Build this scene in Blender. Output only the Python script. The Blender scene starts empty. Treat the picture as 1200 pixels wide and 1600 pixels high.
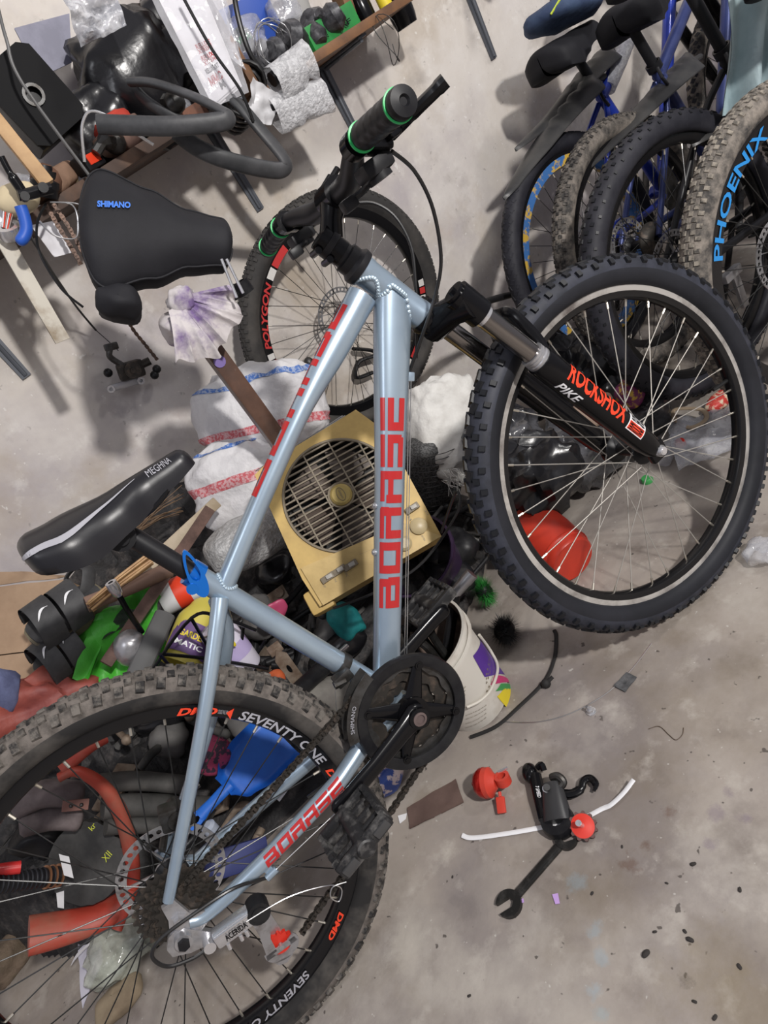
import bpy, bmesh, math, random
from mathutils import Matrix, Vector, noise as mnoise
V = Vector
PI = math.pi
random.seed(7)
SC = bpy.context.scene
COL = SC.collection

# ------------------------------------------------------------------ camera
FPX = 1047.45
CAM_POS = V((0.35922, -0.78465, 1.05037))
CAM_ROT = Matrix(((0.72975654, 0.64598982, -0.22394763),
                  (-0.47419166, 0.24224253, -0.84644009),
                  (-0.49254204, 0.7238893, 0.48310106)))
cd = bpy.data.cameras.new('camera')
cd.sensor_fit = 'VERTICAL'; cd.sensor_height = 36.0; cd.lens = FPX * 36.0 / 1600.0
cd.clip_start = 0.02
cam = bpy.data.objects.new('camera', cd); COL.objects.link(cam)
cam.matrix_world = Matrix.Translation(CAM_POS) @ CAM_ROT.to_4x4()
SC.camera = cam

# ------------------------------------------------------------------ light
SC.view_settings.view_transform = 'Standard'
SC.view_settings.look = 'None'
SC.view_settings.gamma = 1.0
SC.view_settings.use_curve_mapping = False
SC.view_settings.exposure = 0.0
w = bpy.data.worlds.new('room_ambient'); SC.world = w; w.use_nodes = True
bg = w.node_tree.nodes['Background']
bg.inputs[0].default_value = (0.82, 0.80, 0.88, 1); bg.inputs[1].default_value = 0.36
def lamp(name, loc, energy, radius, col):
    l = bpy.data.lights.new(name, 'POINT'); l.energy = energy; l.shadow_soft_size = radius; l.color = col
    o = bpy.data.objects.new(name, l); o.location = loc; COL.objects.link(o); return o
lamp('ceiling_bulb', (1.25, -2.0, 2.25), 300, 0.07, (1.0, 0.965, 0.93))
lamp('tube_lamp', (-1.0, -1.2, 2.7), 34, 0.35, (0.92, 0.94, 1.0))
lamp('far_bulb', (2.6, -0.6, 2.4), 62, 0.15, (1.0, 0.97, 0.93))

# ------------------------------------------------------------------ pixel -> place helpers
def ray(u, v):
    return CAM_ROT @ V(((u - 600) / FPX, -(v - 800) / FPX, -1))
def atY(u, v, y):
    r = ray(u, v); return CAM_POS + r * ((y - CAM_POS.y) / r.y)
def atZ(u, v, z=0.0):
    r = ray(u, v); return CAM_POS + r * ((z - CAM_POS.z) / r.z)
def atP(u, v, P, N):
    r = ray(u, v); return CAM_POS + r * ((V(P) - CAM_POS).dot(N) / r.dot(N))
PILE_A, PILE_B = 0.03, 0.62          # heap surface z = A + B*(y-0.3)
PILE_N = V((0, -PILE_B, 1)).normalized()
def atH(u, v, lift=0.0):
    return atP(u, v, V((0, 0.3, PILE_A + lift)), V((0, -PILE_B, 1)))
WALL_P = V((1.1, 1.17, 0)); WALL_YAW = math.radians(4.0)
WALL_X = V((math.cos(WALL_YAW), math.sin(WALL_YAW), 0)); WALL_N = V((math.sin(WALL_YAW), -math.cos(WALL_YAW), 0))
def atW(u, v, off=0.0):
    return atP(u, v, WALL_P + WALL_N * off, WALL_N)
def frame(o, x, zh):
    x = V(x).normalized(); zh = V(zh); y = zh.cross(x).normalized(); z = x.cross(y)
    return Matrix.Translation(V(o)) @ Matrix((x, y, z)).transposed().to_4x4()

# ------------------------------------------------------------------ materials
MATS = {}
def mat(name, col, rough=0.5, metal=0.0, col2=None, scale=20.0, mix=(0.4, 0.65), bump=0.0, bscale=60.0, coat=0.0, alpha=1.0, spec=0.5, trans=0.0, emit=0.0, detail=5.0):
    if name in MATS: return MATS[name]
    m = bpy.data.materials.new(name); m.use_nodes = True; nt = m.node_tree; b = nt.nodes['Principled BSDF']
    c4 = tuple(col) + (1,)
    b.inputs['Base Color'].default_value = c4; b.inputs['Roughness'].default_value = rough; b.inputs['Metallic'].default_value = metal
    b.inputs['Coat Weight'].default_value = coat; b.inputs['Alpha'].default_value = alpha
    b.inputs['Specular IOR Level'].default_value = spec; b.inputs['Transmission Weight'].default_value = trans
    tc = nt.nodes.new('ShaderNodeTexCoord')
    if col2 is not None:
        n = nt.nodes.new('ShaderNodeTexNoise'); n.inputs['Scale'].default_value = scale; n.inputs['Detail'].default_value = detail; n.inputs['Roughness'].default_value = 0.65
        nt.links.new(tc.outputs['Object'], n.inputs['Vector'])
        mr = nt.nodes.new('ShaderNodeMapRange'); mr.inputs[1].default_value = mix[0]; mr.inputs[2].default_value = mix[1]
        nt.links.new(n.outputs['Fac'], mr.inputs[0])
        mx = nt.nodes.new('ShaderNodeMix'); mx.data_type = 'RGBA'
        mx.inputs[6].default_value = c4; mx.inputs[7].default_value = tuple(col2) + (1,)
        nt.links.new(mr.outputs[0], mx.inputs[0]); nt.links.new(mx.outputs[2], b.inputs['Base Color'])
    if bump:
        n2 = nt.nodes.new('ShaderNodeTexNoise'); n2.inputs['Scale'].default_value = bscale; n2.inputs['Detail'].default_value = 4
        nt.links.new(tc.outputs['Object'], n2.inputs['Vector'])
        bp = nt.nodes.new('ShaderNodeBump'); bp.inputs['Strength'].default_value = bump; bp.inputs['Distance'].default_value = 0.01
        nt.links.new(n2.outputs['Fac'], bp.inputs['Height']); nt.links.new(bp.outputs['Normal'], b.inputs['Normal'])
    MATS[name] = m; return m

# ------------------------------------------------------------------ mesh builder
def perp(d):
    d = V(d).normalized(); a = V((0, 0, 1)) if abs(d.z) < 0.9 else V((1, 0, 0))
    u = d.cross(a).normalized(); return u, d.cross(u).normalized()
class MB:
    def __init__(s): s.v = []; s.f = []; s.m = []
    def add(s, vs, fs, mi=0):
        o = len(s.v); s.v.extend(V(q) for q in vs)
        s.f.extend([tuple(i + o for i in f) for f in fs]); s.m.extend([mi] * len(fs)); return s
    def box(s, c, size, R=None, mi=0, taper=1.0):
        hx, hy, hz = size[0] / 2, size[1] / 2, size[2] / 2; c = V(c)
        q = [V((x, y, z)) for z in (-hz, hz) for y in (-hy, hy) for x in (-hx, hx)]
        for k in range(4, 8): q[k].x *= taper; q[k].y *= taper
        if R is not None: q = [R @ p for p in q]
        return s.add([c + p for p in q], [(0, 2, 3, 1), (4, 5, 7, 6), (0, 1, 5, 4), (2, 6, 7, 3), (0, 4, 6, 2), (1, 3, 7, 5)], mi)
    def bevbox(s, c, size, b, R=None, mi=0):
        # box with all edges chamfered by b
        bm = bmesh.new(); bmesh.ops.create_cube(bm, size=1.0)
        for v in bm.verts: v.co = V((v.co.x * size[0], v.co.y * size[1], v.co.z * size[2]))
        bmesh.ops.bevel(bm, geom=list(bm.edges), offset=b, segments=2, affect='EDGES', profile=0.6)
        return s.addbm(bm, Matrix.Translation(V(c)) @ (R.to_4x4() if R is not None else Matrix.Identity(4)), mi)
    def addbm(s, bm, M=None, mi=0):
        bm.verts.index_update(); M = M or Matrix.Identity(4)
        s.add([M @ v.co for v in bm.verts], [tuple(v.index for v in f.verts) for f in bm.faces], mi); bm.free(); return s
    def tube(s, pts, r, n=10, mi=0, cap=True, closed=False, flat=1.0, up=None, rot=0.0):
        pts = [V(p) for p in pts]; N = len(pts)
        rr = r if isinstance(r, (list, tuple)) else [r] * N
        T = []
        for i in range(N):
            a = pts[i - 1] if (i > 0 or closed) else pts[0]; b = pts[(i + 1) % N] if (i < N - 1 or closed) else pts[-1]
            d = b - a; T.append(d.normalized() if d.length > 1e-9 else V((0, 0, 1)))
        if up is not None: u = (V(up) - T[0] * V(up).dot(T[0])).normalized()
        else: u = perp(T[0])[0]
        vs = []
        for i in range(N):
            u = (u - T[i] * u.dot(T[i])); u = u.normalized() if u.length > 1e-6 else perp(T[i])[0]
            w_ = T[i].cross(u)
            for k in range(n):
                a = 2 * PI * k / n + rot
                vs.append(pts[i] + u * (rr[i] * math.cos(a)) + w_ * (rr[i] * flat * math.sin(a)))
        fs = []
        for i in range(N if closed else N - 1):
            j = (i + 1) % N
            for k in range(n):
                l = (k + 1) % n; fs.append((i * n + k, i * n + l, j * n + l, j * n + k))
        if cap and not closed:
            fs.append(tuple(reversed(range(n)))); fs.append(tuple((N - 1) * n + k for k in range(n)))
        return s.add(vs, fs, mi)
    def cyl(s, a, b, r, n=16, mi=0, r2=None): return s.tube([a, b], [r, r if r2 is None else r2], n, mi)
    def lathe(s, prof, o=(0, 0, 0), axis=(0, 0, 1), n=32, mi=0, closed=False, mis=None):
        # prof: list of (radius, height)
        o = V(o); ax = V(axis).normalized(); u, w_ = perp(ax); m = len(prof); vs = []
        for k in range(n):
            a = 2 * PI * k / n; d = u * math.cos(a) + w_ * math.sin(a)
            for (r, h) in prof: vs.append(o + ax * h + d * r)
        for i in range(m if closed else m - 1):
            j = (i + 1) % m; fs = []
            for k in range(n):
                l = (k + 1) % n; fs.append((k * m + i, l * m + i, l * m + j, k * m + j))
            if i == 0: base = len(s.v); s.v.extend(vs)
            s.f.extend([tuple(q + base for q in f) for f in fs]); s.m.extend([(mis[i] if mis else mi)] * len(fs))
        return s
    def prism(s, poly, t, M=None, mi=0):
        # poly: 2D outline (ccw) in local xy, thickness along z centred
        M = M or Matrix.Identity(4); n = len(poly)
        vs = [M @ V((x, y, -t / 2)) for x, y in poly] + [M @ V((x, y, t / 2)) for x, y in poly]
        fs = [tuple(reversed(range(n))), tuple(range(n, 2 * n))] + [(i, (i + 1) % n, n + (i + 1) % n, n + i) for i in range(n)]
        return s.add(vs, fs, mi)
    def plate(s, outer, inner, t, M=None, mi=0):
        # ring plate between two outlines with the same number of points
        M = M or Matrix.Identity(4); n = len(outer); vs = []
        for z in (-t / 2, t / 2):
            vs += [M @ V((x, y, z)) for x, y in outer] + [M @ V((x, y, z)) for x, y in inner]
        fs = []
        for i in range(n):
            j = (i + 1) % n
            fs += [(i, n + i, n + j, j), (2 * n + i, 2 * n + j, 3 * n + j, 3 * n + i), (i, j, 2 * n + j, 2 * n + i), (n + j, n + i, 3 * n + i, 3 * n + j)]
        return s.add(vs, fs, mi)
    def grid(s, fn, nu, nv, cu=False, cv=False, mi=0):
        vs = [fn(i / (nu if cu else nu - 1), j / (nv if cv else nv - 1)) for i in range(nu) for j in range(nv)]; fs = []
        for i in range(nu if cu else nu - 1):
            for j in range(nv if cv else nv - 1):
                a, b = (i + 1) % nu, (j + 1) % nv; fs.append((i * nv + j, a * nv + j, a * nv + b, i * nv + b))
        return s.add(vs, fs, mi)
    def ball(s, c, r, nu=10, nv=8, mi=0, sc=(1, 1, 1)):
        c = V(c); vs = [c + V((0, 0, -r * sc[2]))]
        for j in range(1, nv):
            p = -PI / 2 + PI * j / nv
            vs += [c + V((r * sc[0] * math.cos(p) * math.cos(2 * PI * i / nu), r * sc[1] * math.cos(p) * math.sin(2 * PI * i / nu), r * sc[2] * math.sin(p))) for i in range(nu)]
        vs.append(c + V((0, 0, r * sc[2]))); t = len(vs) - 1
        fs = [(0, 1 + (i + 1) % nu, 1 + i) for i in range(nu)] + [(t, 1 + (nv - 2) * nu + i, 1 + (nv - 2) * nu + (i + 1) % nu) for i in range(nu)]
        for j in range(nv - 2):
            for i in range(nu):
                a = 1 + j * nu; fs.append((a + i, a + (i + 1) % nu, a + nu + (i + 1) % nu, a + nu + i))
        return s.add(vs, fs, mi)
    def xf(s, M): s.v = [M @ q for q in s.v]; return s
    def mesh(s, name, mats, smooth=35.0):
        me = bpy.data.meshes.new(name); me.from_pydata([tuple(q) for q in s.v], [], s.f)
        for m in (mats if isinstance(mats, (list, tuple)) else [mats]): me.materials.append(m)
        if any(s.m): me.polygons.foreach_set('material_index', s.m)
        if smooth:
            me.polygons.foreach_set('use_smooth', [True] * len(me.polygons)); me.set_sharp_from_angle(angle=math.radians(smooth))
        me.update(); return me
    def build(s, name, mats, parent=None, smooth=35.0, label=None):
        return link(name, s.mesh(name, mats, smooth), parent, label)
def link(name, me, parent=None, label=None, M=None):
    o = bpy.data.objects.new(name, me); COL.objects.link(o)
    if parent is not None: o.parent = parent
    if M is not None: o.matrix_local = M
    if label: o['label'] = label
    return o
def tag(o, label, cat, group=None):
    o['label'] = label; o['category'] = cat
    if group: o['group'] = group
    return o
def thing(name, label, cat, M=None, group=None):
    o = bpy.data.objects.new(name, None); o.empty_display_size = 0.05; COL.objects.link(o)
    if M is not None: o.matrix_world = M if isinstance(M, Matrix) else Matrix.Translation(V(M))
    return tag(o, label, cat, group)
def solo(name, mb, mats, M, label, cat, group=None, smooth=35.0):
    o = mb.build(name, mats, None, smooth)
    if M is not None: o.matrix_world = M if isinstance(M, Matrix) else Matrix.Translation(V(M))
    return tag(o, label, cat, group)
def struct(o): o['kind'] = 'structure'; return o
def spline(pts, n=8, closed=False):
    pts = [V(p) for p in pts]; N = len(pts); out = []
    for i in range(N if closed else N - 1):
        if closed: p0, p1, p2, p3 = pts[i - 1], pts[i], pts[(i + 1) % N], pts[(i + 2) % N]
        else: p0, p1, p2, p3 = pts[max(i - 1, 0)], pts[i], pts[i + 1], pts[min(i + 2, N - 1)]
        for k in range(n):
            t = k / n
            out.append(0.5 * ((2 * p1) + (p2 - p0) * t + (2 * p0 - 5 * p1 + 4 * p2 - p3) * t * t + (3 * p1 - p0 - 3 * p2 + p3) * t ** 3))
    if not closed: out.append(pts[-1])
    return out
def lerp(a, b, t): return a + (b - a) * t
def curve1(keys, t):
    for (a, x), (b, y) in zip(keys, keys[1:]):
        if t <= b:
            k = (t - a) / (b - a) if b > a else 0; k = max(0, min(1, k)); k = k * k * (3 - 2 * k); return x + (y - x) * k
    return keys[-1][1]

# ------------------------------------------------------------------ lettering
def text_bm(s, bold=0.0, shear=0.0, cell=0.08):
    cu = bpy.data.curves.new('lettering', 'FONT'); cu.body = s; cu.size = 1.0; cu.offset = bold; cu.shear = shear; cu.resolution_u = 3
    ob = bpy.data.objects.new('lettering', cu); COL.objects.link(ob)
    dg = bpy.context.evaluated_depsgraph_get(); me = bpy.data.meshes.new_from_object(ob.evaluated_get(dg))
    bm = bmesh.new(); bm.from_mesh(me); bpy.data.meshes.remove(me); bpy.data.objects.remove(ob); bpy.data.curves.remove(cu)
    xs = [v.co.x for v in bm.verts]; ys = [v.co.y for v in bm.verts]; x0, x1, y0, y1 = min(xs), max(xs), min(ys), max(ys)
    for v in bm.verts: v.co.x = (v.co.x - x0) / (x1 - x0); v.co.y = (v.co.y - y0) / (y1 - y0); v.co.z = 0
    asp = (x1 - x0) / (y1 - y0)
    for ax, nn in ((0, int(asp / cell * 0.5) + 2), (1, 6)):
        for k in range(1, nn):
            co = V((0, 0, 0)); no = V((0, 0, 0)); co[ax] = k / nn; no[ax] = 1
            bmesh.ops.bisect_plane(bm, geom=list(bm.verts) + list(bm.edges) + list(bm.faces), plane_co=co, plane_no=no)
    return bm, asp
def decal(s, fn, material, parent, name='lettering', bold=0.0, shear=0.0, cell=0.15, label=None):
    """fn maps (x, y) in the unit square to a 3-D point on the carrying surface"""
    bm, asp = text_bm(s, bold, shear, cell)
    for v in bm.verts: v.co = V(fn(v.co.x, v.co.y))
    return MB().addbm(bm).build(name, material, parent, smooth=None, label=label)
def rects_decal(rects, fn, material, parent, name='lettering', nx=4, ny=4, label=None):
    b = MB()
    for (x0, y0, x1, y1) in rects: b.grid(lambda i, j: V(fn(x0 + (x1 - x0) * i, y0 + (y1 - y0) * j)), nx, ny)
    return b.build(name, material, parent, smooth=None, label=label)
LET = {'B': [(0, .76, .92, 1), (0, .38, .92, .62), (0, 0, 1, .24), (.74, .1, 1, .5), (.7, .5, .95, .95), (0, .24, .24, .38)],
       'O': [(0, .76, 1, 1), (0, 0, 1, .24), (0, .24, .26, .76), (.74, .24, 1, .76)],
       'R': [(0, .76, .95, 1), (0, 0, .26, .66), (.26, .42, .72, .66), (.72, .52, 1, .95), (.72, 0, .98, .52)],
       'A': [(.05, .76, 1, 1), (0, 0, .26, .66), (.26, .36, .74, .58), (.74, 0, 1, .76)],
       'S': [(0, .76, 1, 1), (0, .38, 1, .62), (0, 0, .92, .24), (.74, .1, 1, .38)],
       'E': [(0, .76, 1, 1), (0, .38, 1, .62), (0, 0, 1, .24), (0, .1, .26, .5)]}
def block_word(word, gap=0.12):
    n = len(word); cw = 1.0 / (n + gap * (n - 1)); out = []
    for k, c in enumerate(word):
        x = k * cw * (1 + gap); out += [(x + a * cw, b, x + c_ * cw, d) for a, b, c_, d in LET[c]]
    return out
# ------------------------------------------------------------------ shared materials
M_FRAME = mat('silver_blue_paint', (0.40, 0.50, 0.59), 0.32, 0.6, (0.33, 0.42, 0.52), 9, (0.35, 0.7), coat=0.3)
M_WELD = mat('weld_paint', (0.42, 0.52, 0.60), 0.42, 0.4)
M_RED = mat('red_decal', (0.44, 0.018, 0.02), 0.3, 0.0, coat=0.2)
M_BLACK = mat('black_paint', (0.004, 0.004, 0.005), 0.2, 0.0, spec=.3)
M_SATIN = mat('satin_black', (0.009, 0.009, 0.011), 0.42, spec=.4)
M_PLAST = mat('black_plastic', (0.008, 0.008, 0.010), 0.42, 0, (0.018, 0.018, 0.019), 30, spec=.28)
M_RUBBER = mat('tyre_rubber', (0.011, 0.012, 0.016), 0.6, 0, (0.018, 0.019, 0.025), 8, bump=0.05, spec=.3)
M_KNOB = mat('tread_rubber', (0.010, 0.011, 0.014), 0.45, spec=.35)
M_CROWN = mat('crown_rubber', (0.034, 0.037, 0.052), 0.55, 0, (0.02, 0.022, 0.03), 30, spec=.35)
M_CROWN_D = mat('dusty_crown', (0.17, 0.15, 0.135), 0.9, 0, (0.07, 0.062, 0.056), 40, (.4, .65), spec=.2)
M_RUBBER_D = mat('dusty_rubber', (0.020, 0.019, 0.019), 0.75, 0, (0.15, 0.135, 0.12), 7, (0.45, 0.78), spec=.3)
M_KNOB_D = mat('dusty_tread', (0.022, 0.021, 0.021), 0.8, 0, (0.15, 0.135, 0.12), 60, (0.42, 0.6), spec=.3)
M_MUD = mat('muddy_tyre', (0.045, 0.042, 0.04), 0.9, 0, (0.24, 0.21, 0.18), 30, (0.38, 0.62), bump=0.3, bscale=90)
M_MUDK = mat('muddy_tread', (0.27, 0.24, 0.20), 0.95, 0, (0.06, 0.055, 0.05), 60, (0.42, 0.62))
M_RIM = mat('black_rim', (0.006, 0.006, 0.007), 0.25, 0.0, spec=.4)
M_TRACK = mat('brake_track', (0.55, 0.53, 0.50), 0.4, 0.45, (0.16, 0.14, 0.13), 14, (0.45, 0.7))
M_SPOKE = mat('steel_spoke', (0.36, 0.34, 0.31), 0.5, 0.3, spec=.3)
M_SPOKE_B = mat('black_spoke', (0.02, 0.02, 0.02), 0.35, 0.3)
M_NIP = mat('brass_nipple', (0.62, 0.58, 0.50), 0.35, 0.9)
M_CHROME = mat('chrome', (0.66, 0.66, 0.68), 0.25, 0.75)
M_STANCH = mat('stanchion', (0.25, 0.235, 0.225), 0.18, 1.0)
M_STEEL = mat('steel', (0.48, 0.48, 0.50), 0.32, 0.7, (0.22, 0.2, 0.19), 40, (0.5, 0.8))
M_DSTEEL = mat('dark_steel', (0.10, 0.10, 0.10), 0.45, 0.8, (0.05, 0.045, 0.04), 40)
M_GREASY = mat('greasy_steel', (0.05, 0.045, 0.04), 0.5, 0.6, (0.13, 0.10, 0.08), 70, (0.5, 0.7))
M_GREEN = mat('green_ring', (0.02, 0.50, 0.13), 0.4)
M_BLUE = mat('blue_anodised', (0.005, 0.16, 0.62), 0.25, 0.4, coat=0.4)
M_WHITE = mat('white_print', (0.80, 0.80, 0.82), 0.5)
M_SILVPRINT = mat('silver_print', (0.40, 0.40, 0.44), 0.45, 0.1)
M_ORANGE = mat('orange_red_print', (0.85, 0.06, 0.02), 0.45)
M_SADDLE = mat('saddle_vinyl', (0.010, 0.010, 0.013), 0.36, 0, bump=0.03, bscale=900)
M_BCLOTH = mat('black_cloth', (0.012, 0.012, 0.015), 0.7, 0, (0.018, 0.018, 0.022), 6, bump=0.05, bscale=700, spec=.3)
M_CABLE = mat('black_cable', (0.012, 0.012, 0.013), 0.35)
M_WIRE = mat('steel_wire', (0.62, 0.62, 0.62), 0.3, 0.9)
# ------------------------------------------------------------------ wall and floor
def surf_mat(name, base, layers, rough=0.75, bump=0.25, specks=None):
    """layers: (colour, noise scale, lo, hi, detail, strength) laid over the base colour in turn"""
    m = bpy.data.materials.new(name); m.use_nodes = True; nt = m.node_tree; bs = nt.nodes['Principled BSDF']; bs.inputs['Roughness'].default_value = rough; bs.inputs['Specular IOR Level'].default_value = .3
    tc = nt.nodes.new('ShaderNodeTexCoord'); cur = None
    for i, (col, sc, lo, hi, de, stg) in enumerate(layers):
        mp = nt.nodes.new('ShaderNodeMapping'); mp.inputs['Location'].default_value = (i * 3.7, i * 1.9, i * 5.1); nt.links.new(tc.outputs['Object'], mp.inputs[0])
        n = nt.nodes.new('ShaderNodeTexNoise'); n.inputs['Scale'].default_value = sc; n.inputs['Detail'].default_value = de; n.inputs['Roughness'].default_value = .62; nt.links.new(mp.outputs[0], n.inputs['Vector'])
        r = nt.nodes.new('ShaderNodeMapRange'); r.inputs[1].default_value = lo; r.inputs[2].default_value = hi; r.inputs[4].default_value = stg; nt.links.new(n.outputs['Fac'], r.inputs[0])
        x = nt.nodes.new('ShaderNodeMix'); x.data_type = 'RGBA'; x.inputs[7].default_value = tuple(col) + (1,)
        if cur is None: x.inputs[6].default_value = tuple(base) + (1,)
        else: nt.links.new(cur, x.inputs[6])
        nt.links.new(r.outputs[0], x.inputs[0]); cur = x.outputs[2]
    nt.links.new(cur, bs.inputs['Base Color'])
    n2 = nt.nodes.new('ShaderNodeTexNoise'); n2.inputs['Scale'].default_value = 45; n2.inputs['Detail'].default_value = 8; nt.links.new(tc.outputs['Object'], n2.inputs['Vector'])
    bp = nt.nodes.new('ShaderNodeBump'); bp.inputs['Strength'].default_value = bump; bp.inputs['Distance'].default_value = .004; nt.links.new(n2.outputs['Fac'], bp.inputs['Height']); nt.links.new(bp.outputs[0], bs.inputs['Normal'])
    return m
def stain(m, spots):
    """spots: (x, y, z, radius, colour, noise scale, threshold, strength) in object coordinates; ragged patches with their own outline"""
    nt = m.node_tree; bs = nt.nodes['Principled BSDF']; cur = bs.inputs['Base Color'].links[0].from_socket; tc = [n for n in nt.nodes if n.bl_idname == 'ShaderNodeTexCoord'][0]
    for (x, y, z, r, col, sc, th, stg) in spots:
        d = nt.nodes.new('ShaderNodeVectorMath'); d.operation = 'DISTANCE'; d.inputs[1].default_value = (x, y, z); nt.links.new(tc.outputs['Object'], d.inputs[0])
        a = nt.nodes.new('ShaderNodeMapRange'); a.inputs[1].default_value = 0; a.inputs[2].default_value = r; a.inputs[3].default_value = .34; a.inputs[4].default_value = -.34; nt.links.new(d.outputs['Value'], a.inputs[0])
        n = nt.nodes.new('ShaderNodeTexNoise'); n.inputs['Scale'].default_value = sc; n.inputs['Detail'].default_value = 8; n.inputs['Roughness'].default_value = .7; nt.links.new(tc.outputs['Object'], n.inputs['Vector'])
        ad = nt.nodes.new('ShaderNodeMath'); nt.links.new(a.outputs[0], ad.inputs[0]); nt.links.new(n.outputs['Fac'], ad.inputs[1])
        q = nt.nodes.new('ShaderNodeMapRange'); q.inputs[1].default_value = th; q.inputs[2].default_value = th + .2; q.inputs[4].default_value = stg * .62; nt.links.new(ad.outputs[0], q.inputs[0])
        k = nt.nodes.new('ShaderNodeMix'); k.data_type = 'RGBA'; k.inputs[7].default_value = tuple(col) + (1,); nt.links.new(cur, k.inputs[6]); nt.links.new(q.outputs[0], k.inputs[0]); cur = k.outputs[2]
    nt.links.new(cur, bs.inputs['Base Color'])
M_WALL = surf_mat('painted_wall', (0.66, 0.61, 0.555), [((0.46, 0.42, 0.44), 1.7, .44, .62, 6, .85), ((0.74, 0.70, 0.66), 3.1, .46, .66, 8, .85), ((0.44, 0.36, 0.27), 2.4, .51, .70, 9, .75), ((0.30, 0.27, 0.25), 7, .56, .74, 10, .55), ((0.82, 0.79, 0.75), 13, .56, .68, 12, .45), ((0.50, 0.27, 0.18), 3.3, .62, .76, 6, .4), ((.22, .20, .19), 42, .69, .74, 2, .4), ((.85, .83, .8), 55, .69, .72, 2, .5)], .65, .35)
M_FLOOR = surf_mat('concrete_floor', (0.34, 0.30, 0.265), [((0.21, 0.185, 0.18), 2.4, .44, .62, 8, .85), ((0.41, 0.375, 0.335), 4.2, .47, .66, 9, .85), ((0.18, 0.145, 0.105), 3.1, .52, .72, 9, .7), ((0.13, 0.105, 0.09), 9, .57, .76, 10, .6), ((0.48, 0.445, 0.40), 17, .56, .68, 12, .45), ((.06, .05, .045), 48, .69, .72, 2, .8), ((.62, .6, .56), 60, .70, .73, 2, .5)], .6, .3)
fz0 = lambda u, v: tuple(atZ(u, v, 0))
stain(M_FLOOR, [fz0(u, v) + (r, c, sc, th, st) for u, v, r, c, sc, th, st in (
    (985, 1350, .05, (.11, .055, .035), 60, .60, .8), (1010, 1320, .03, (.11, .055, .035), 70, .62, .8), (1045, 1268, .03, (.12, .06, .04), 70, .62, .8),
    (905, 1380, .05, (.25, .33, .38), 40, .58, .6), (930, 1455, .04, (.27, .36, .42), 40, .58, .6), (940, 1495, .03, (.27, .36, .42), 50, .55, .6), (928, 1550, .03, (.30, .40, .47), 50, .55, .6), (940, 1585, .03, (.27, .36, .40), 50, .55, .6),
    (1115, 1270, .04, (.14, .10, .15), 40, .58, .6), (1140, 1240, .03, (.13, .09, .14), 40, .58, .6), (1110, 1320, .03, (.14, .10, .16), 40, .58, .55), (1165, 1280, .03, (.13, .09, .16), 40, .60, .6),
    (730, 1420, .07, (.14, .12, .115), 20, .58, .55), (850, 1150, .06, (.15, .115, .09), 26, .58, .6), (1150, 1040, .10, (.17, .14, .105), 16, .58, .6), (1060, 1000, .08, (.19, .15, .11), 18, .58, .6), (1100, 1530, .14, (.21, .17, .105), 10, .52, .6), (1180, 1560, .10, (.20, .16, .10), 14, .52, .6), (1070, 1530, .03, (.08, .065, .05), 60, .60, .7), (660, 1250, .10, (.20, .16, .11), 14, .56, .6), (700, 1330, .06, (.52, .48, .42), 30, .58, .6), (640, 1480, .10, (.50, .46, .40), 16, .56, .6), (960, 1120, .10, (.50, .46, .41), 18, .58, .5))])
b = MB(); b.add([(-6, -6, 0), (8, -6, 0), (8, 6, 0), (-6, 6, 0)], [(0, 1, 2, 3)])
struct(b.build('floor', M_FLOOR, None, None))
b = MB(); b.box((0, 0, 1.6), (14, .12, 3.2))
o = b.build('wall_back', M_WALL, None, None); o.matrix_world = frame(WALL_P - WALL_N * .06, WALL_X, (0, 0, 1)); struct(o)
# ------------------------------------------------------------------ wheel builder (axle along local y)
def knob_rows(b, C, R, r, n, rows, mi=0):
    """rows: (phi, length along, width across, height, phase, skew); phi = angle round the tyre section from the crown"""
    for (phi, la, wa, h, ph, sk) in rows:
        for k in range(n):
            a = 2 * PI * (k + ph) / n
            rad = V((math.cos(a), 0, math.sin(a))); tan = V((-math.sin(a), 0, math.cos(a)))
            nrm = rad * math.cos(phi) + V((0, math.sin(phi), 0)); acr = V((0, math.cos(phi), 0)) - rad * math.sin(phi)
            t2 = (tan + acr * sk).normalized(); a2 = nrm.cross(t2)
            p = C + rad * (R - r) + nrm * (r - 0.001)
            q = []
            for z, s in ((-0.001, 1.0), (h, 0.82)):
                for sx, sy in ((-1, -1), (1, -1), (1, 1), (-1, 1)):
                    q.append(p + nrm * z + t2 * (sx * la / 2 * s) + a2 * (sy * wa / 2 * s))
            b.add(q, [(4, 5, 6, 7), (0, 1, 5, 4), (1, 2, 6, 5), (2, 3, 7, 6), (3, 0, 4, 7)], mi)
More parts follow.
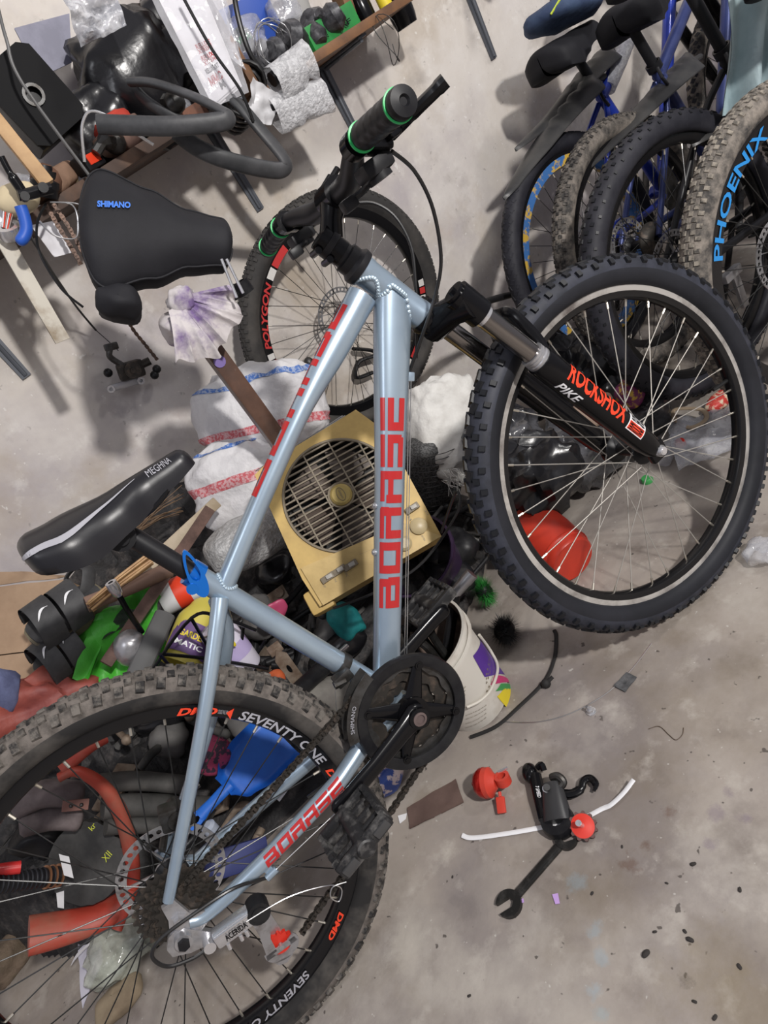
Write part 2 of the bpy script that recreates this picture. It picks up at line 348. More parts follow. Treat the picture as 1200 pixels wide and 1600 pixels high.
TREADS = {'xc': (58, [(-0.22, .020, .012, .004, 0, .2), (0.22, .020, .012, .004, .5, -.2), (-0.62, .011, .012, .0045, .25, 0), (0.62, .011, .012, .0045, .25, 0), (-1.0, .010, .012, .0055, .75, 0), (1.0, .010, .012, .0055, .75, 0)]),
          'block': (74, [(-0.2, .012, .010, .0035, 0, 0), (0.2, .012, .010, .0035, .5, 0), (-0.58, .011, .011, .004, .5, 0), (0.58, .011, .011, .004, .5, 0), (-0.98, .0125, .017, .0045, 0, .15), (0.98, .0125, .017, .0045, 0, -.15)]),
          'dense': (92, [(-0.15, .010, .009, .003, 0, 0), (0.15, .010, .009, .003, .5, 0), (-0.45, .010, .010, .003, .5, 0), (0.45, .010, .010, .003, .5, 0), (-0.78, .009, .012, .0035, 0, 0), (0.78, .009, .012, .0035, 0, 0)]),
          'dots': (60, [(-0.2, .010, .010, .0035, 0, 0), (0.2, .010, .010, .0035, .5, 0), (-0.55, .009, .009, .003, .5, 0), (0.55, .009, .009, .003, .5, 0), (-1.0, .007, .008, .003, 0, 0), (1.0, .007, .008, .003, 0, 0)]),
          'city': (70, [(-0.3, .016, .014, .0015, 0, .5), (0.3, .016, .014, .0015, .5, -.5), (-0.75, .012, .010, .0015, .5, .5), (0.75, .012, .010, .0015, .5, -.5)])}
def wheel(parent, C, R=0.335, r=0.027, tread='xc', tm=None, km=None, rim=None, track=None, sm=None, nsp=32, pre='', rim_in=0.262, rotor=None, valve=True, phase=0.0, hubm=None, rr=0.286, crown=None):
    C = V(C); tm = tm or M_RUBBER; km = km or M_KNOB; rim = rim or M_RIM; track = track or M_RIM; sm = sm or M_SPOKE
    Rc = R - r; prof = []
    for k in range(17):
        a = lerp(-2.35, 2.35, k / 16); prof.append((Rc + r * math.cos(a), r * math.sin(a)))
    prof = [(rr - 0.002, -0.012)] + prof + [(rr - 0.002, 0.012)]
    tyre = MB().lathe(prof, C, (0, 1, 0), 96, mis=[1 if abs(i - 8.5) < 5 else 0 for i in range(len(prof) - 1)]).build(pre + 'tyre', [tm, crown or tm], parent, 60)
    n, rows = TREADS[tread]; b = MB(); knob_rows(b, C, R, r, n, rows); b.build('tread', km, tyre, None)
    rp = [(rr, -.0135), (rr, -.0105), (rr - .008, -.009), (rr - .008, .009), (rr, .0105), (rr, .0135), (rr - .011, .0138), (rim_in + .003, .011), (rim_in, .006), (rim_in, -.006), (rim_in + .003, -.011), (rr - .011, -.0138)]
    mi = [1, 0, 0, 0, 1, 1, 0, 0, 0, 0, 0, 1]
    ro = MB().lathe(rp, C, (0, 1, 0), 96, closed=True, mis=mi).build(pre + 'rim', [rim, track], parent, 40)
    hub = MB(); hub.lathe([(0, -.062), (.005, -.062), (.005, -.048), (.010, -.046), (.012, -.038), (.024, -.036), (.026, -.033), (.024, -.030), (.013, -.024), (.012, .024), (.024, .030), (.026, .033), (.024, .036), (.012, .040), (.006, .048), (.005, .062), (0, .062)], C, (0, 1, 0), 24)
    hub.build(pre + 'hub', hubm or M_PLAST, parent, 40)
    base = {}
    for side in (-1, 1):
        for cr in (-1, 1):
            m = MB(); a0 = cr * 1.15
            p0 = V((.023 * math.cos(a0), side * .034, .023 * math.sin(a0))); p1 = V((rim_in + .002, side * .002, 0))
            m.tube([p0, p1], .0010, 5, 0); d = (p1 - p0).normalized(); m.tube([p1 - d * .014, p1 - d * .001], .0021, 6, 1)
            base[(side, cr)] = m.mesh('spoke', [sm, M_NIP], 40)
    for k in range(nsp):
        side = -1 if k % 2 else 1; cr = -1 if (k // 2) % 2 else 1
        o = link('spoke', base[(side, cr)], ro); o.matrix_local = Matrix.Translation(C) @ Matrix.Rotation(2 * PI * k / nsp + phase, 4, 'Y')
    if valve:
        a = phase + 0.1; d = V((math.cos(a), 0, -math.sin(a)))
        MB().tube([C + d * (rim_in + .004), C + d * (rim_in - .022), C + d * (rim_in - .038)], [.004, .0038, .003], 8).build('valve', M_SPOKE_B, ro)
    if rotor:
        y0 = rotor; b = MB(); rot_holes(b, C + V((0, y0, 0)), .080, .064); b.build('brake_rotor', M_STEEL, parent, 40)
    return tyre, ro
def rot_holes(b, C, ro, ri, n=36):
    # brake rotor: ring with holes + carrier arms
    for k in range(n):
        a0, a1 = 2 * PI * k / n, 2 * PI * (k + 1) / n; am = (a0 + a1) / 2; rm = (ro + ri) / 2
        out = []; inn = []
        for q in range(8):
            t = q / 8 * 2 * PI; inn.append((rm * am + .0042 * math.cos(t), rm + .0042 * math.sin(t)))
            cx, cy = math.cos(t), math.sin(t); s = max(abs(cx), abs(cy)); out.append((rm * am + (a1 - a0) * rm / 2 * cx / s, rm + (ro - ri) / 2 * cy / s))
        vs = []
        for L in (out, inn): vs += [C + V((p[1] * math.cos(p[0] / rm), 0, p[1] * math.sin(p[0] / rm))) for p in L]
        vs += [v + V((0, .0018, 0)) for v in vs]
        fs = []
        for q in range(8):
            l = (q + 1) % 8; fs += [(q, l, 8 + l, 8 + q), (16 + q, 24 + q, 24 + l, 16 + l), (8 + q, 8 + l, 24 + l, 24 + q), (q, 16 + q, 16 + l, l)]
        b.add(vs, fs)
    for k in range(6):
        a = 2 * PI * k / 6; p0 = C + V((.018 * math.cos(a), 0, .018 * math.sin(a))); p1 = C + V((ri * math.cos(a + .5), 0, ri * math.sin(a + .5)))
        b.tube([p0, p1], .004, 6, flat=.3)
    b.lathe([(.012, -.002), (.026, -.002), (.026, .002), (.012, .002)], C, (0, 1, 0), 24, closed=True)
def arcmap(C, r0, r1, a0, a1, y):
    """letter square -> wheel side; x runs from angle a0 to a1 (measured in the xz plane), letter foot at r0, top at r1"""
    return lambda x, h: C + V((math.cos(a0 + (a1 - a0) * x) * (r0 + (r1 - r0) * h), y, math.sin(a0 + (a1 - a0) * x) * (r0 + (r1 - r0) * h)))
def tubemap(p0, p1, rad, cx, cy, up_deg, h_deg, s0, s1, off=.0006, sq=1.0):
    """letters along the tube from fraction s0 to s1; letter height spans h_deg centred on up_deg; cx, cy: section axes"""
    def fn(x, y):
        t = lerp(s0, s1, x); a = math.radians(up_deg + (y - .5) * h_deg); p = p0.lerp(p1, t); r = rad(t)
        c, s = math.cos(a), math.sin(a); return p + cx * ((r[0] + off) * math.copysign(abs(c) ** sq, c)) + cy * ((r[1] + off) * math.copysign(abs(s) ** sq, s))
    return fn
def oval_tube(b, p0, p1, rad, cx, cy, n=28, m=14, sq=1.0, mi=0):
    def fn(i, j):
        a = 2 * PI * j; r = rad(i); c, s = math.cos(a), math.sin(a)
        return p0.lerp(p1, i) + cx * (r[0] * math.copysign(abs(c) ** sq, c)) + cy * (r[1] * math.copysign(abs(s) ** sq, s))
    b.grid(fn, m, n, cv=True, mi=mi)
def weld(b, p0, d, r, C, ax, Rc, n=34, br=.0032):
    """scalloped bead where a tube (axis p0 + t d, radius r) meets a cylinder (C, ax, Rc)"""
    d = V(d).normalized(); ax = V(ax).normalized(); u, w_ = perp(d)
    for k in range(n):
        a = 2 * PI * k / n; q = p0 + u * (r * math.cos(a)) + w_ * (r * math.sin(a))
        m = q - C; m = m - ax * m.dot(ax); e = d - ax * d.dot(ax)
        A = e.dot(e); B = m.dot(e); D = B * B - A * (m.dot(m) - Rc * Rc)
        t = (-B - math.sqrt(D)) / A if D > 0 else -B / A
        b.ball(q + d * t, br, 6, 5)
def saddle_mesh(b, L, wk, zk, dk, n=30, m=21, mi=0, puff=2.4):
    """x: 0 tail .. L nose; wk half width, zk top height, dk skirt depth"""
    def fn(i, j):
        t = 0.5 - 0.5 * math.cos(PI * i); e = min(1, math.sqrt(max(0, 1 - (1 - min(1, t / .09)) ** 2))) * min(1, math.sqrt(max(0, 1 - (1 - min(1, (1 - t) / .06)) ** 2)))
        e = max(e, .02); hw = curve1(wk, t) * e; d = curve1(dk, t) * (.35 + .65 * e); z = curve1(zk, t) - (1 - e) * .018
        s = j * 2 - 1; a = abs(s)
        if a < .62: q = a / .62; y = hw * q * .97; zz = z - d * .42 * q ** puff
        elif a < .9: q = (a - .62) / .28; y = hw * (.97 + .03 * q - .05 * q * q); zz = z - d * (.42 + .58 * q)
        else: q = (a - .9) / .1; y = hw * .95 * (1 - q * .9); zz = z - d + .004 * q
        return V((t * L, math.copysign(y, s), zz))
    b.grid(fn, n, m, mi=mi)
def chain_path(b, pts, pitch=.0127, mi=0):
    P = spline(pts, 24); d = [0]
    for a, c in zip(P, P[1:]): d.append(d[-1] + (c - a).length)
    out = []; s = 0; k = 0
    while s < d[-1]:
        while d[k + 1] < s: k += 1
        t = (s - d[k]) / max(1e-9, d[k + 1] - d[k]); out.append(P[k].lerp(P[k + 1], t)); s += pitch
    for i, (p, q) in enumerate(zip(out, out[1:])):
        ax = V((0, 1, 0)); x = (q - p).normalized(); y = ax - x * ax.dot(x); y.normalize(); z = x.cross(y)
        w_ = .0038 if i % 2 else .0026
        for s in (-1, 1):
            o = (p + q) / 2 + y * (s * w_); R = Matrix((x, y, z)).transposed()
            for cc, sz in ((0, (.0095, .0010, .0058)), (-.0052, (.0062, .0010, .0082)), (.0052, (.0062, .0010, .0082))):
                b.box(o + x * cc, sz, R, mi)
        b.tube([p - y * .0046, p + y * .0046], .0024, 7, mi)
    return b

# ------------------------------------------------------------------ the silver-blue mountain bike
LEAN = 0.1689
B = thing('mountain_bike', 'silver blue hardtail mountain bike with red lettering, leaning in front of the junk heap', 'bicycle', Matrix.Rotation(-LEAN, 4, 'X'))
RW = .335
BINV = B.matrix_world.inverted() if False else Matrix.Rotation(LEAN, 4, 'X')
def bl(u, v, k=0.0):
    c = BINV @ CAM_POS; r = BINV.to_3x3() @ ray(u, v); return c + r * ((k - c.y) / r.y)
HA = math.radians(69.4); AX = V((-math.cos(HA), 0, math.sin(HA))); FW = V((math.sin(HA), 0, math.cos(HA)))
HT = V((.7833, 0, .8623)); HB = HT - AX * .114
BBP = V((.4231, 0, .302)); SD = V((-math.cos(math.radians(74.4)), 0, math.sin(math.radians(74.4))))
ST_TOP = BBP + SD * .386
YV = V((0, 1, 0))
# frame tubes
b = MB(); b.lathe([(.0155, -.001), (.0225, -.001), (.0225, .008), (.0215, .012), (.0215, .102), (.0225, .106), (.0225, .115), (.0155, .115)], HB, AX, 36, closed=True)
ht = b.build('head_tube', M_FRAME, B)
tt0 = V((.330, 0, .629)); tt1 = HT - AX * .038
dt_d = (tt1 - tt0).normalized(); tz = dt_d.cross(YV).normalized()
def tt_r(t): e = curve1([(0, .0145), (.45, .0145), (.8, .0215), (1, .0225)], t); return (e, curve1([(0, .0145), (.6, .0150), (1, .0185)], t))
TTP = spline([bl(347, 925), bl(410, 775), bl(470, 642), bl(522, 545), bl(566, 462)], 12)
def tt_pt(t): x = max(0, min(len(TTP) - 1.001, t * (len(TTP) - 1))); i = int(x); return TTP[i].lerp(TTP[i + 1], x - i)
b = MB(); b.grid(lambda i, j: tt_pt(i) + tz * (tt_r(i)[0] * math.cos(2 * PI * j)) + YV * (tt_r(i)[1] * math.sin(2 * PI * j)), 30, 28, cv=True); ttube = b.build('top_tube', M_FRAME, B)
dd0 = BBP + V((.001, 0, .033)); dd1 = HB + AX * .056
dv = (dd1 - dd0).normalized(); dz = dv.cross(YV).normalized()
def dt_r(t): return (curve1([(0, .0205), (.5, .0225), (1, .029)], t), curve1([(0, .021), (1, .022)], t))
b = MB(); oval_tube(b, dd0, dd1, dt_r, dz, YV, sq=.8); dtube = b.build('down_tube', M_FRAME, B)
b = MB(); b.tube([BBP, ST_TOP + SD * .004], .0168, 28); stube = b.build('seat_tube', M_FRAME, B)
b = MB(); b.lathe([(.017, -.036), (.021, -.036), (.021, .036), (.017, .036)], BBP, YV, 28, closed=True); b.build('bottom_bracket_shell', M_FRAME, B)
ssR = []
for s in (-1, 1):
    p = [V((.318, s * .012, .622)), V((.290, s * .034, .560)), V((.200, s * .052, .480)), V((.075, s * .060, .395)), V((.004, s * .062, .352))]
    if s < 0: p = [bl(344, 935, -.012), bl(338, 985, -.024), bl(320, 1110, -.044), bl(292, 1260, -.056), bl(263, 1408, -.062)]
    b = MB(); b.tube(spline(p, 6), [lerp(.0125, .0080, i / 24) for i in range(25)], 16); b.build('seat_stay', M_FRAME, B)
    c = [BBP + V((-.01, s * .024, .0)), V((.345, s * .028, .304)), V((.30, s * .040, .301)), V((.255, s * .051, .300)), V((.13, s * .062, .302)), V((.030, s * .063, .306)), V((.004, s * .063, .318))]
    b = MB(); b.tube(spline(c, 6), [curve1([(0, .0150), (.5, .0130), (1, .0085)], i / 36) for i in range(37)], 18); cs = b.build('chainstay', M_FRAME, B)
    if s < 0: CS = cs; CSP = spline(c, 6)
    dp = [(-.020, .305), (.004, .296), (.034, .302), (.028, .316), (.014, .33), (.014, .362), (-.004, .366), (-.010, .345), (-.024, .325)]
    b = MB(); b.prism([(x, z) for x, z in dp], .007, Matrix.Translation((0, s * .064, 0)) @ Matrix.Rotation(PI / 2, 4, 'X')); b.build('dropout', M_STEEL if s < 0 else M_FRAME, B)
te = (TTP[-1] - TTP[-6]).normalized(); ts = (TTP[0] - TTP[6]).normalized()
for (q0, qd, qr, qC, qA, qR, qn, qb) in ((TTP[-6], te, .0205, HT, AX, .0218, 34, .0036), (dd0, dv, .0255, HT, AX, .0218, 44, .0040), (TTP[6], ts, .0150, BBP, SD, .0172, 26, .0028)):
    b = MB(); weld(b, q0, qd, qr, qC, qA, qR, qn, qb); b.build('weld_bead', M_WELD, B)
# decals of the frame
fn = tubemap(dd0, dd1, dt_r, dz, YV, -74, 84, .215, .745, .0008, .8)
rects_decal(block_word('BORASE'), fn, M_RED, dtube, nx=5, ny=6, label='red block letters on the down tube')
def fn(x, y):
    t = lerp(.24, .90, x); a = math.radians(8 + (y - .5) * 110); r = tt_r(t)
    return tt_pt(t) + tz * ((r[0] + .0006) * math.cos(a)) + YV * ((r[1] + .0006) * math.sin(a))
rects_decal(block_word('BORASE'), fn, M_RED, ttube, nx=5, ny=6, label='red block letters over the top tube')
c0, c1 = V((.128, -.0622, .3015)), V((.272, -.0475, .3003))
cx_ = V((0, -1, 0)); cy_ = V((0, 0, 1))
def cs_on(x, y):
    xv = lerp(.128, .276, x) + .005 * (y - .5); k = max(i for i in range(len(CSP) - 1) if CSP[i].x >= xv); p, q = CSP[k], CSP[k + 1]; f = (p.x - xv) / (p.x - q.x); c = p.lerp(q, f)
    r = curve1([(0, .0150), (.5, .0130), (1, .0085)], (k + f) / 36) + .0008; a = (y - .5) * 1.5 + .25; return c + V((0, -r * math.cos(a), r * math.sin(a)))
rects_decal(block_word('BORASE'), cs_on, M_RED, CS, nx=3, ny=5, label='red letters on the chainstay')
# bosses, cable stops, band
for t in (.475, .355):
    b = MB(); p = dd0.lerp(dd1, t) + dz * (dt_r(t)[0] - .001); b.cyl(p, p + dz * .004, .0055, 12); b.cyl(p + dz * .004, p + dz * .006, .0035, 6); b.build('bottle_boss', M_STEEL, B)
def dloc(t, a, off): r = dt_r(t); return dd0.lerp(dd1, t) + dz * ((r[0] + off) * math.cos(a)) + YV * ((r[1] + off) * math.sin(a))
stop = dloc(.80, math.radians(-170), .003)
b = MB(); b.bevbox(stop, (.012, .010, .014), .002, Matrix((dz, YV, dv)).transposed()); b.build('cable_stop', M_FRAME, B)
b = MB(); b.tube([stop + V((0, .004, 0)), dloc(.06, math.radians(-175), .010)], .0007, 5); b.tube([stop + V((0, -.004, 0)), dloc(.05, math.radians(-160), .012)], .0007, 5); b.build('brake_cable', M_WIRE, B)
stop2 = V((.122, -.068, .282))
b = MB(); b.cyl(stop2 - V((.009, 0, 0)), stop2 + V((.009, 0, 0)), .0055, 12); b.bevbox(stop2 + V((0, .004, .007)), (.012, .006, .010), .001); b.build('cable_stop', M_FRAME, B)
b = MB(); b.tube([stop2, V((.25, -.066, .276)), V((.36, -.05, .275))], .0008, 5); b.build('shift_cable', M_WIRE, B)
# bottle-cage-less seat cluster: clamp, post, saddle
b = MB(); b.lathe([(.0168, -.008), (.0198, -.008), (.0198, .010), (.0138, .010)], ST_TOP, SD, 28); cl = b.build('seat_clamp', M_BLUE, B)
b = MB(); Mq = frame(ST_TOP + V((0, -.026, 0)), SD + V((.55, 0, 0)), (0, -1, 0))
o_ = []; i_ = []
for k in range(28):
    a = 2 * PI * k / 28; x = math.cos(a); y = math.sin(a); wv = .011 - .003 * x
    o_.append((.008 + .036 * x, wv * y)); i_.append((.017 + .020 * x, (wv - .0045) * y))
b.plate(o_, i_, .006, Mq); b.tube([ST_TOP + V((-.01, -.024, -.004)), ST_TOP + V((-.012, .022, -.006))], .004, 10); b.cyl(ST_TOP + V((-.014, -.03, -.006)), ST_TOP + V((-.012, -.014, -.006)), .008, 14)
b.build('quick_release_lever', M_BLUE, B)
POST = ST_TOP + SD * .105
b = MB(); b.tube([ST_TOP - SD * .03, POST - SD * .012, POST], [.0137, .0137, .0125], 26); b.build('seat_post', M_SATIN, B)
b = MB(); pc = POST + SD * .006 + V((-.006, 0, 0))
b.cyl(pc + V((0, -.024, 0)), pc + V((0, .024, 0)), .019, 24); b.cyl(pc + V((0, -.029, 0)), pc + V((0, .029, 0)), .011, 16); b.cyl(pc + V((0, -.034, 0)), pc + V((0, .034, 0)), .006, 6); b.bevbox(pc + V((.0, 0, .017)), (.05, .054, .012), .003)
b.build('saddle_clamp', M_PLAST, B)
SAD = Matrix.Translation((.180, 0, .846)) @ Matrix.Rotation(math.radians(4), 4, 'Y')
b = MB(); saddle_mesh(b, .243, [(0, .066), (.22, .072), (.5, .046), (.72, .022), (1, .019)], [(0, .014), (.2, .008), (.55, -.002), (1, -.006)], [(0, .050), (.3, .066), (.55, .054), (.8, .040), (1, .030)])
b.xf(SAD); sad = b.build('saddle', M_SADDLE, B, 80)
def sadpt(t, j, off=.0012):
    q = MB(); res = []
    tt = MB(); saddle_mesh(tt, .243, [(0, .066), (.22, .072), (.5, .046), (.72, .022), (1, .019)], [(0, .014), (.2, .008), (.55, -.002), (1, -.006)], [(0, .050), (.3, .066), (.55, .054), (.8, .040), (1, .030)], 61, 41)
    return tt.v
SV = sadpt(0, 0)
def sad_on(i, j, off=.0012):
    x = max(0, min(59.999, i * 60)); y = max(0, min(39.999, j * 40)); a, c = int(x), int(y); fx, fy = x - a, y - c
    g = lambda p, q: SV[p * 41 + q]
    P = g(a, c) * (1 - fx) * (1 - fy) + g(a + 1, c) * fx * (1 - fy) + g(a, c + 1) * (1 - fx) * fy + g(a + 1, c + 1) * fx * fy
    n = (g(a + 1, c) - g(a, c)).cross(g(a, c + 1) - g(a, c)); n = n.normalized() if n.length > 0 else V((0, 0, 1))
    if n.z < -.2: n = -n
    return SAD @ (P + n * off)
decal('MEGHNA', lambda x, y: sad_on(.665 + .125 * x, .235 + .11 * y), M_SILVPRINT, sad, cell=.3)
b = MB()
for (pts) in ([(.055, .17, .010), (.24, .225, .020), (.36, .225, .017), (.62, .33, .004)],):
    n = 24
    P = spline([V((p[0], p[1], p[2])) for p in pts], 10)
    vs = []; 
    for p in P: vs += [sad_on(p.x, p.y - p.z, .001), sad_on(p.x, p.y + p.z, .001)]
    b.add(vs, [(2 * i, 2 * i + 1, 2 * i + 3, 2 * i + 2) for i in range(len(P) - 1)])
b.build('stripe', M_SILVPRINT, sad, None)
for s in (-1, 1):
    b = MB(); p = [SAD @ V(q) for q in ((.035, s * .038, -.030), (.07, s * .024, -.048), (.105, s * .021, -.052), (.15, s * .021, -.052), (.185, s * .018, -.045), (.222, s * .009, -.022), (.235, s * .006, -.018))]
    b.tube(spline(p, 6), .0040, 10); b.build('saddle_rail', M_BLACK, B)
# headset, stem, bar
b = MB(); b.lathe([(.012, 0), (.0265, 0), (.0275, .006), (.0275, .010), (.024, .014), (.0225, .016), (.0225, .028), (.0185, .030), (.0185, .050), (.0215, .052), (.0215, .062), (0, .062)], HT + AX * .0005, AX, 30); b.build('headset', M_SATIN, B)
b = MB(); b.lathe([(.012, 0), (.0245, 0), (.0265, -.006), (.025, -.012), (.016, -.014)], HB, AX, 30); b.build('headset_cup', M_BLACK, B)
BC = HT + AX * .0865 + FW * .0599
ST0 = HT + AX * .058
b = MB(); b.cyl(ST0 - AX * .022, ST0 + AX * .018, .0195, 24); b.tube([ST0 + FW * .006, ST0.lerp(BC, .5), BC - (BC - ST0).normalized() * .014], [.0175, .0155, .0185], 20)
b.cyl(BC - YV * .024, BC + YV * .024, .0215, 24)
for s in (-1, 1):
    for k in (-1, 1):
        p = BC + FW * (.012 + .012) + YV * (s * .016) + AX * (k * .016); b.cyl(p - FW * .02, p + FW * .004, .0045, 10)
    p = ST0 - FW * .022 + YV * (s * .0) + AX * (s * .010); b.cyl(p - YV * .014, p + YV * .014, .0052, 10)
b.build('stem', M_BLACK, B)
for s in (-1, 1): pass
hb = [V((.809, 0, .962)), V((.809, .05, .962)), V((.806, .085, .966)), V((.797, .135, .980)), V((.791, .175, .986)), V((.788, .22, .984)), V((.785, .296, .978))]
full = [V((p.x, -p.y, p.z)) for p in reversed(hb)] + hb[1:]
b = MB(); P = spline(full, 6); b.tube(P, [curve1([(0, .0162), (.09, .0162), (.15, .0125), (.3, .0112)], abs(p.y)) for p in P], 20); b.build('handlebar', M_SATIN, B)
for s in (-1, 1):
    g0 = V((.7885, s * .185, .9855)); g1 = V((.785, s * .300, .978)); gd = (g1 - g0).normalized()
    prof = []
    for k in range(41):
        t = k / 40 * .115; r = .0150 + (.0009 if int(t / .0095) % 2 else 0) ; prof.append((r, t))
    prof = [(.0115, 0)] + prof + [(.0158, .1155), (.0150, .1185), (.006, .120), (.004, .117), (0, .117)]
    b = MB(); b.lathe(prof, g0, gd, 28); gr = b.build('grip', M_PLAST, B)
    for t in (.004, .1035):
        b = MB(); b.lathe([(.0150, t), (.0172, t + .0005), (.0172, t + .0030), (.0150, t + .0035)], g0, gd, 30); b.build('lock_ring', M_GREEN, gr)
# brake levers with shifters
def lever(s, M0):
    g = V((.7895, s * .165, .985)); 
    b = MB(); b.cyl(g - YV * .010, g + YV * .010, .0165, 18); b.bevbox(g + V((.020, s * .006, -.012)), (.034, .034, .020), .004, Matrix.Rotation(.5, 3, 'Y')); b.bevbox(g + V((.034, s * .022, -.014)), (.016, .03, .014), .003)
    b.cyl(g + V((.004, -s * .012, .004)), g + V((.004, -s * .022, .004)), .0055, 10, 1)
    lv = b.build('brake_lever_mount', [M_BLACK, M_CHROME], B)
    b = MB(); P = spline([g + V((.036, s * .018, -.016)), g + V((.050, s * .034, -.014)), g + V((.060, s * .055, -.012)), g + V((.076, s * .074, -.010)), g + V((.088, s * .084, -.008))], 6)
    b.tube(P, [.0075] * 10 + [.0085] * 10 + [.0095] * 5, 10, flat=.9, up=(1, 0, .1)); b.build('brake_lever', M_BLACK, lv)
    sh = g + V((.008, s * -.004 , -.032))
    b = MB(); b.bevbox(sh, (.044, .034, .020), .006); b.cyl(sh, sh + V((0, 0, -.016)), .016, 18)
    P = spline([sh + V((-.002, -s * .010, -.008)), sh + V((-.014, -s * .030, -.012)), sh + V((-.030, -s * .036, -.012))], 6); b.tube(P, .0055, 8, flat=.8); b.bevbox(P[-1] + V((-.006, 0, -.003)), (.022, .016, .016), .004)
    b.build('shifter', M_PLAST, lv)
    return g
gR = lever(-1, None); gL = lever(1, None)
b = MB(); b.tube(spline([bl(612, 236, -.17), bl(648, 268, -.15), bl(676, 325, -.12), bl(689, 400, -.09), bl(682, 455, -.065), bl(663, 515, -.045), stop + V((.008, -.002, .010)), stop], 10), .0026, 8); b.build('brake_hose', M_CABLE, B)
b = MB(); b.tube(spline([bl(552, 318, .06), bl(585, 318, .05), bl(618, 340, .04), bl(642, 385, .035), bl(649, 440, .035), bl(652, 500, .04), bl(650, 560, .05)], 10), .0026, 8); b.build('brake_hose', M_CABLE, B)
# fork
FL = .466; FO = .0419
FA = HB - AX * FL + FW * FO
b = MB(); b.cyl(HB - AX * .012, HB - AX * .03, .021, 24)
b.tube([HB - AX * .034 + YV * .074 + FW * FO * .8, HB - AX * .026 + YV * .04 + FW * .02, HB - AX * .024, HB - AX * .026 - YV * .04 + FW * .02, HB - AX * .034 - YV * .074 + FW * FO * .8], [.021, .020, .024, .020, .021], 16, flat=1.1)
CR = HB - AX * .034 + FW * FO * .8
for s in (-1, 1):
    q = CR + YV * (s * .060); b.cyl(q + AX * .024, q - AX * .026, .0225, 24)
    b.cyl(q + AX * .024, q + AX * .030, .018, 20); b.cyl(q + AX * .03, q + AX * .034, .006, 6)
b.build('fork_crown', M_BLACK, B)
low_top = None
for s in (-1, 1):
    q = CR + YV * (s * .060); end = FA + YV * (s * .060)
    dl = (end - q).normalized(); Ln = (end - q).length
    b = MB(); b.cyl(q, q + dl * .17, .0165, 28); b.cyl(q + dl * .024, q + dl * .034, .0172, 28, 1); b.build('stanchion', [M_STANCH, M_CHROME], B)
    b = MB(); b.lathe([(.0165, .132), (.0205, .132), (.0205, .136), (.019, .137), (.0205, .138), (.0205, .142), (.019, .143), (.021, .145), (.021, .150), (.0165, .151)], q, dl, 28); b.build('dust_seal', M_STEEL, B)
    b = MB(); b.lathe([(.0165, .149), (.0235, .150), (.0245, .156), (.0235, .200), (.0225, .30), (.0205, Ln - .03), (.018, Ln - .012), (.012, Ln + .006), (0, Ln + .012)], q, dl, 30); 
    b.bevbox(end + V((.002, 0, -.002)), (.036, .014, .034), .005); lw = b.build('fork_lower', M_BLACK, B)
    if s < 0:
        LWQ, LWD, LW = q, dl, lw
b = MB(); ap = [CR + YV * (s * .060) + LWD * .152 for s in (-1, 1)]
arch = [ap[0] + FW * .010, ap[0] + FW * .026 + AX * .02 + YV * .008, CR + FW * .045 - AX * .085 - YV * .03, CR + FW * .047 - AX * .080, CR + FW * .045 - AX * .085 + YV * .03, ap[1] + FW * .026 + AX * .02 - YV * .008, ap[1] + FW * .010]
b.tube(spline(arch, 6), .012, 10, flat=.7); b.build('fork_arch', M_BLACK, B)
fwd = (FW - LWD * FW.dot(LWD)).normalized(); side = V((0, -1, 0))
def lowmap(s0, s1, a0, a1, off=.0007):
    # letters run down the leg; foot at angle a0, top at a1 (0 = outwards, + = forwards)
    def fn(x, y):
        t = lerp(s0, s1, x); a = math.radians(lerp(a0, a1, y)); r = curve1([(.15, .0245), (.2, .0235), (.3, .0225), (.43, .0205)], t) + off
        return LWQ + LWD * t + side * (r * math.cos(a)) + fwd * (r * math.sin(a))
    return fn
decal('ROCKSHOX', lowmap(.195, .330, -18, 62), M_ORANGE, LW, bold=.03, cell=.3, label='orange red fork lettering')
decal('PIKE', lowmap(.190, .242, -72, -36), M_WHITE, LW, bold=.02, shear=.3, cell=.3)
rects_decal([(0, 0, 1, 1)], lowmap(.338, .378, -26, 66, .0006), M_WHITE, LW, name='badge', nx=6, ny=10)
rects_decal([(0, .03, 1, .46)], lowmap(.340, .376, -24, 64, .0009), M_ORANGE, LW, name='badge', nx=6, ny=10)
def bad(a0, a1):
    f0 = lowmap(.341, .375, -26, 66, .0012)
    return lambda x, y: f0(1 - y, lerp(a0, a1, x))
decal('SHOX', lambda x, y: bad(.52, .94)(x, y), M_BLACK, LW, bold=.03, cell=.5)
decal('ROCK', lambda x, y: bad(.07, .43)(x, y), M_BLACK, LW, bold=.03, cell=.5)
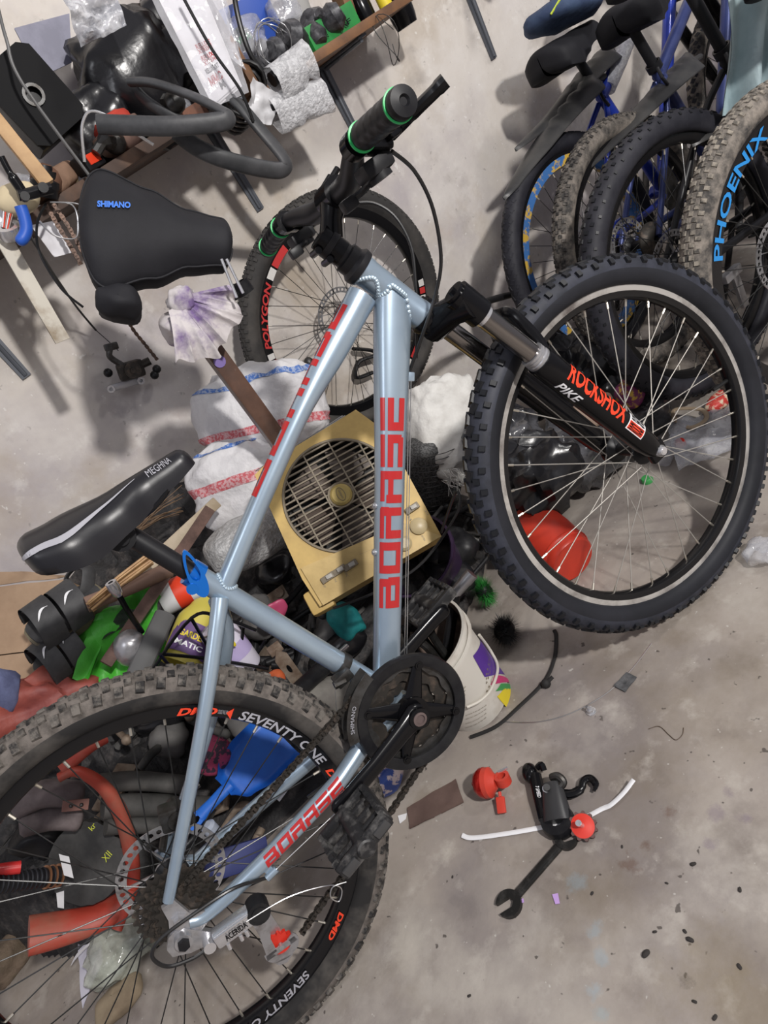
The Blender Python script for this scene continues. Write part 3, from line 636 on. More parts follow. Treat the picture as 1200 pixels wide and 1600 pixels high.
# wheels
wheel(B, FA, FA.z + .0015, .0285, 'xc', pre='front_', track=M_TRACK, nsp=36, phase=.05, crown=M_CROWN)
b = MB(); b.cyl(FA - YV * .082, FA + YV * .082, .0052, 12); b.lathe([(.005, 0), (.0105, 0), (.0105, .006), (.007, .012), (.005, .012)], FA - YV * .069, (0, -1, 0), 14); b.build('front_axle', M_CHROME, B)
RA = V((0, 0, RW))
tr, rrim = wheel(B, RA, RW, .0285, 'block', M_RUBBER_D, M_KNOB_D, pre='rear_', sm=M_SPOKE_B, nsp=36, rotor=.036, phase=.12, crown=M_CROWN_D)
def rang(u, v): q = bl(u, v, -.0146) - RA; return math.degrees(math.atan2(q.z, q.x))
for wd, a0, a1, m_, r0, r1, bo, sh in (('DMD', rang(276, 1117), rang(340, 1112), M_ORANGE, .268, .2785, .04, .3), ('DOUBLE WALL RIM', rang(341, 1112), rang(356, 1113), M_SILVPRINT, .2705, .2765, 0, 0), ('SEVENTY ONE', rang(373, 1120), rang(502, 1196), M_SILVPRINT, .266, .280, .02, .25), ('DMD', rang(508, 1204), rang(530, 1250), M_ORANGE, .268, .2785, .04, .3), ('DMD', -60, -70, M_ORANGE, .268, .2785, .04, .3), ('SEVENTY ONE', -82, -112, M_SILVPRINT, .266, .280, .02, .25)):
    decal(wd, arcmap(RA, r0, r1, math.radians(a0), math.radians(a1), -.0146), m_, rrim, bold=bo, shear=sh, cell=.3)
b = MB(); b.prism([(-.006, -.005), (.006, .006), (-.006, .007)], .0006, frame(bl(363, 1116, -.0148), (1, 0, -.2), (0, -1, 0))); b.build('emblem', M_ORANGE, rrim, None)
b = MB(); b.cyl(RA - YV * .080, RA + YV * .080, .0050, 12); b.lathe([(.005, 0), (.0115, 0), (.0115, .003), (.0085, .003), (.0085, .011), (.005, .011)], RA - YV * .0675, (0, -1, 0), 6); b.build('rear_axle', M_STEEL, B)
# cassette
b = MB()
for k, teeth in enumerate((28, 24, 21, 18, 16, 14)):
    r = teeth * .0127 / (2 * PI); y = -.036 - k * .0042; out = []
    for q in range(teeth * 4):
        a = 2 * PI * q / (teeth * 4); rr_ = r + (.0035 if q % 4 in (0, 1) else -.0022); out.append((rr_ * math.cos(a), rr_ * math.sin(a)))
    inn = [(.016 * math.cos(2 * PI * q / (teeth * 4)), .016 * math.sin(2 * PI * q / (teeth * 4))) for q in range(teeth * 4)]
    b.plate(out, inn, .0018, Matrix.Translation(RA + V((0, y, 0))) @ Matrix.Rotation(PI / 2, 4, 'X'))
b.cyl(RA - YV * .034, RA - YV * .060, .0165, 20); cas = b.build('cassette', M_GREASY, B, 30)
decal('SHIMANO', arcmap(RA, .0445, .0505, math.radians(172), math.radians(122), -.0375), M_SILVPRINT, cas, cell=.4)
# brake caliper on the far side
b = MB(); q = V((.060, .050, .395)); b.bevbox(q, (.05, .03, .036), .005, Matrix.Rotation(.5, 3, 'Y')); b.cyl(q + V((0, -.02, 0)), q + V((0, .03, 0)), .014, 16); b.tube([q + V((.02, .01, .01)), q + V((.05, .015, .005))], .006, 10); b.cyl(q + V((-.03, 0, -.01)), q + V((-.05, 0, -.028)), .006, 8); b.build('brake_caliper', M_DSTEEL, B)
# crankset
CB = BBP + V((0, -.058, 0))
def ring(teeth, y, tk, ri):
    out = []; inn = []; n = teeth * 4; r = teeth * .0127 / (2 * PI)
    for q in range(n):
        a = 2 * PI * q / n; out.append(((r + (.003 if q % 4 in (0, 1) else -.002)) * math.cos(a), (r + (.003 if q % 4 in (0, 1) else -.002)) * math.sin(a))); inn.append(((ri + .002 * math.sin(a * 12)) * math.cos(a), (ri + .002 * math.sin(a * 12)) * math.sin(a)))
    b.plate(out, inn, tk, Matrix.Translation(BBP + V((0, y, 0))) @ Matrix.Rotation(PI / 2, 4, 'X'))
b = MB(); ring(42, -.050, .003, .064); b.build('chainring', M_DSTEEL, B, 30)
b = MB(); ring(34, -.043, .003, .046); b.build('chainring', M_GREASY, B, 30)
b = MB(); ring(24, -.036, .003, .028); b.build('chainring', M_GREASY, B, 30)
b = MB(); b.lathe([(.074, -.002), (.074, .002), (.080, .004), (.0905, .0042), (.0925, .001), (.0925, -.006), (.090, -.006), (.089, -.001), (.080, -.001)], CB, (0, -1, 0), 72, closed=True); b.build('chain_guard', M_PLAST, B)
b = MB(); sp0 = math.radians(45)
for k in range(4):
    a = sp0 + k * PI / 2; d = V((math.cos(a), 0, math.sin(a))); p0 = BBP + V((0, -.056, 0)); e = p0 + d * .075
    b.tube([p0 + d * .008, p0 + d * .04, e], [.017, .0125, .0075], 12, flat=.4, up=V((0, 1, 0)).cross(d)); b.cyl(e + V((0, .008, 0)), e + V((0, -.007, 0)), .0065, 12); b.cyl(e + V((0, -.007, 0)), e + V((0, -.0085, 0)), .004, 6)
b.cyl(BBP + V((0, -.050, 0)), BBP + V((0, -.064, 0)), .026, 24); b.build('spider', M_BLACK, B)
def crank(s, ang):
    d = V((math.cos(ang), 0, math.sin(ang))); p0 = BBP + V((0, s * .070, 0)); p1 = p0 + d * .167 + V((0, s * .022, 0)); up = V((0, 1, 0)).cross(d)
    b = MB(); b.tube([p0 - d * .017, p0 - d * .012, p0, p0 + d * .03 + V((0, s * .006, 0)), p0 + d * .09 + V((0, s * .016, 0)), p1 - d * .02, p1, p1 + d * .008, p1 + d * .0125], [.010, .016, .0205, .0165, .0135, .0135, .0145, .012, .006], 16, flat=.55, up=up)
    b.lathe([(.0165, 0), (.0165, .006), (.0115, .007), (.0105, .003), (0, .003)], p0 + V((0, s * .009, 0)), (0, s, 0), 24, 0); cr = b.build('crank_arm', M_BLACK, B)
    b = MB(); b.lathe([(.0110, 0), (.0110, .0045), (.0075, .005), (.0075, .002), (0, .002)], p0 + V((0, s * .0125, 0)), (0, s, 0), 20); b.build('crank_bolt', mat('dull_bolt', (.16, .12, .115), .5, .4), cr)
    # pedal
    b = MB(); a0 = p1 + V((0, s * .004, 0)); b.cyl(a0, a0 + V((0, s * .025, 0)), .0062, 12); b.cyl(a0 + V((0, s * .02, 0)), a0 + V((0, s * .098, 0)), .0125, 14)
    tilt = Matrix.Rotation(-.12, 3, 'Y'); c = a0 + V((0, s * .060, 0))
    for yy, hh in ((.018, .022), (.094, .024)):
        q = a0 + V((0, s * yy, 0)); b.bevbox(q, (.092, .010, hh), .004, tilt)
    for xx in (-.043, .043):
        b.bevbox(c + tilt @ V((xx, -s * .004, 0)), (.010, .080, .020), .003, tilt)
        for k in range(5): b.box(c + tilt @ V((xx, s * (-.034 + k * .0155), .011)), (.007, .008, .006), tilt)
    for yy in (.036, .056, .076): b.bevbox(a0 + V((0, s * yy, 0)), (.080, .007, .013), .002, tilt)
    for k in (-1, 1): b.bevbox(a0 + V((0, s * .101, 0)) + tilt @ V((k * .03, 0, 0)), (.024, .004, .012), .001, tilt, 1)
    b.lathe([(.0135, 0), (.0135, .006), (.011, .008), (0, .008)], a0 + V((0, s * .097, 0)), (0, s, 0), 20)
    b.build('pedal', [mat('scuffed_pedal', (.02, .02, .022), .5, .2, (.16, .155, .15), 45, (.5, .75)), mat('grey_reflector', (.05, .05, .052), .3) if s < 0 else M_ORANGE], B)
crank(-1, math.radians(181.5)); crank(1, math.radians(1.5))
# front derailleur
b = MB(); fd = BBP + SD * .118; b.lathe([(.0170, -.007), (.0195, -.007), (.0195, .007), (.0170, .007)], fd, SD, 24, closed=True); b.bevbox(fd + V((-.012, -.022, -.006)), (.03, .02, .018), .003); b.cyl(fd + V((-.03, -.028, -.004)), fd + V((-.012, -.028, -.010)), .0065, 10)
cg = []
for k in range(13):
    a = math.radians(lerp(98, 160, k / 12)); cg.append((math.cos(a), math.sin(a)))
for y, mm in ((-.064, 0), (-.040, 0)):
    poly = [(c * .109, s * .109) for c, s in cg] + [(c * .093, s * .093) for c, s in reversed(cg)]
    b.prism(poly, .002, Matrix.Translation(BBP + V((0, y, .0))) @ Matrix.Rotation(PI / 2, 4, 'X'))
b.build('front_derailleur', M_DSTEEL, B)
fdo = B.children[-1]
decal('SHIMANO', arcmap(BBP, .098, .104, math.radians(150), math.radians(126), -.0662), M_SILVPRINT, fdo, cell=.4)
b = MB(); b.tube(spline([fd + V((-.03, -.03, -.006)), fd + V((-.055, -.03, -.045)), fd + V((-.045, -.03, -.07)), fd + V((-.02, -.028, -.055))], 6), .0009, 5); b.build('shift_cable', M_WIRE, B)
# rear derailleur
HG = V((-.014, -.066, .311))
b = MB(); b.prism([(-.026, -.010), (-.008, -.026), (.016, -.038), (.030, -.028), (.022, -.014), (.014, .002), (.008, .018), (-.012, .016), (-.024, .004)], .008, Matrix.Translation(HG) @ Matrix.Rotation(PI / 2, 4, 'X')); b.cyl(HG + V((0, .006, 0)), HG + V((0, -.014, 0)), .012, 18)
b.build('derailleur_hanger', M_STEEL, B)
b = MB(); b.cyl(HG - YV * .014, HG - YV * .020, .0085, 6); pv = V((.004, -.076, .279)); b.cyl(pv + YV * .01, pv - YV * .010, .0085, 16, 1)
e = V((.078, -.078, .264)); xd = (e - pv).normalized(); Mr = frame(pv.lerp(e, .5), xd, (0, -1, 0)).to_3x3()
b.bevbox(pv.lerp(e, .52), (.062, .024, .020), .004, Mr, 1); b.bevbox(pv.lerp(e, .52) + V((0, -.010, .009)), (.056, .003, .004), .001, Mr, 1); b.cyl(e + YV * .012, e - YV * .012, .0165, 18, 0); b.cyl(e - YV * .012, e - YV * .014, .011, 18, 0)
for k in (.25, .5, .62): q = pv.lerp(e, k) + V((0, -.008, -.012)); b.cyl(q, q + V((-.003, 0, -.009)), .003, 8, 1)
rd = b.build('rear_derailleur', [M_PLAST, M_CHROME], B)
decal('ACERIDA', lambda x, y: pv.lerp(e, .30 + .44 * x) + V((0, -.0125, 0)) + xd.cross(V((0, 1, 0))) * (-.005 + .010 * y), M_BLACK, rd, bold=.03, cell=.5)
JC = V((.058, -.060, .180))
b = MB(); d = (JC - e).normalized(); Mj = frame(JC, -d, (0, -1, 0))
def sector(a0, a1, r0, r1, n=14): return [(r1 * math.cos(lerp(a0, a1, k / n)), r1 * math.sin(lerp(a0, a1, k / n))) for k in range(n + 1)] + [(r0 * math.cos(lerp(a1, a0, k / n)), r0 * math.sin(lerp(a1, a0, k / n))) for k in range(n + 1)]
b.prism(sector(1.35, 5.2, .0135, .0265), .0018, Mj @ Matrix.Translation((0, 0, .007))); b.prism([(-.006, -.024), (.005, -.022), (.005, .024), (-.006, .026)], .0018, Mj @ Matrix.Translation((0, 0, .007)))
b.prism([(0, .008), (.0, .024), (.05, .016), (.092, .015), (.097, -.004), (.090, -.014), (.06, -.006), (.03, .006)][::-1], .0018, Mj @ Matrix.Translation((0, 0, .007))); b.prism([(-.026, -.008), (-.034, .004), (-.030, .016), (-.018, .020)][::-1], .0018, Mj @ Matrix.Translation((0, 0, .007)))
b.prism([(-.012, -.010), (.09, -.010), (.09, .010), (-.012, .012)], .0018, Mj @ Matrix.Translation((0, 0, -.007)))
b.cyl(JC - YV * .010, JC + YV * .010, .004, 8); b.build('derailleur_cage', M_STEEL, B)
def jockey(b, M, n=12, r=.0175):
    out = []
    for q in range(n * 4):
        a = 2 * PI * q / (n * 4); rr_ = r + (.0028 if q % 4 in (0, 1) else -.0008); out.append((rr_ * math.cos(a), rr_ * math.sin(a)))
    b.plate(out, [(.004 * math.cos(2 * PI * q / (n * 4)), .004 * math.sin(2 * PI * q / (n * 4))) for q in range(n * 4)], .0065, M)
M_JOCK = mat('red_jockey', (.62, .03, .015), .45)
b = MB(); jockey(b, Matrix.Translation(JC) @ Matrix.Rotation(PI / 2, 4, 'X')); b.build('jockey_wheel', M_JOCK, B)
b = MB(); b.tube(spline([stop2 - V((.008, 0, 0)), bl(365, 1388, -.085), bl(300, 1430, -.09), bl(250, 1468, -.092), bl(238, 1495, -.092), bl(262, 1510, -.09), bl(300, 1498, -.088), bl(322, 1484, -.082)], 10), .0026, 8); b.build('shift_housing', M_CABLE, B)
b = MB(); b.tube(spline([bl(385, 1440, -.1), bl(450, 1402, -.1), bl(510, 1384, -.1), bl(533, 1388, -.1), bl(530, 1408, -.1), bl(517, 1402, -.1), bl(520, 1386, -.1), bl(541, 1378, -.1)], 10), .0009, 5); b.build('cable_tail', M_WIRE, B)
# chain
b = MB()
chain_path(b, [V((.405, -.046, .388)), V((.30, -.048, .378)), V((.16, -.048, .366)), V((.02, -.048, .358)), V((-.028, -.048, .345)), V((-.026, -.048, .314)), V((.0, -.050, .300))])
b.build('chain_run', M_GREASY, B); b = MB()
chain_path(b, [V((.50, -.046, .276)), V((.47, -.046, .232)), V((.42, -.046, .217)), V((.36, -.044, .205)), V((.25, -.046, .18)), V((.15, -.05, .170)), V((.085, -.058, .162))])
b.build('chain_run', M_GREASY, B)
# ------------------------------------------------------------------ bikes parked along the wall
def noise3(p, f, seed=0.0): return mnoise.noise(V((p[0] * f + seed, p[1] * f - seed * .7, p[2] * f + seed * 1.3)))
def crumple(b, size, amp=.15, f=6.0, seed=0.0, n=28, m=18, pw=.75, mi=0, R=None, c=(0, 0, 0), ridged=True):
    """crumpled closed body, superellipsoid of the given full size"""
    c = V(c); sx, sy, sz = [q / 2 for q in size]; mn = min(sx, sy, sz)
    def sg(x): return math.copysign(abs(x) ** pw, x)
    def fn(i, j):
        th = 2 * PI * i; ph = -PI / 2 + PI * max(.001, min(.999, j)); q = V((sx * sg(math.cos(ph)) * sg(math.cos(th)), sy * sg(math.cos(ph)) * sg(math.sin(th)), sz * sg(math.sin(ph))))
        d = noise3(q, f, seed)
        if ridged: d = .6 * (1 - 2.2 * abs(noise3(q, f, seed))) + .5 * noise3(q, f * 2.3, seed + 5)
        q = q * (1 + amp * d * mn / max(mn, q.length) * 1.6); q = R @ q if R is not None else q
        return c + q
    b.grid(fn, n, m, cu=True, mi=mi); return b
def sheet(b, P, nu=16, nv=16, amp=.01, f=14.0, seed=0.0, th=.0006, mi=0):
    """crumpled sheet over a bilinear patch of four corners P00,P10,P11,P01"""
    P = [V(q) for q in P]; nrm = (P[1] - P[0]).cross(P[3] - P[0]).normalized()
    def fn(i, j):
        q = P[0] * (1 - i) * (1 - j) + P[1] * i * (1 - j) + P[2] * i * j + P[3] * (1 - i) * j
        return q + nrm * (amp * (1 - 2.5 * abs(noise3(q, f, seed))) + amp * .5 * noise3(q, f * 2.7, seed)) 
    b.grid(fn, nu, nv, mi=mi)
    if th: b.grid(lambda i, j: fn(1 - i, j) - nrm * th, nu, nv, mi=mi)
    return b
def mudguard(b, P, w0, w1, up, depth=.042, n=22, mi=0):
    """blade swept along P, width w0 -> pointed tip w1, arched section"""
    Q = spline(P, 8); N = len(Q)
    for side in (0, 1):
        def fn(i, j):
            k = i * (N - 1); a = int(min(k, N - 2)); p = Q[a].lerp(Q[a + 1], k - a); t = (Q[a + 1] - Q[a]).normalized(); u = (V(up) - t * V(up).dot(t)).normalized(); s = t.cross(u)
            wd = curve1([(0, w0 * .55), (.12, w0), (.6, w0 * .85), (.88, w0 * .42), (1, w1)], i); y = j * 2 - 1
            rib = .0025 * math.sin(i * 60) if (.12 < i < .5 and abs(y) < .35) else 0
            return p + s * (y * wd / 2) + u * (depth * (1 - y * y) * (1.2 - i) + rib - side * .0022)
        b.grid(fn if side == 0 else (lambda i, j: fn(1 - i, j)), 40, 9, mi=mi)
def pl(M, u, v, k=0.0):
    Mi = M.inverted(); c = Mi @ CAM_POS; r = Mi.to_3x3() @ ray(u, v); return c + r * ((k - c.y) / r.y)
def saddle_std(parent, M, m, nm='saddle', L=.27):
    b = MB(); saddle_mesh(b, L, [(0, .078), (.22, .086), (.5, .056), (.72, .034), (1, .028)], [(0, .022), (.2, .018), (.55, .01), (1, 0)], [(0, .075), (.3, .09), (.55, .075), (.8, .056), (1, .045)]); b.xf(M); return b.build(nm, m, parent, 80)
def parked(name, label, M, tread, tm, km, rim, frm, r=.027, saddle=True, sm=None, dec=None, nsp=32, bars=True, sadx=-.15, post=.80, fm=None, rim_in=.262, barz=.05, bw=1.0):
    P = thing(name, label, 'bicycle', M, 'bikes parked along the wall')
    RAx = V((0, 0, .335)); bb = V((.43, 0, .30)); st = V((.315, 0, .685)); hbm = V((.815, 0, .76)); htm = V((.775, 0, .875)); fa = V((1.04, 0, .335)); ax = (htm - hbm).normalized()
    ty, ri = wheel(P, RAx, .335, r, tread, tm, km, rim=rim, pre='rear_', sm=sm or M_SPOKE_B, nsp=nsp, phase=.2, rotor=.036, rim_in=rim_in)
    wheel(P, fa, .335, r, tread, fm or tm, km, rim=M_RIM, pre='front_', sm=M_SPOKE_B, nsp=24, phase=.1, valve=False)
    for nm, a, c, q in (('seat_tube', bb, st, .0165), ('top_tube', st - V((0, 0, .03)), htm - ax * .02, .017), ('down_tube', bb, hbm + ax * .02, .020), ('head_tube', hbm, htm, .020)):
        MB().tube([a, c], q, 18).build(nm, frm, P)
    MB().cyl(bb - YV * .036, bb + YV * .036, .021, 18).build('bottom_bracket_shell', frm, P)
    for s in (-1, 1):
        MB().tube(spline([st - V((0, -s * .012, .04)), V((.22, s * .045, .56)), V((0, s * .062, .345))], 6), .0085, 12).build('seat_stay', frm, P)
        MB().tube(spline([bb + V((-.01, s * .03, 0)), V((.3, s * .05, .30)), V((0, s * .062, .332))], 6), .010, 12).build('chainstay', frm, P)
        q = hbm - ax * .02 + V((.03, s * .062, 0)); MB().tube([q, fa + V((0, s * .06, 0))], .019, 14).build('fork_leg', M_BLACK, P)
    MB().tube([hbm + V((.03, -.075, -.02)), hbm + V((.01, 0, -.008)), hbm + V((.03, .075, -.02))], .02, 12).build('fork_crown', M_BLACK, P)
    sd = (st - bb).normalized(); pt = st + sd * (post - .685)
    MB().tube([st - sd * .02, pt], .0136, 16).build('seat_post', M_SATIN, P); MB().lathe([(.0165, -.01), (.0205, -.01), (.0205, .01), (.0165, .01)], st, sd, 20, closed=True).build('seat_clamp', M_SATIN, P)
    MB().tube([st + V((-.02, -.02, -.004)), st + V((-.03, -.03, -.03)), st + V((-.02, -.032, -.055))], .0045, 8).build('quick_release_lever', M_SATIN, P)
    b = MB(); b.cyl(bb - YV * .045, bb - YV * .05, .085, 40); b.build('chainring', M_DSTEEL, P)
    for s, d in ((-1, V((-.12, 0, -.12))), (1, V((.12, 0, .12)))):
        p0 = bb + V((0, s * .065, 0)); p1 = p0 + d + V((0, s * .015, 0)); MB().tube([p0, p1], .0125, 10, flat=.6).build('crank_arm', M_DSTEEL, P)
        b = MB(); b.cyl(p1, p1 + V((0, s * .1, 0)), .008, 10); b.bevbox(p1 + V((0, s * .055, 0)), (.09, .085, .02), .004); b.build('pedal', M_PLAST, P)
    b = MB(); b.lathe([(.012, -.032), (.05, -.032), (.05, -.036), (.04, -.040), (.035, -.046), (.026, -.052), (.012, -.052)], RAx, (0, 1, 0), 28); b.build('cassette', M_GREASY, P)
    b = MB(); b.bevbox((.03, -.075, .27), (.06, .02, .022), .004); b.bevbox((.045, -.07, .22), (.022, .012, .10), .004); b.build('rear_derailleur', M_STEEL, P)
    if bars:
        bc = htm + ax * barz + V((.05, 0, 0)); MB().tube([htm, htm + ax * barz, bc], .017, 14).build('stem', M_BLACK, P)
        MB().tube(spline([bc + V((-.03, -.30 * bw, .02)), bc + V((-.02, -.18 * bw, .02)), bc + V((0, -.06, 0)), bc + V((0, .06, 0)), bc + V((-.02, .18 * bw, .02)), bc + V((-.03, .30 * bw, .02))], 6), .0125, 14).build('handlebar', M_SATIN, P)
        for s in (-1, 1):
            MB().cyl(bc + V((-.022, s * .19 * bw, .02)), bc + V((-.03, s * .305 * bw, .02)), .0165, 18).build('grip', M_PLAST, P)
            MB().tube(spline([bc + V((-.01, s * .16 * bw, .01)), bc + V((.04, s * .18 * bw, -.005)), bc + V((.065, s * .22 * bw, -.02)), bc + V((.07, s * .28 * bw, -.03))], 5), .006, 8).build('brake_lever', M_BLACK, P)
    if saddle: saddle_std(P, Matrix.Translation(pt + V((sadx, 0, .055))), M_BCLOTH)
    b = MB(); b.tube([V((.24, .05, .31)), V((.20, .16, .02))], .008, 10); b.build('kickstand', M_SATIN, P)
    if dec:
        for (wd, a0, a1, m_, bo) in dec: decal(wd, arcmap(RAx, rim_in + .004, rim_in + .030, math.radians(a0), math.radians(a1), -.0146), m_, ri, bold=bo, cell=.3)
    return P, ri
def pm(x, y, yaw, lean): return Matrix.Translation((x, y, 0)) @ Matrix.Rotation(math.radians(yaw), 4, 'Z') @ Matrix.Rotation(-math.radians(lean), 4, 'X')
M_BLUEF = mat('blue_frame', (0.02, 0.05, 0.42), 0.3, 0.2, coat=.4); M_NAVY = mat('navy_frame', (0.03, 0.045, 0.16), 0.3, 0.3, (.06, .08, .22), 10, coat=.3)
M_GUARD = mat('mudguard_plastic', (0.03, 0.03, 0.032), 0.4, 0, (.06, .058, .056), 9); M_RIMYB = mat('yellow_blue_rim', (0.62, 0.40, 0.06), 0.4, 0, (0.05, 0.16, 0.42), 26, (.47, .52))
M_PHX = mat('phoenix_blue', (0.02, 0.24, 0.62), 0.4); M_RUBG = mat('grey_rubber', (0.016, 0.016, 0.022), 0.6, 0, (0.032, 0.032, 0.040), 12, bump=.08, spec=.3)
MA, MBk, MC, MD = pm(1.79, .83, 8, 4), pm(1.79, .62, 8, 4), pm(1.67, .38, 0, 4), pm(1.67, .11, 0, 4)
PA, riA = parked('parked_bike', 'blue framed bike with yellow and blue rims standing closest to the wall', MA, 'city', M_RUBG, M_RUBG, M_RIMYB, M_BLUEF, fm=M_MUD, post=.80, rim_in=.246)
PB, riB = parked('parked_bike', 'navy framed bike with narrow mud caked tyre beside the blue framed bike', MBk, 'dense', M_MUD, M_KNOB_D, M_RIM, M_NAVY, fm=M_RUBBER_D, post=.80, sadx=-.06, barz=.11)
PC, riC = parked('parked_bike', 'black framed bike with clean fat knobbly tyre and pale cloth over its saddle', MC, 'dots', M_RUBG, M_KNOB, M_RIM, M_SATIN, r=.030, post=.92, barz=.20)
def dang(u, v): q = pl(MD, u, v, -.0146) - V((0, 0, .335)); a = math.degrees(math.atan2(q.z, q.x)); return a + 360 if a < 0 else a
PD, riD = parked('parked_bike', 'bike with dried mud on its tyre and blue brand lettering on black rim', MD, 'dense', M_MUD, M_MUDK, M_RIM, M_SATIN, r=.029, dec=[('PHOENIX', dang(1120, 408), dang(1206, 232), M_PHX, .02), ('PHOENIX', 42, -40, M_PHX, .02)], rim_in=.243, barz=.05, bw=.74)
def guard(P, M, pts, w0, label=None, k=0.0):
    q = [pl(M, u, v, k) for u, v in pts]; b = MB(); mudguard(b, q, w0, .004, (0.25, 0, 1)); c = q[0]
    b.tube([c + V((.0, 0, 0)), c + V((.03, 0, .015)), c + V((.06, 0, .012))], .009, 10); b.build('mudguard', M_GUARD, P)
guard(PA, MA, [(955, 95), (915, 130), (860, 190), (806, 236)], .125, k=.03); guard(PA, MA, [(930, 140), (885, 185), (835, 245), (788, 312)], .125)
guard(PB, MBk, [(1080, 110), (1045, 140), (985, 195), (907, 274)], .115)
guard(PC, MC, [(1235, 55), (1195, 110), (1140, 185), (1081, 229)], .125)
# bubble wrap round the blue top tube and a bag / helmet hung on the far saddle
M_BUBBLE = mat('bubble_wrap', (0.62, 0.62, 0.64), 0.25, 0, (0.85, 0.85, 0.87), 90, (.45, .6), bump=.6, bscale=140, alpha=.72, spec=.8)
b = MB(); b.tube([V((.36, 0, .665)), V((.45, 0, .705)), V((.55, 0, .75))], [.024, .026, .024], 16, flat=1.0); b.build('bubble_wrap_sleeve', M_BUBBLE, PA)
sA = pl(MA, 868, 70); 
bagM = MA @ Matrix.Translation(V((.27, -.02, .905)))
M_DENIM = mat('navy_canvas', (0.03, 0.05, 0.11), 0.8, 0, (.06, .10, .18), 12, bump=.2)
t = thing('sling_bag', 'navy canvas sling bag with lime piping draped over far saddle', 'bag', bagM)
b = MB(); crumple(b, (.24, .17, .06), .25, 11, 3.0, R=Matrix.Rotation(.25, 3, 'Y')); b.build('bag_body', M_DENIM, t, 60)
b = MB(); b.tube(spline([(-.11, -.05, .02), (-.05, -.08, .045), (.05, -.075, .03), (.10, -.05, 0)], 6), .003, 6); b.build('piping', mat('lime_piping', (.5, .6, .05), .6), t)
b = MB(); b.bevbox((-.02, -.09, .035), (.03, .004, .012), .001); b.build('zip_pull', M_STEEL, t)
hM = MA @ Matrix.Translation(V((.47, -.03, .90)))
t = thing('cycle_helmet', 'small red and white cycling helmet hanging beside far saddle', 'helmet', hM)
for k in range(5):
    y = (k - 2) * .022; b = MB(); b.tube(spline([(-.10, y * .6, -.01), (-.05, y * 1.2, .05), (.03, y * 1.25, .062), (.10, y * .7, .01)], 6), [.009 + .003 * math.sin(PI * i / 18) for i in range(19)], 8); b.build('rib', M_WHITE if k % 2 else mat('helmet_red', (.55, .03, .04), .35), t)
b = MB(); b.lathe([(.075, -.012), (.082, -.004), (.082, .008), (.074, .012)], (0, 0, 0), (0, 0, 1), 24, closed=True); b.build('rim_band', M_SATIN, t)
# pale cloth over the saddle of the third bike
M_TEAL = mat('pale_teal_cloth', (0.36, 0.45, 0.47), 0.6, 0, (0.24, 0.33, 0.36), 7, (.4, .7), bump=.15, bscale=30)
cq = [atP(u, v, MC @ V((.2, -.09, .8)), V((-.5, -1, .15))) for u, v in ((1128, -70), (1290, -120), (1300, 150), (1140, 178))]
cpl = [V(q) for q in cq]
b = MB(); nrm = (cpl[1] - cpl[0]).cross(cpl[3] - cpl[0]).normalized()
def clothfn(i, j, o=0):
    q = cpl[0] * (1 - i) * (1 - j) + cpl[1] * i * (1 - j) + cpl[2] * i * j + cpl[3] * (1 - i) * j
    return q + nrm * (.04 * math.sin(i * 19 + 4 * j) * (.3 + .7 * j) * -1 + .02 * noise3(q, 9, 2)) + nrm * o
b.grid(lambda i, j: clothfn(i, j), 40, 24); b.grid(lambda i, j: clothfn(1 - i, j, .002), 40, 24)
solo('saddle_cloth', b, M_TEAL, None, 'pale teal cloth sheet hanging in folds over a parked saddle', 'cloth', smooth=70)
# ------------------------------------------------------------------ shelves on the wall and what lies on them
def wl(s, off, z): return WALL_P + WALL_X * s + WALL_N * off + V((0, 0, z))
WR = Matrix((WALL_X, -WALL_N, V((0, 0, 1)))).transposed()       # local x along wall, y into wall, z up
def wm(s, off, z): return Matrix.Translation(wl(s, off, z)) @ WR.to_4x4()
M_WOOD = mat('brown_plywood', (0.22, 0.105, 0.045), 0.6, 0, (0.11, 0.055, 0.03), 8, (.4, .65)); M_WOODD = mat('dark_board', (0.07, 0.045, 0.035), 0.75, 0, (.16, .085, .05), 9, (.5, .75)); M_PINE = mat('pale_pine', (0.52, 0.33, 0.16), 0.6, 0, (0.38, 0.22, 0.10), 12)
M_BRKT = mat('grey_bracket', (0.13, 0.14, 0.16), 0.4, 0.5)
SH1, SH2 = 1.145, 1.175
t = thing('wall_shelf', 'brown plywood shelf with upright side panel holding cartons', 'shelf', wm(.28, .125, SH1))
MB().bevbox((0, 0, 0), (.53, .25, .022), .002).build('board', M_WOOD, t); MB().bevbox((-.262, 0, .19), (.020, .25, .36), .002).build('side_panel', M_WOOD, t)
t = thing('wall_shelf', 'dark wooden board shelf crowded with scrap above the bench saddle', 'shelf', wm(-.62, .135, SH2))
MB().bevbox((0, 0, 0), (.98, .27, .026), .002).build('board', M_WOODD, t); MB().bevbox((.44, -.13, .006), (.10, .012, .03), .002).build('edge_strip', mat('red_brown_lipping', (.28, .11, .06), .7, 0, (.14, .07, .05), 20), t)
def bracket(s, z, lab):
    t = thing('shelf_bracket', lab, 'bracket', wm(s, .0, z), 'grey steel shelf brackets on the wall')
    b = MB(); b.prism([(-.012, -.235), (.012, -.235), (.016, 0), (-.016, 0)], .006, Matrix.Translation((0, -.004, 0)) @ Matrix.Rotation(PI / 2, 4, 'X')); b.tube([(0, -.008, -.23), (0, -.010, -.1), (0, -.012, -.01)], .0055, 8); b.cyl((0, -.010, -.222), (0, -.001, -.222), .005, 10); b.build('wall_leg', M_BRKT, t)
    b = MB(); b.bevbox((0, -.115, -.004), (.028, .23, .006), .001); b.tube([(0, -.22, -.01), (0, -.02, -.012)], .0055, 8); b.build('shelf_leg', M_BRKT, t)
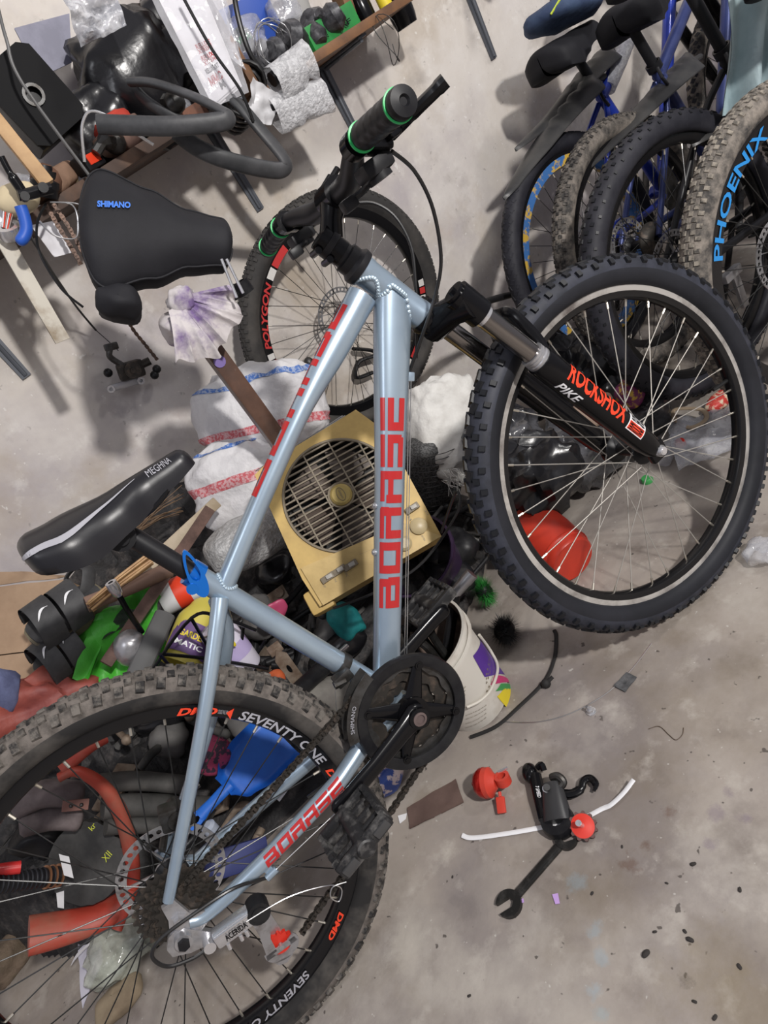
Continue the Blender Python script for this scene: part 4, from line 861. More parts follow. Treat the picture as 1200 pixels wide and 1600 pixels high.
for s, z, lab in ((-.80, SH2 - .013, 'grey steel shelf bracket leg at the far end of the dark board'), (-.03, SH2 - .013, 'grey steel shelf bracket under the hanging inner tubes'), (.36, SH1 - .011, 'grey steel shelf bracket under the plywood shelf with green cartons'), (.95, SH1 - .02, 'bare grey steel bracket leg beside the plywood shelf'), (1.28, SH1 - .005, 'bare grey steel bracket leg high over parked bikes')):
    bracket(s, z, lab)
# --- cartons on the plywood shelf
z1 = SH1 + .011
M_CBLUE = mat('blue_carton', (0.015, 0.07, 0.38), 0.45); M_CGREEN = mat('green_carton', (0.03, 0.30, 0.06), 0.5, 0, (.02, .20, .05), 10); M_YEL = mat('yellow_print', (.75, .60, .03), .5)
t = thing('parts_carton', 'blue cardboard parts box with oval badge on plywood shelf', 'box', wm(.145, .10, z1 + .055))
MB().bevbox((0, .02, .035), (.17, .10, .18), .003, Matrix.Rotation(.06, 3, 'Y')).build('box_body', M_CBLUE, t)
b = MB(); b.lathe([(0, 0), (.026, 0), (.026, .001), (0, .001)], (-.03, -.032, .055), (0, -1, 0), 28); o = b.build('oval_badge', mat('dark_badge', (.01, .03, .03), .4), t); 
decal('VIVA', lambda x, y: V((-.052 + .042 * x, -.0345, .047 + .014 * y)), M_GREEN, t, bold=.02, cell=.5)
for k, (s, w_, nm) in enumerate(((.265, .10, 'front'), (.355, .085, 'end'))):
    t = thing('parts_carton', ('long green cardboard parts carton lying at the shelf lip', 'short green cardboard carton with yellow spot on plywood shelf')[k], 'box', wm(s, .19 - k * .02, z1 + .027))
    MB().bevbox((0, 0, 0), (w_, .06, .054), .002, Matrix.Rotation(.15 - .1 * k, 3, 'Z')).build('box_body', M_CGREEN, t)
    MB().bevbox((-.02, -.031, .012), (.03, .002, .008), .0005).build('print_patch', M_YEL, t)
    decal('DISC BRAKE' if k == 0 else 'AF', lambda x, y: V((-.03 + .04 * x, -.0345 - .004 * k, -.016 + .012 * y)), M_BLACK, t, bold=.02, cell=.5)
t = thing('cardboard_tube', 'grey rolled cardboard tube standing behind green cartons', 'tube', wm(.30, .09, z1)); MB().cyl((0, 0, 0), (.03, 0, .17), .033, 24).build('tube_body', mat('grey_card', (.36, .35, .34), .7), t); MB().lathe([(.028, .165), (.0345, .165), (.0345, .175), (.028, .175)], (0.03, 0, 0), (0, 0, 1), 24, closed=True).build('tube_rim', mat('grey_card2', (.25, .24, .23), .7), t)
b = MB(); b.bevbox((0, 0, .03), (.028, .05, .10), .002, Matrix.Rotation(.2, 3, 'Y')); b.bevbox((.012, 0, .085), (.03, .05, .02), .002); solo('wooden_block', b, M_WOOD, wm(.40, .16, z1 + .022), 'notched brown wooden block propped on plywood shelf', 'block')
t = thing('oil_bottle', 'small black oil bottle with white cap on plywood shelf', 'bottle', wm(.455, .15, z1)); MB().lathe([(0, 0), (.026, 0), (.027, .01), (.027, .055), (.014, .075), (.012, .085), (0, .085)], n=24).build('bottle_body', M_BLACK, t); MB().lathe([(0, .085), (.016, .085), (.016, .115), (0, .116)], n=20).build('bottle_cap', M_WHITE, t)
t = thing('oil_bottle', 'small yellow lubricant bottle at the shelf end', 'bottle', wm(.505, .18, z1)); MB().lathe([(0, 0), (.018, 0), (.019, .05), (.009, .066), (.009, .075), (0, .075)], n=24).build('bottle_body', M_YEL, t); MB().lathe([(0, .075), (.011, .075), (.009, .1), (0, .1)], n=16).build('bottle_cap', M_BLACK, t)
t = thing('black_cup', 'black plastic headset cup hanging off the shelf end', 'cup', wm(.575, .14, SH1 - .05)); MB().lathe([(0, 0), (.03, 0), (.034, .02), (.038, .075), (.034, .075), (.030, .02), (0, .006)], n=28).build('cup_body', M_BLACK, t); MB().tube(spline([(-.034, 0, .07), (-.05, 0, .085), (-.045, 0, .1)], 5), .004, 8).build('hook', M_BLACK, t)
M_FOIL = mat('clear_bag', (0.75, 0.76, 0.80), 0.12, 0, (0.45, 0.46, 0.52), 25, (.4, .6), bump=.5, bscale=35, alpha=.38, spec=1.0)
M_PARTS = mat('dark_parts', (.03, .03, .034), .4, .3, (.12, .12, .13), 50)
for k in range(9):
    s = .07 + .05 * (k % 5) + .01 * k; off = .21 - .05 * (k // 5); q = .028 + .006 * (k % 3)
    b = MB(); b.lathe([(0, -q), (q * .6, -q), (q, -q * .4), (q * .8, q * .5), (q * .45, q), (0, q)], axis=(math.sin(k), .6, math.cos(k * 2)), n=14); b.cyl((0, 0, 0), (q * 1.4 * math.cos(k), -.01, q * .8), q * .3, 8)
    solo('pedal_cone' if k % 2 else 'black_grip_end', b, M_PARTS, wm(s, off, z1 + q * 1.15), ('dark metal cone part' if k % 2 else 'black rubber plug part') + ' among loose parts on plywood shelf', 'bike part', 'loose parts on the plywood shelf')
b = MB(); crumple(b, (.09, .06, .08), .4, 22, 1.5, mi=0); solo('plastic_bag', b, M_FOIL, wm(.085, .2, z1 + .10), 'small clear plastic bag resting against blue carton', 'bag', smooth=40)
b = MB(); crumple(b, (.07, .05, .06), .4, 22, 2.5, mi=0); solo('plastic_bag', b, M_FOIL, wm(.235, .16, z1 + .115), 'clear plastic bag crumpled between blue carton and grey tube', 'bag', smooth=40)
def coil(name, lab, M, R, r, n, m, tilt=.3, jit=.01, sq=1.0, grp=None):
    pts = []
    for k in range(n * 20):
        a = 2 * PI * k / 20; j = k / (n * 20); rr = R * (1 + jit * 6 * math.sin(a * .37 + 1)) ; pts.append(V((rr * math.cos(a), jit * 2 * math.sin(a * 1.7) + (j - .5) * r * 2.2 * n, rr * sq * math.sin(a) + jit * math.cos(a * .9))))
    b = MB(); b.tube(pts, r, 8); return solo(name, b, m, M, lab, 'cable', grp)
coil('brake_cable_coil', 'thin grey brake cable coil standing among loose shelf parts', wm(.115, .235, z1 + .052), .045, .0012, 4, M_WIRE)
coil('wire_loop', 'thin wire loop dangling below the plywood shelf lip', wm(.405, .262, SH1 - .052), .022, .0011, 2, M_DSTEEL, sq=2.3)
b = MB(); b.tube(spline([wl(.06, .24, z1 + .008), wl(.045, .25, z1 + .07), wl(.075, .25, z1 + .16), wl(.13, .24, z1 + .22)], 8), .006, 10); solo('black_hose', b, M_CABLE, None, 'thick black hose arching past the blue carton', 'hose')
# coil of black cables and bubble wrapped handles hanging below
for k in range(4): coil('cable_coil', 'loop of shiny black cable bundled on the plywood side panel', wm(-.035 + .006 * k, .20 + .014 * k, z1 - .005 + .006 * k), .052 + .003 * k, .0045, 2, M_CABLE, sq=.8, grp='black cable loops by the side panel')
for k, (pu, dz_) in enumerate((((430, 120), 0), ((470, 150), -.05))):
    t = thing('wrapped_grip', ('bubble wrapped handlebar grip hanging by shelf lip', 'bubble wrapped handlebar hanging low beside white plastic scrap')[k], 'handlebar grip', None)
    pts = [(478, 82), (455, 100), (425, 125)] if k == 0 else [(503, 138), (465, 155), (420, 170)]
    P = [atW(u, v, .28 - .02 * k) for u, v in pts]; b = MB(); b.tube(spline(P, 5), .016, 14); b.build('grip', M_PLAST, t)
    b = MB(); Q = spline(P, 10); dn = V((0, 0, -1))
    def fn(i, j):
        x = i * (len(Q) - 1); a = int(min(x, len(Q) - 2)); p = Q[a].lerp(Q[a + 1], x - a); an = 2 * PI * j; rr = .026 + .006 * noise3(p + V((an, 0, 0)), 30, k)
        fl = .05 * max(0, -math.sin(an)) * (.4 + .6 * abs(noise3(p, 12, 4)))
        return p + WALL_N * (rr * math.cos(an)) + V((0, 0, 1)) * (rr * math.sin(an) - fl)
    b.grid(fn, 30, 22, cv=True); b.build('bubble_wrap', M_BUBBLE, t, 60)
b = MB(); sheet(b, [atW(395, 120, .3), atW(440, 150, .28), atW(425, 195, .27), atW(385, 190, .3)], 14, 14, .008, 30, 3); solo('plastic_scrap', b, mat('white_film', (.72, .72, .74), .35, 0, alpha=.9), None, 'crumpled white plastic film hanging below bagged decals', 'plastic', smooth=50)
# --- bagged decal sheets, black panels, tubes on the dark board shelf
def quad(us, off): return [atW(u, v, off) for u, v in us]
def slab(us, off, th, name, m, lab, cat, amp=0.0, grp=None, smooth=40):
    P = quad(us, off); b = MB(); sheet(b, P, 12, 12, amp, 12, 1, th); 
    # close the rim
    return solo(name, b, m, None, lab, cat, grp, smooth)
Pq = quad(((228, -40), (300, -45), (372, 130), (332, 165)), .33)
t = thing('decal_pack', 'white decal sheets in a clear sleeve leaning on the dark shelf', 'decals', None)
nW = (Pq[1] - Pq[0]).cross(Pq[3] - Pq[0]).normalized(); nW = nW if nW.y < 0 else -nW
M_PAPER = mat('white_paper', (.78, .77, .80), .6)
for k in range(3): b = MB(); sheet(b, [q - nW * .004 * k + V((.004 * k, 0, -.004 * k)) for q in Pq], 8, 16, .0, 5, 0, .0012); b.build('decal_sheet', M_PAPER, t, None)
b = MB(); sheet(b, [q + nW * .006 for q in quad(((208, -55), (330, -60), (388, 145), (325, 172)), .33)], 16, 24, .006, 18, 4, .0005); b.build('clear_sleeve', mat('clear_sleeve', (.9, .9, .95), .1, 0, bump=.4, bscale=25, alpha=.22, spec=1.0), t, 60)
def dq(x, y, d=.0018): # x across 0..1, y down the sheet 0..1
    return (Pq[0] * (1 - x) + Pq[1] * x) * (1 - y) + (Pq[3] * (1 - x) + Pq[2] * x) * y + nW * d
for wd, y, m_, hh, xx in (('RELUXE', .595, M_RED, .034, .3), ('XTREME', .63, M_RED, .026, .3), ('RELUXE', .69, M_RED, .034, .3), ('XTREME', .725, M_RED, .026, .3), ('RELUXE XT', .79, M_BLACK, .034, .25), ('ММС', .885, M_RED, .06, .22), ('M', .955, M_BLACK, .055, .45)):
    decal(wd, lambda x, h: dq(xx + (.42 if wd != 'M' else .16) * x, y - hh * h * 1.2), m_, t, bold=.03, cell=.5)
b = MB(); sheet(b, quad(((300, -50), (350, -20), (385, 110), (340, 60)), .26), 14, 18, .012, 16, 6, .0006); solo('clear_sleeve', b, M_FOIL, None, 'empty clear sleeve with dusty highlights behind the decal pack', 'sleeve', smooth=60)
b = MB(); sheet(b, quad(((90, -30), (175, -40), (200, 35), (128, 70)), .34), 20, 20, .02, 24, 8, .0006); solo('clear_bag', b, mat('crinkled_clear', (.75, .76, .8), .1, 0, (.4, .41, .45), 30, (.45, .55), bump=.8, bscale=40, alpha=.6, spec=1.0), None, 'crinkled clear bag hanging in front of the black bin bags', 'bag', smooth=50)
M_BINBAG = mat('black_bin_bag', (.010, .010, .012), .28, 0, bump=.25, bscale=18, spec=.6)
for k, (u, v, sz, sd) in enumerate(((195, 95, (.22, .16, .24), 1.0), (265, 90, (.16, .14, .22), 4.0), (120, 150, (.16, .14, .14), 7.0))):
    b = MB(); crumple(b, sz, .3, 13, sd, 34, 22); q = atW(u, v, .13); solo('black_bag', b, M_BINBAG, Matrix.Translation(V((q.x, q.y, SH2 + .013 + sz[2] / 2 * .96))), ('black bin bag stuffed with parts behind crinkled clear bag', 'black bin bag slumped behind the decal pack', 'small black bag slumped beside the grey metal sheet')[k], 'bag', smooth=50)
b = MB(); P = quad(((22, 45), (108, 22), (112, 98), (62, 122)), .07); sheet(b, P, 4, 4, 0, 5, 0, .004); solo('metal_sheet', b, mat('lavender_sheet', (.25, .25, .33), .5, 0, (.17, .17, .23), 10), None, 'lavender grey sheet metal offcut standing against the wall', 'sheet metal')
t = thing('motor_housing', 'black metal housing with round bolt hole on the dark shelf', 'housing', Matrix.Translation(atW(52, 150, .24)) @ WR.to_4x4() @ Matrix.Rotation(-.15, 4, 'Y'))
b = MB(); hole = [(.016 * math.cos(2 * PI * k / 24), .016 * math.sin(2 * PI * k / 24)) for k in range(24)]
outl = []
for k in range(24):
    a = 2 * PI * k / 24; c_, s_ = math.cos(a), math.sin(a); m_ = max(abs(c_) / .065, abs(s_) / .08); outl.append((c_ / m_, s_ / m_))
b.plate([(x - .0, y) for x, y in outl], hole, .012, Matrix.Rotation(PI / 2, 4, 'X')); b.build('face_plate', mat('matt_black', (.006, .006, .007), .7, spec=.2), t)
MB().bevbox((0, .05, 0), (.125, .085, .155), .006).build('body', M_PLAST, t)
b = MB(); b.lathe([(.015, 0), (.021, 0), (.021, .004), (.015, .004)], (0, -.006, 0), (0, -1, 0), 24, closed=True); b.build('hole_rim', M_DSTEEL, t)
b = MB(); q = atW(60, 60, .30); q2 = atW(140, 270, .30); b.tube(spline([atW(-6, 0, .32), atW(10, 62, .31), atW(35, 130, .31), atW(140, 275, .30)], 10), .0032, 8); solo('brake_cable', b, mat('grey_cable', (.12, .12, .12), .4), None, 'long grey brake cable slanting down across the dark shelf', 'cable')
b = MB(); b.tube(spline([atW(283, -10, .37), atW(330, 75, .37), atW(375, 140, .37), atW(396, 190, .36)], 10), .0035, 8); solo('brake_cable', b, M_CABLE, None, 'long black cable hanging across the decal pack', 'cable')
# folded inner tubes hanging over the shelf edge
M_INNER = mat('inner_tube_rubber', (0.032, 0.034, 0.037), 0.5, 0, (0.075, 0.075, 0.08), 9, bump=.05)
def inner(lab, pts, r=.0145, flat=.5, offs=None):
    P = [atW(u, v, o) for u, v, o in pts]; b = MB(); b.tube(spline(P, 8), r, 12, flat=flat, up=(0, 0, 1)); return solo('inner_tube', b, M_INNER, None, lab, 'inner tube', 'grey inner tubes drooping over the shelf edge', 70)
inner('grey inner tube folded in a hairpin across the shelf edge', [(152, 194, .33), (205, 196, .36), (270, 197, .40), (345, 190, .43), (357, 180, .43), (345, 172, .42), (300, 150, .38), (240, 130, .33), (203, 128, .30)], .0185)
inner('grey inner tube drooping lowest in a hairpin below the shelf', [(275, 205, .34), (310, 232, .35), (360, 252, .36), (425, 266, .36), (446, 262, .36), (442, 245, .36), (405, 200, .35), (375, 165, .33), (345, 140, .30)], .0185)
inner('flattened grey inner tube end lying behind the folded ones', [(214, 142, .27), (232, 160, .28), (262, 180, .30), (285, 190, .31)], .014, .5)
# pots, cloth and small parts on the front of the dark shelf
zs = SH2 + .013
M_CLAY = mat('dusty_clay', (.30, .19, .15), .85, 0, (.20, .12, .10), 12)
t = thing('clay_bowl', 'dusty clay coloured bowl with red rag inside on dark shelf', 'bowl', wm(-.32, .22, zs)); MB().lathe([(0, 0), (.03, 0), (.052, .016), (.060, .035), (.056, .052), (.052, .050), (.054, .034), (.03, .008), (0, .006)], n=32).build('bowl_body', M_CLAY, t, 60)
b = MB(); crumple(b, (.08, .07, .05), .4, 25, 2, 20, 12, c=(0, 0, .046)); b.build('red_rag', mat('red_rag', (.5, .05, .03), .8), t, 50)
b = MB(); crumple(b, (.11, .06, .05), .3, 16, 5, 24, 16); solo('brown_rag', b, mat('brown_cloth', (.28, .17, .11), .85, 0, (.2, .12, .08), 8, bump=.2), wm(-.505, .24, zs + .022), 'brown cloth rag bunched at the dark shelf edge', 'rag', smooth=60)
b = MB(); crumple(b, (.08, .06, .06), .3, 16, 9, 24, 16); solo('tan_roll', b, mat('tan_tape', (.32, .25, .15), .7), wm(-.47, .14, zs + .027), 'tan taped roll behind the brown cloth rag', 'roll', smooth=60)
b = MB(); crumple(b, (.07, .05, .07), .45, 22, 11, 24, 16); solo('plastic_bag', b, M_FOIL, wm(-.545, .17, zs + .032), 'clear plastic bag standing by the brown cloth rag', 'bag', smooth=45)
t = thing('battery_box', 'small black clamp box with orange insert on shelf edge', 'box', wm(-.425, .265, zs + .02) @ Matrix.Rotation(.5, 4, 'Z')); MB().bevbox((0, 0, 0), (.055, .04, .036), .004).build('case', M_PLAST, t); MB().bevbox((0, -.021, 0), (.034, .003, .020), .001).build('insert', M_ORANGE, t)
t = thing('dust_plug', 'black ribbed dust cap at the dark shelf edge', 'cap', wm(-.53, .285, zs + .026)); MB().lathe([(0, -.026), (.024, -.026), (.025, -.01), (.027, -.008), (.027, .004), (.022, .008), (.022, .024), (0, .024)], axis=(.6, -.2, .75), n=24).build('cap_body', M_PLAST, t); MB().lathe([(.0, .024), (.016, .024), (.014, .034), (0, .034)], axis=(.6, -.2, .75), n=16).build('cap_plug', M_SATIN, t)
b = MB(); crumple(b, (.05, .04, .05), .4, 22, 14, 22, 14); solo('cable_bag', b, M_FOIL, wm(-.18, .25, zs + .024), 'clear bag holding a black tool under the folded tubes', 'bag', smooth=45)
for k in range(14):
    s = -1.0 + .062 * k; b = MB(); r_ = .012 + .006 * ((k * 7) % 3); b.tube(spline([(-.03, 0, 0), (0, -.01, .01), (.03, .005, -.002)], 4), [r_ * .6] * 4 + [r_] * 5, 8); b.ball((.03, 0, 0), r_ * 1.3, 8, 6)
    solo('scrap_part', b, (M_PARTS, M_DSTEEL, mat('rusty_part', (.16, .08, .05), .7, .3))[k % 3], wm(s, .22 + .03 * ((k * 5) % 3), zs + r_ * 1.3) @ Matrix.Rotation(k * 1.3, 4, 'Z'), ('black rubber scrap part', 'dark steel scrap part', 'rusty scrap part')[k % 3] + ' lying on the dark board shelf', 'bike part', 'scrap parts on the dark board shelf')
b = MB(); b.tube(spline([wl(-.44, .30, zs + .02), wl(-.40, .315, zs + .075), wl(-.36, .32, zs + .075), wl(-.30, .315, zs - .02)], 8), .0032, 8); solo('bent_wire', b, M_CHROME, None, 'bent chrome wire hooked over the shelf behind covered saddle', 'wire')
# battens, brake lever with blue grip, cables and chains hanging at the left end
def batten(name, m, lab, p0, p1, w_, th, cat='batten'):
    d = p1 - p0; b = MB(); b.bevbox((0, 0, 0), (d.length, w_, th), min(w_, th) * .12); return solo(name, b, m, frame((p0 + p1) / 2, d, WALL_N), lab, cat)
batten('wooden_batten', M_PINE, 'pale pine batten slanting behind the brake lever with blue grip', atW(-40, 145, .33), atW(75, 288, .36), .026, .016)
M_LATH = mat('white_lath', (.62, .58, .50), .7, 0, (.35, .28, .20), 16, (.5, .7))
batten('painted_lath', M_LATH, 'flaking cream painted lath hanging below the shelf', atW(-5, 355, .34), atW(98, 533, .34), .030, .012)
LP = lambda u, v, o=.42: atW(u, v, o)
t = thing('brake_lever_assembly', 'black brake lever with blue rubber finger grip hanging by the battens', 'brake lever', None)
MB().tube(spline([LP(2, 245), LP(14, 268), LP(30, 292), LP(40, 308)], 6), [.006] * 8 + [.009] * 11, 12).build('lever_arm', M_BLACK, t)
b = MB(); b.tube(spline([LP(28, 305), LP(45, 303), LP(62, 298), LP(80, 294)], 5), .013, 12, flat=.8); b.cyl(LP(66, 296), LP(66, 296) + WALL_N * .02, .009, 14); b.cyl(LP(38, 309), LP(38, 309) + WALL_N * .018, .008, 14); b.build('clamp', M_PLAST, t)
MB().tube(spline([LP(32, 322), LP(38, 340), LP(41, 358), LP(36, 372), LP(27, 380)], 6), [.011] * 20 + [.0105, .010, .009, .007, .004], 14).build('finger_grip', mat('blue_rubber', (.02, .10, .50), .45), t)
for k in range(3):
    P = [LP(u, v, .40 - .015 * k) for u, v in ((72 - 3 * k, 318), (58 + k, 350), (62 + 2 * k, 395), (95 + 6 * k, 450), (130 + 4 * k, 480))] if k < 1 else [LP(78, 316, .4), LP(100 + 12 * k, 320, .4), LP(122, 345, .4), LP(118, 372, .4), LP(85, 368, .4), LP(58 + 2 * k, 345, .4)]
    b = MB(); b.tube(spline(P, 10), .0014 if k else .0026, 6); solo('hanging_cable', b, (M_CABLE, M_WIRE, M_WIRE)[k], None, ('black brake housing trailing below the brake lever', 'silver inner cable looped by hanging chains', 'second silver inner cable looped by hanging chains')[k], 'cable')
P = [atW(u, v, o) for u, v, o in ((45, 365, .38), (82, 425, .25), (120, 480, .12), (150, 516, .05), (168, 532, .035), (185, 548, .03))]
b = MB(); b.tube(spline(P[:4], 10), .0026, 8); b.tube(spline(P[3:], 8), .0011, 6); solo('brake_housing', b, M_CABLE, None, 'black brake housing running down to the caliper on the wall', 'cable')
M_CHN = mat('rusty_chain', (.20, .13, .10), .5, .6, (.09, .065, .055), 80)
for k, pts in enumerate((((72, 322), (90, 352), (112, 388), (130, 420)), ((84, 320), (104, 350), (124, 385), (140, 415)), ((196, 492), (208, 515), (228, 540), (248, 565)))):
    b = MB(); chain_path(b, [atW(u, v, .37 if k < 2 else .10) for u, v in pts]); solo('bike_chain', b, M_CHN, None, ('rusty bike chain strand hanging next to the blue lever grip', 'rusty bike chain strand hanging against covered saddle', 'dark chain end dangling below the covered saddle')[k], 'chain')
# caliper hanging on the wall
t = thing('disc_caliper', 'grimy disc brake caliper dangling on its cable by the wall', 'brake caliper', frame(atW(203, 578, .04), WALL_X * .8 + V((0, 0, -.3)), WALL_N) @ Matrix.Scale(1.3, 4))
b = MB(); b.bevbox((0, 0, .008), (.05, .034, .026), .006); b.cyl((0, 0, .01), (0, 0, .03), .016, 18); b.cyl((.018, .004, .012), (.04, .008, .016), .008, 10); b.cyl((0, 0, .03), (0, 0, .033), .006, 6); b.build('body', M_GREASY, t)
b = MB(); b.bevbox((-.018, -.024, .0), (.066, .014, .008), .003); b.build('mount_bracket', M_STEEL, t)
for x in (-.048, .012): MB().lathe([(.0035, -.004), (.0075, -.004), (.0075, .006), (.0035, .006)], (x, -.025, .002), (0, 0, 1), 14, closed=True).build('bolt_eye', M_CHROME, t)
b = MB(); b.tube(spline([(-.012, .012, .014), (-.03, .034, .016), (-.026, .048, .018)], 5), .006, 10); b.bevbox((-.022, .052, .018), (.026, .014, .012), .003); b.build('arm', M_DSTEEL, t)
for p in ((-.042, .006, .004), (.042, -.022, .004), (.05, -.012, .004)): MB().ball(p, .009, 10, 8).build('rubber_boot', M_PLAST, t)
# bits at the far left end
b = MB(); crumple(b, (.07, .04, .05), .3, 20, 21, 22, 14); solo('foam_piece', b, mat('cream_foam', (.62, .52, .34), .8), Matrix.Translation(LP(28, 312, .36)), 'cream foam piece behind the brake lever clamp', 'foam', smooth=60)
t = thing('card_pack', 'stack of striped cards with orange edge under the brake lever', 'cards', frame(LP(18, 340, .35), V((.7, 0, .5)), WALL_N))
for k in range(6): MB().bevbox((0, .0028 * k, 0), (.05, .002, .03), .0004, Matrix.Rotation(.03 * k, 3, 'Z')).build('card', (mat('card_grey', (.35, .27, .24), .7), M_ORANGE, M_PAPER)[k % 3], t)
b = MB(); b.lathe([(.012, -.01), (.022, -.01), (.024, 0), (.022, .012), (.012, .012)], axis=(.2, -.5, .8), n=28, closed=True); solo('bearing_cup', b, M_CHROME, Matrix.Translation(LP(16, 362, .36)), 'chrome bearing cup hanging beneath the striped cards', 'bearing')
b = MB(); sheet(b, [LP(48, 352, .34), LP(85, 345, .34), LP(112, 395, .33), LP(85, 402, .33)], 10, 10, .004, 20, 3, .001); solo('paper_strip', b, M_PAPER, None, 'white paper strip hanging behind the rusty chains', 'paper', smooth=50)
b = MB(); sheet(b, [LP(-15, 330, .34), LP(25, 318, .34), LP(28, 345, .34), LP(-15, 350, .34)], 8, 8, .004, 20, 5, .001); solo('white_film', b, M_WHITE, None, 'white plastic film tucked beside the striped cards', 'plastic', smooth=50)

# small fittings on the wall behind the spare wheel
b = MB(); b.tube(spline([atW(552, 545, .03), atW(582, 548, .035), atW(584, 556, .035), atW(560, 566, .03), atW(556, 590, .03), atW(582, 582, .03)], 5), .012, 10, flat=.5); solo('cable_clip', b, M_PLAST, None, 'black plastic clip hanging on the wall behind the spare wheel', 'clip')
b = MB(); b.ball((0, 0, 0), .016, 12, 10, sc=(1, 1, 1.3)); b.cyl((0, 0, 0), (0, .03, 0), .006, 8); solo('door_stop', b, M_DSTEEL, Matrix.Translation(atW(484, 568, .03)), 'round dark steel stop fixed to the wall behind the spare wheel', 'door stop')
# ------------------------------------------------------------------ wheel leaning on the wall
WC = atW(543, 494, .11)
wtilt = math.radians(-10)
WMx = frame(WC, WALL_X, WALL_N * math.sin(wtilt) * 1.0 + V((0, 0, 1)) * math.cos(wtilt)) 
lean_up = (V((0, 0, 1)) * math.cos(wtilt) - WALL_N * math.sin(wtilt))
WMx = frame(WC, WALL_X, lean_up)
t = thing('spare_wheel', 'loose bicycle wheel with red and white rim stickers hanging by the wall', 'wheel', WMx)
ty, ri = wheel(t, (0, 0, 0), .342, .026, 'dense', mat('worn_rubber', (.035, .033, .032), .8, 0, (.10, .09, .08), 7, (.45, .75)), mat('worn_tread', (.05, .047, .045), .85), rim=M_RIM, sm=M_SPOKE_B, nsp=32, rotor=.034, phase=.3, rr=.291, rim_in=.262)
M_STK = mat('red_sticker', (.55, .04, .04), .45); M_STW = mat('sticker_white', (.7, .68, .65), .5)
def wang(u, v): q = WMx.inverted() @ atP(u, v, WC, WALL_N); return math.degrees(math.atan2(q.z, q.x))
def stk(px0, px1, m_, r0=.267, r1=.287): 
    a0, a1 = math.radians(wang(*px0)), math.radians(wang(*px1))
    if a1 > a0 + PI: a1 -= 2 * PI
    if a1 < a0 - PI: a1 += 2 * PI
    rects_decal([(0, 0, 1, 1)], arcmap(V((0, 0, 0)), r0, r1, a0, a1, -.0146), m_, ri, 'sticker', 10, 3)
a0, a1 = math.radians(wang(403, 548)), math.radians(wang(406, 440))
if a1 < a0 - PI: a1 += 2 * PI
if a1 > a0 + PI: a1 -= 2 * PI
decal('POLYGON', arcmap(V((0, 0, 0)), .267, .286, a0, a1, -.0148), M_STK, ri, bold=.03, shear=.2, cell=.3)
for p0, p1, m_ in (((444, 400), (424, 422), M_STK), ((422, 424), (414, 438), M_STW), ((405, 556), (409, 566), M_STW), ((410, 568), (416, 580), M_STK), ((668, 430), (675, 440), M_STW), ((676, 442), (682, 452), M_STK), ((683, 455), (687, 464), M_STW), ((686, 555), (676, 575), M_STK), ((674, 578), (664, 590), M_STW)): stk(p0, p1, m_)
decal('POLY', arcmap(V((0, 0, 0)), .267, .286, math.radians(wang(688, 466)), math.radians(wang(692, 500)), -.0148), M_STK, ri, bold=.03, cell=.4)

pk = WMx @ V((0, 0, .262 - .008)); b = MB(); q = pk - WALL_N * ((pk - WALL_P).dot(WALL_N)) ; b.cyl(q - WALL_N * .004, pk + WALL_N * .03, .006, 12); b.cyl(pk + WALL_N * .028, pk + WALL_N * .032, .009, 12); b.cyl(q, q + WALL_N * .006, .02, 18); solo('wall_peg', b, M_DSTEEL, None, 'dark steel wall peg carrying the spare wheel by its rim', 'peg')
# ------------------------------------------------------------------ heap of scrap
def hz(x, y):
    y0 = .27 + max(0, -.2 - x) * 1.1 + max(0, x - .52) * .75 + .03 * noise3((x, y, 0), 7, 2); e = max(0, min(1, (y - y0) / .10)); r = max(0, min(1, (1.02 - x) / .25)); r2 = max(0, min(1, (x + 1.2) / .3))
    return (PILE_A - .05 + PILE_B * (y - .3)) * e * r * r2
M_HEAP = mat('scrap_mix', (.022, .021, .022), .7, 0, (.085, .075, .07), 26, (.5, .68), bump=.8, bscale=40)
b = MB(); nx, ny = 150, 66
def hfn(i, j):
    x = lerp(-1.2, 1.02, i); y = lerp(.25, 1.155 + (x - 1.1) * math.tan(WALL_YAW), j); q = V((x, y, 0)); h = hz(x, y)
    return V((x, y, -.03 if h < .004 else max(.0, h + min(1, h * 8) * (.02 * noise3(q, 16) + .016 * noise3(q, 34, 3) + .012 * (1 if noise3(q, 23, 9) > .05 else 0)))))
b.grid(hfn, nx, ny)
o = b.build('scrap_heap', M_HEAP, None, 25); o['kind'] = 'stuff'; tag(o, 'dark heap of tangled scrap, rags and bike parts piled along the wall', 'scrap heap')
def hp(u, v, lift=0.0): return atH(u, v, lift)
HX = V((1, 0, 0)); HY = V((0, 1, PILE_B)).normalized()
def hdir(u0, v0, u1, v1, lift=0.0): return hp(u1, v1, lift) - hp(u0, v0, lift)

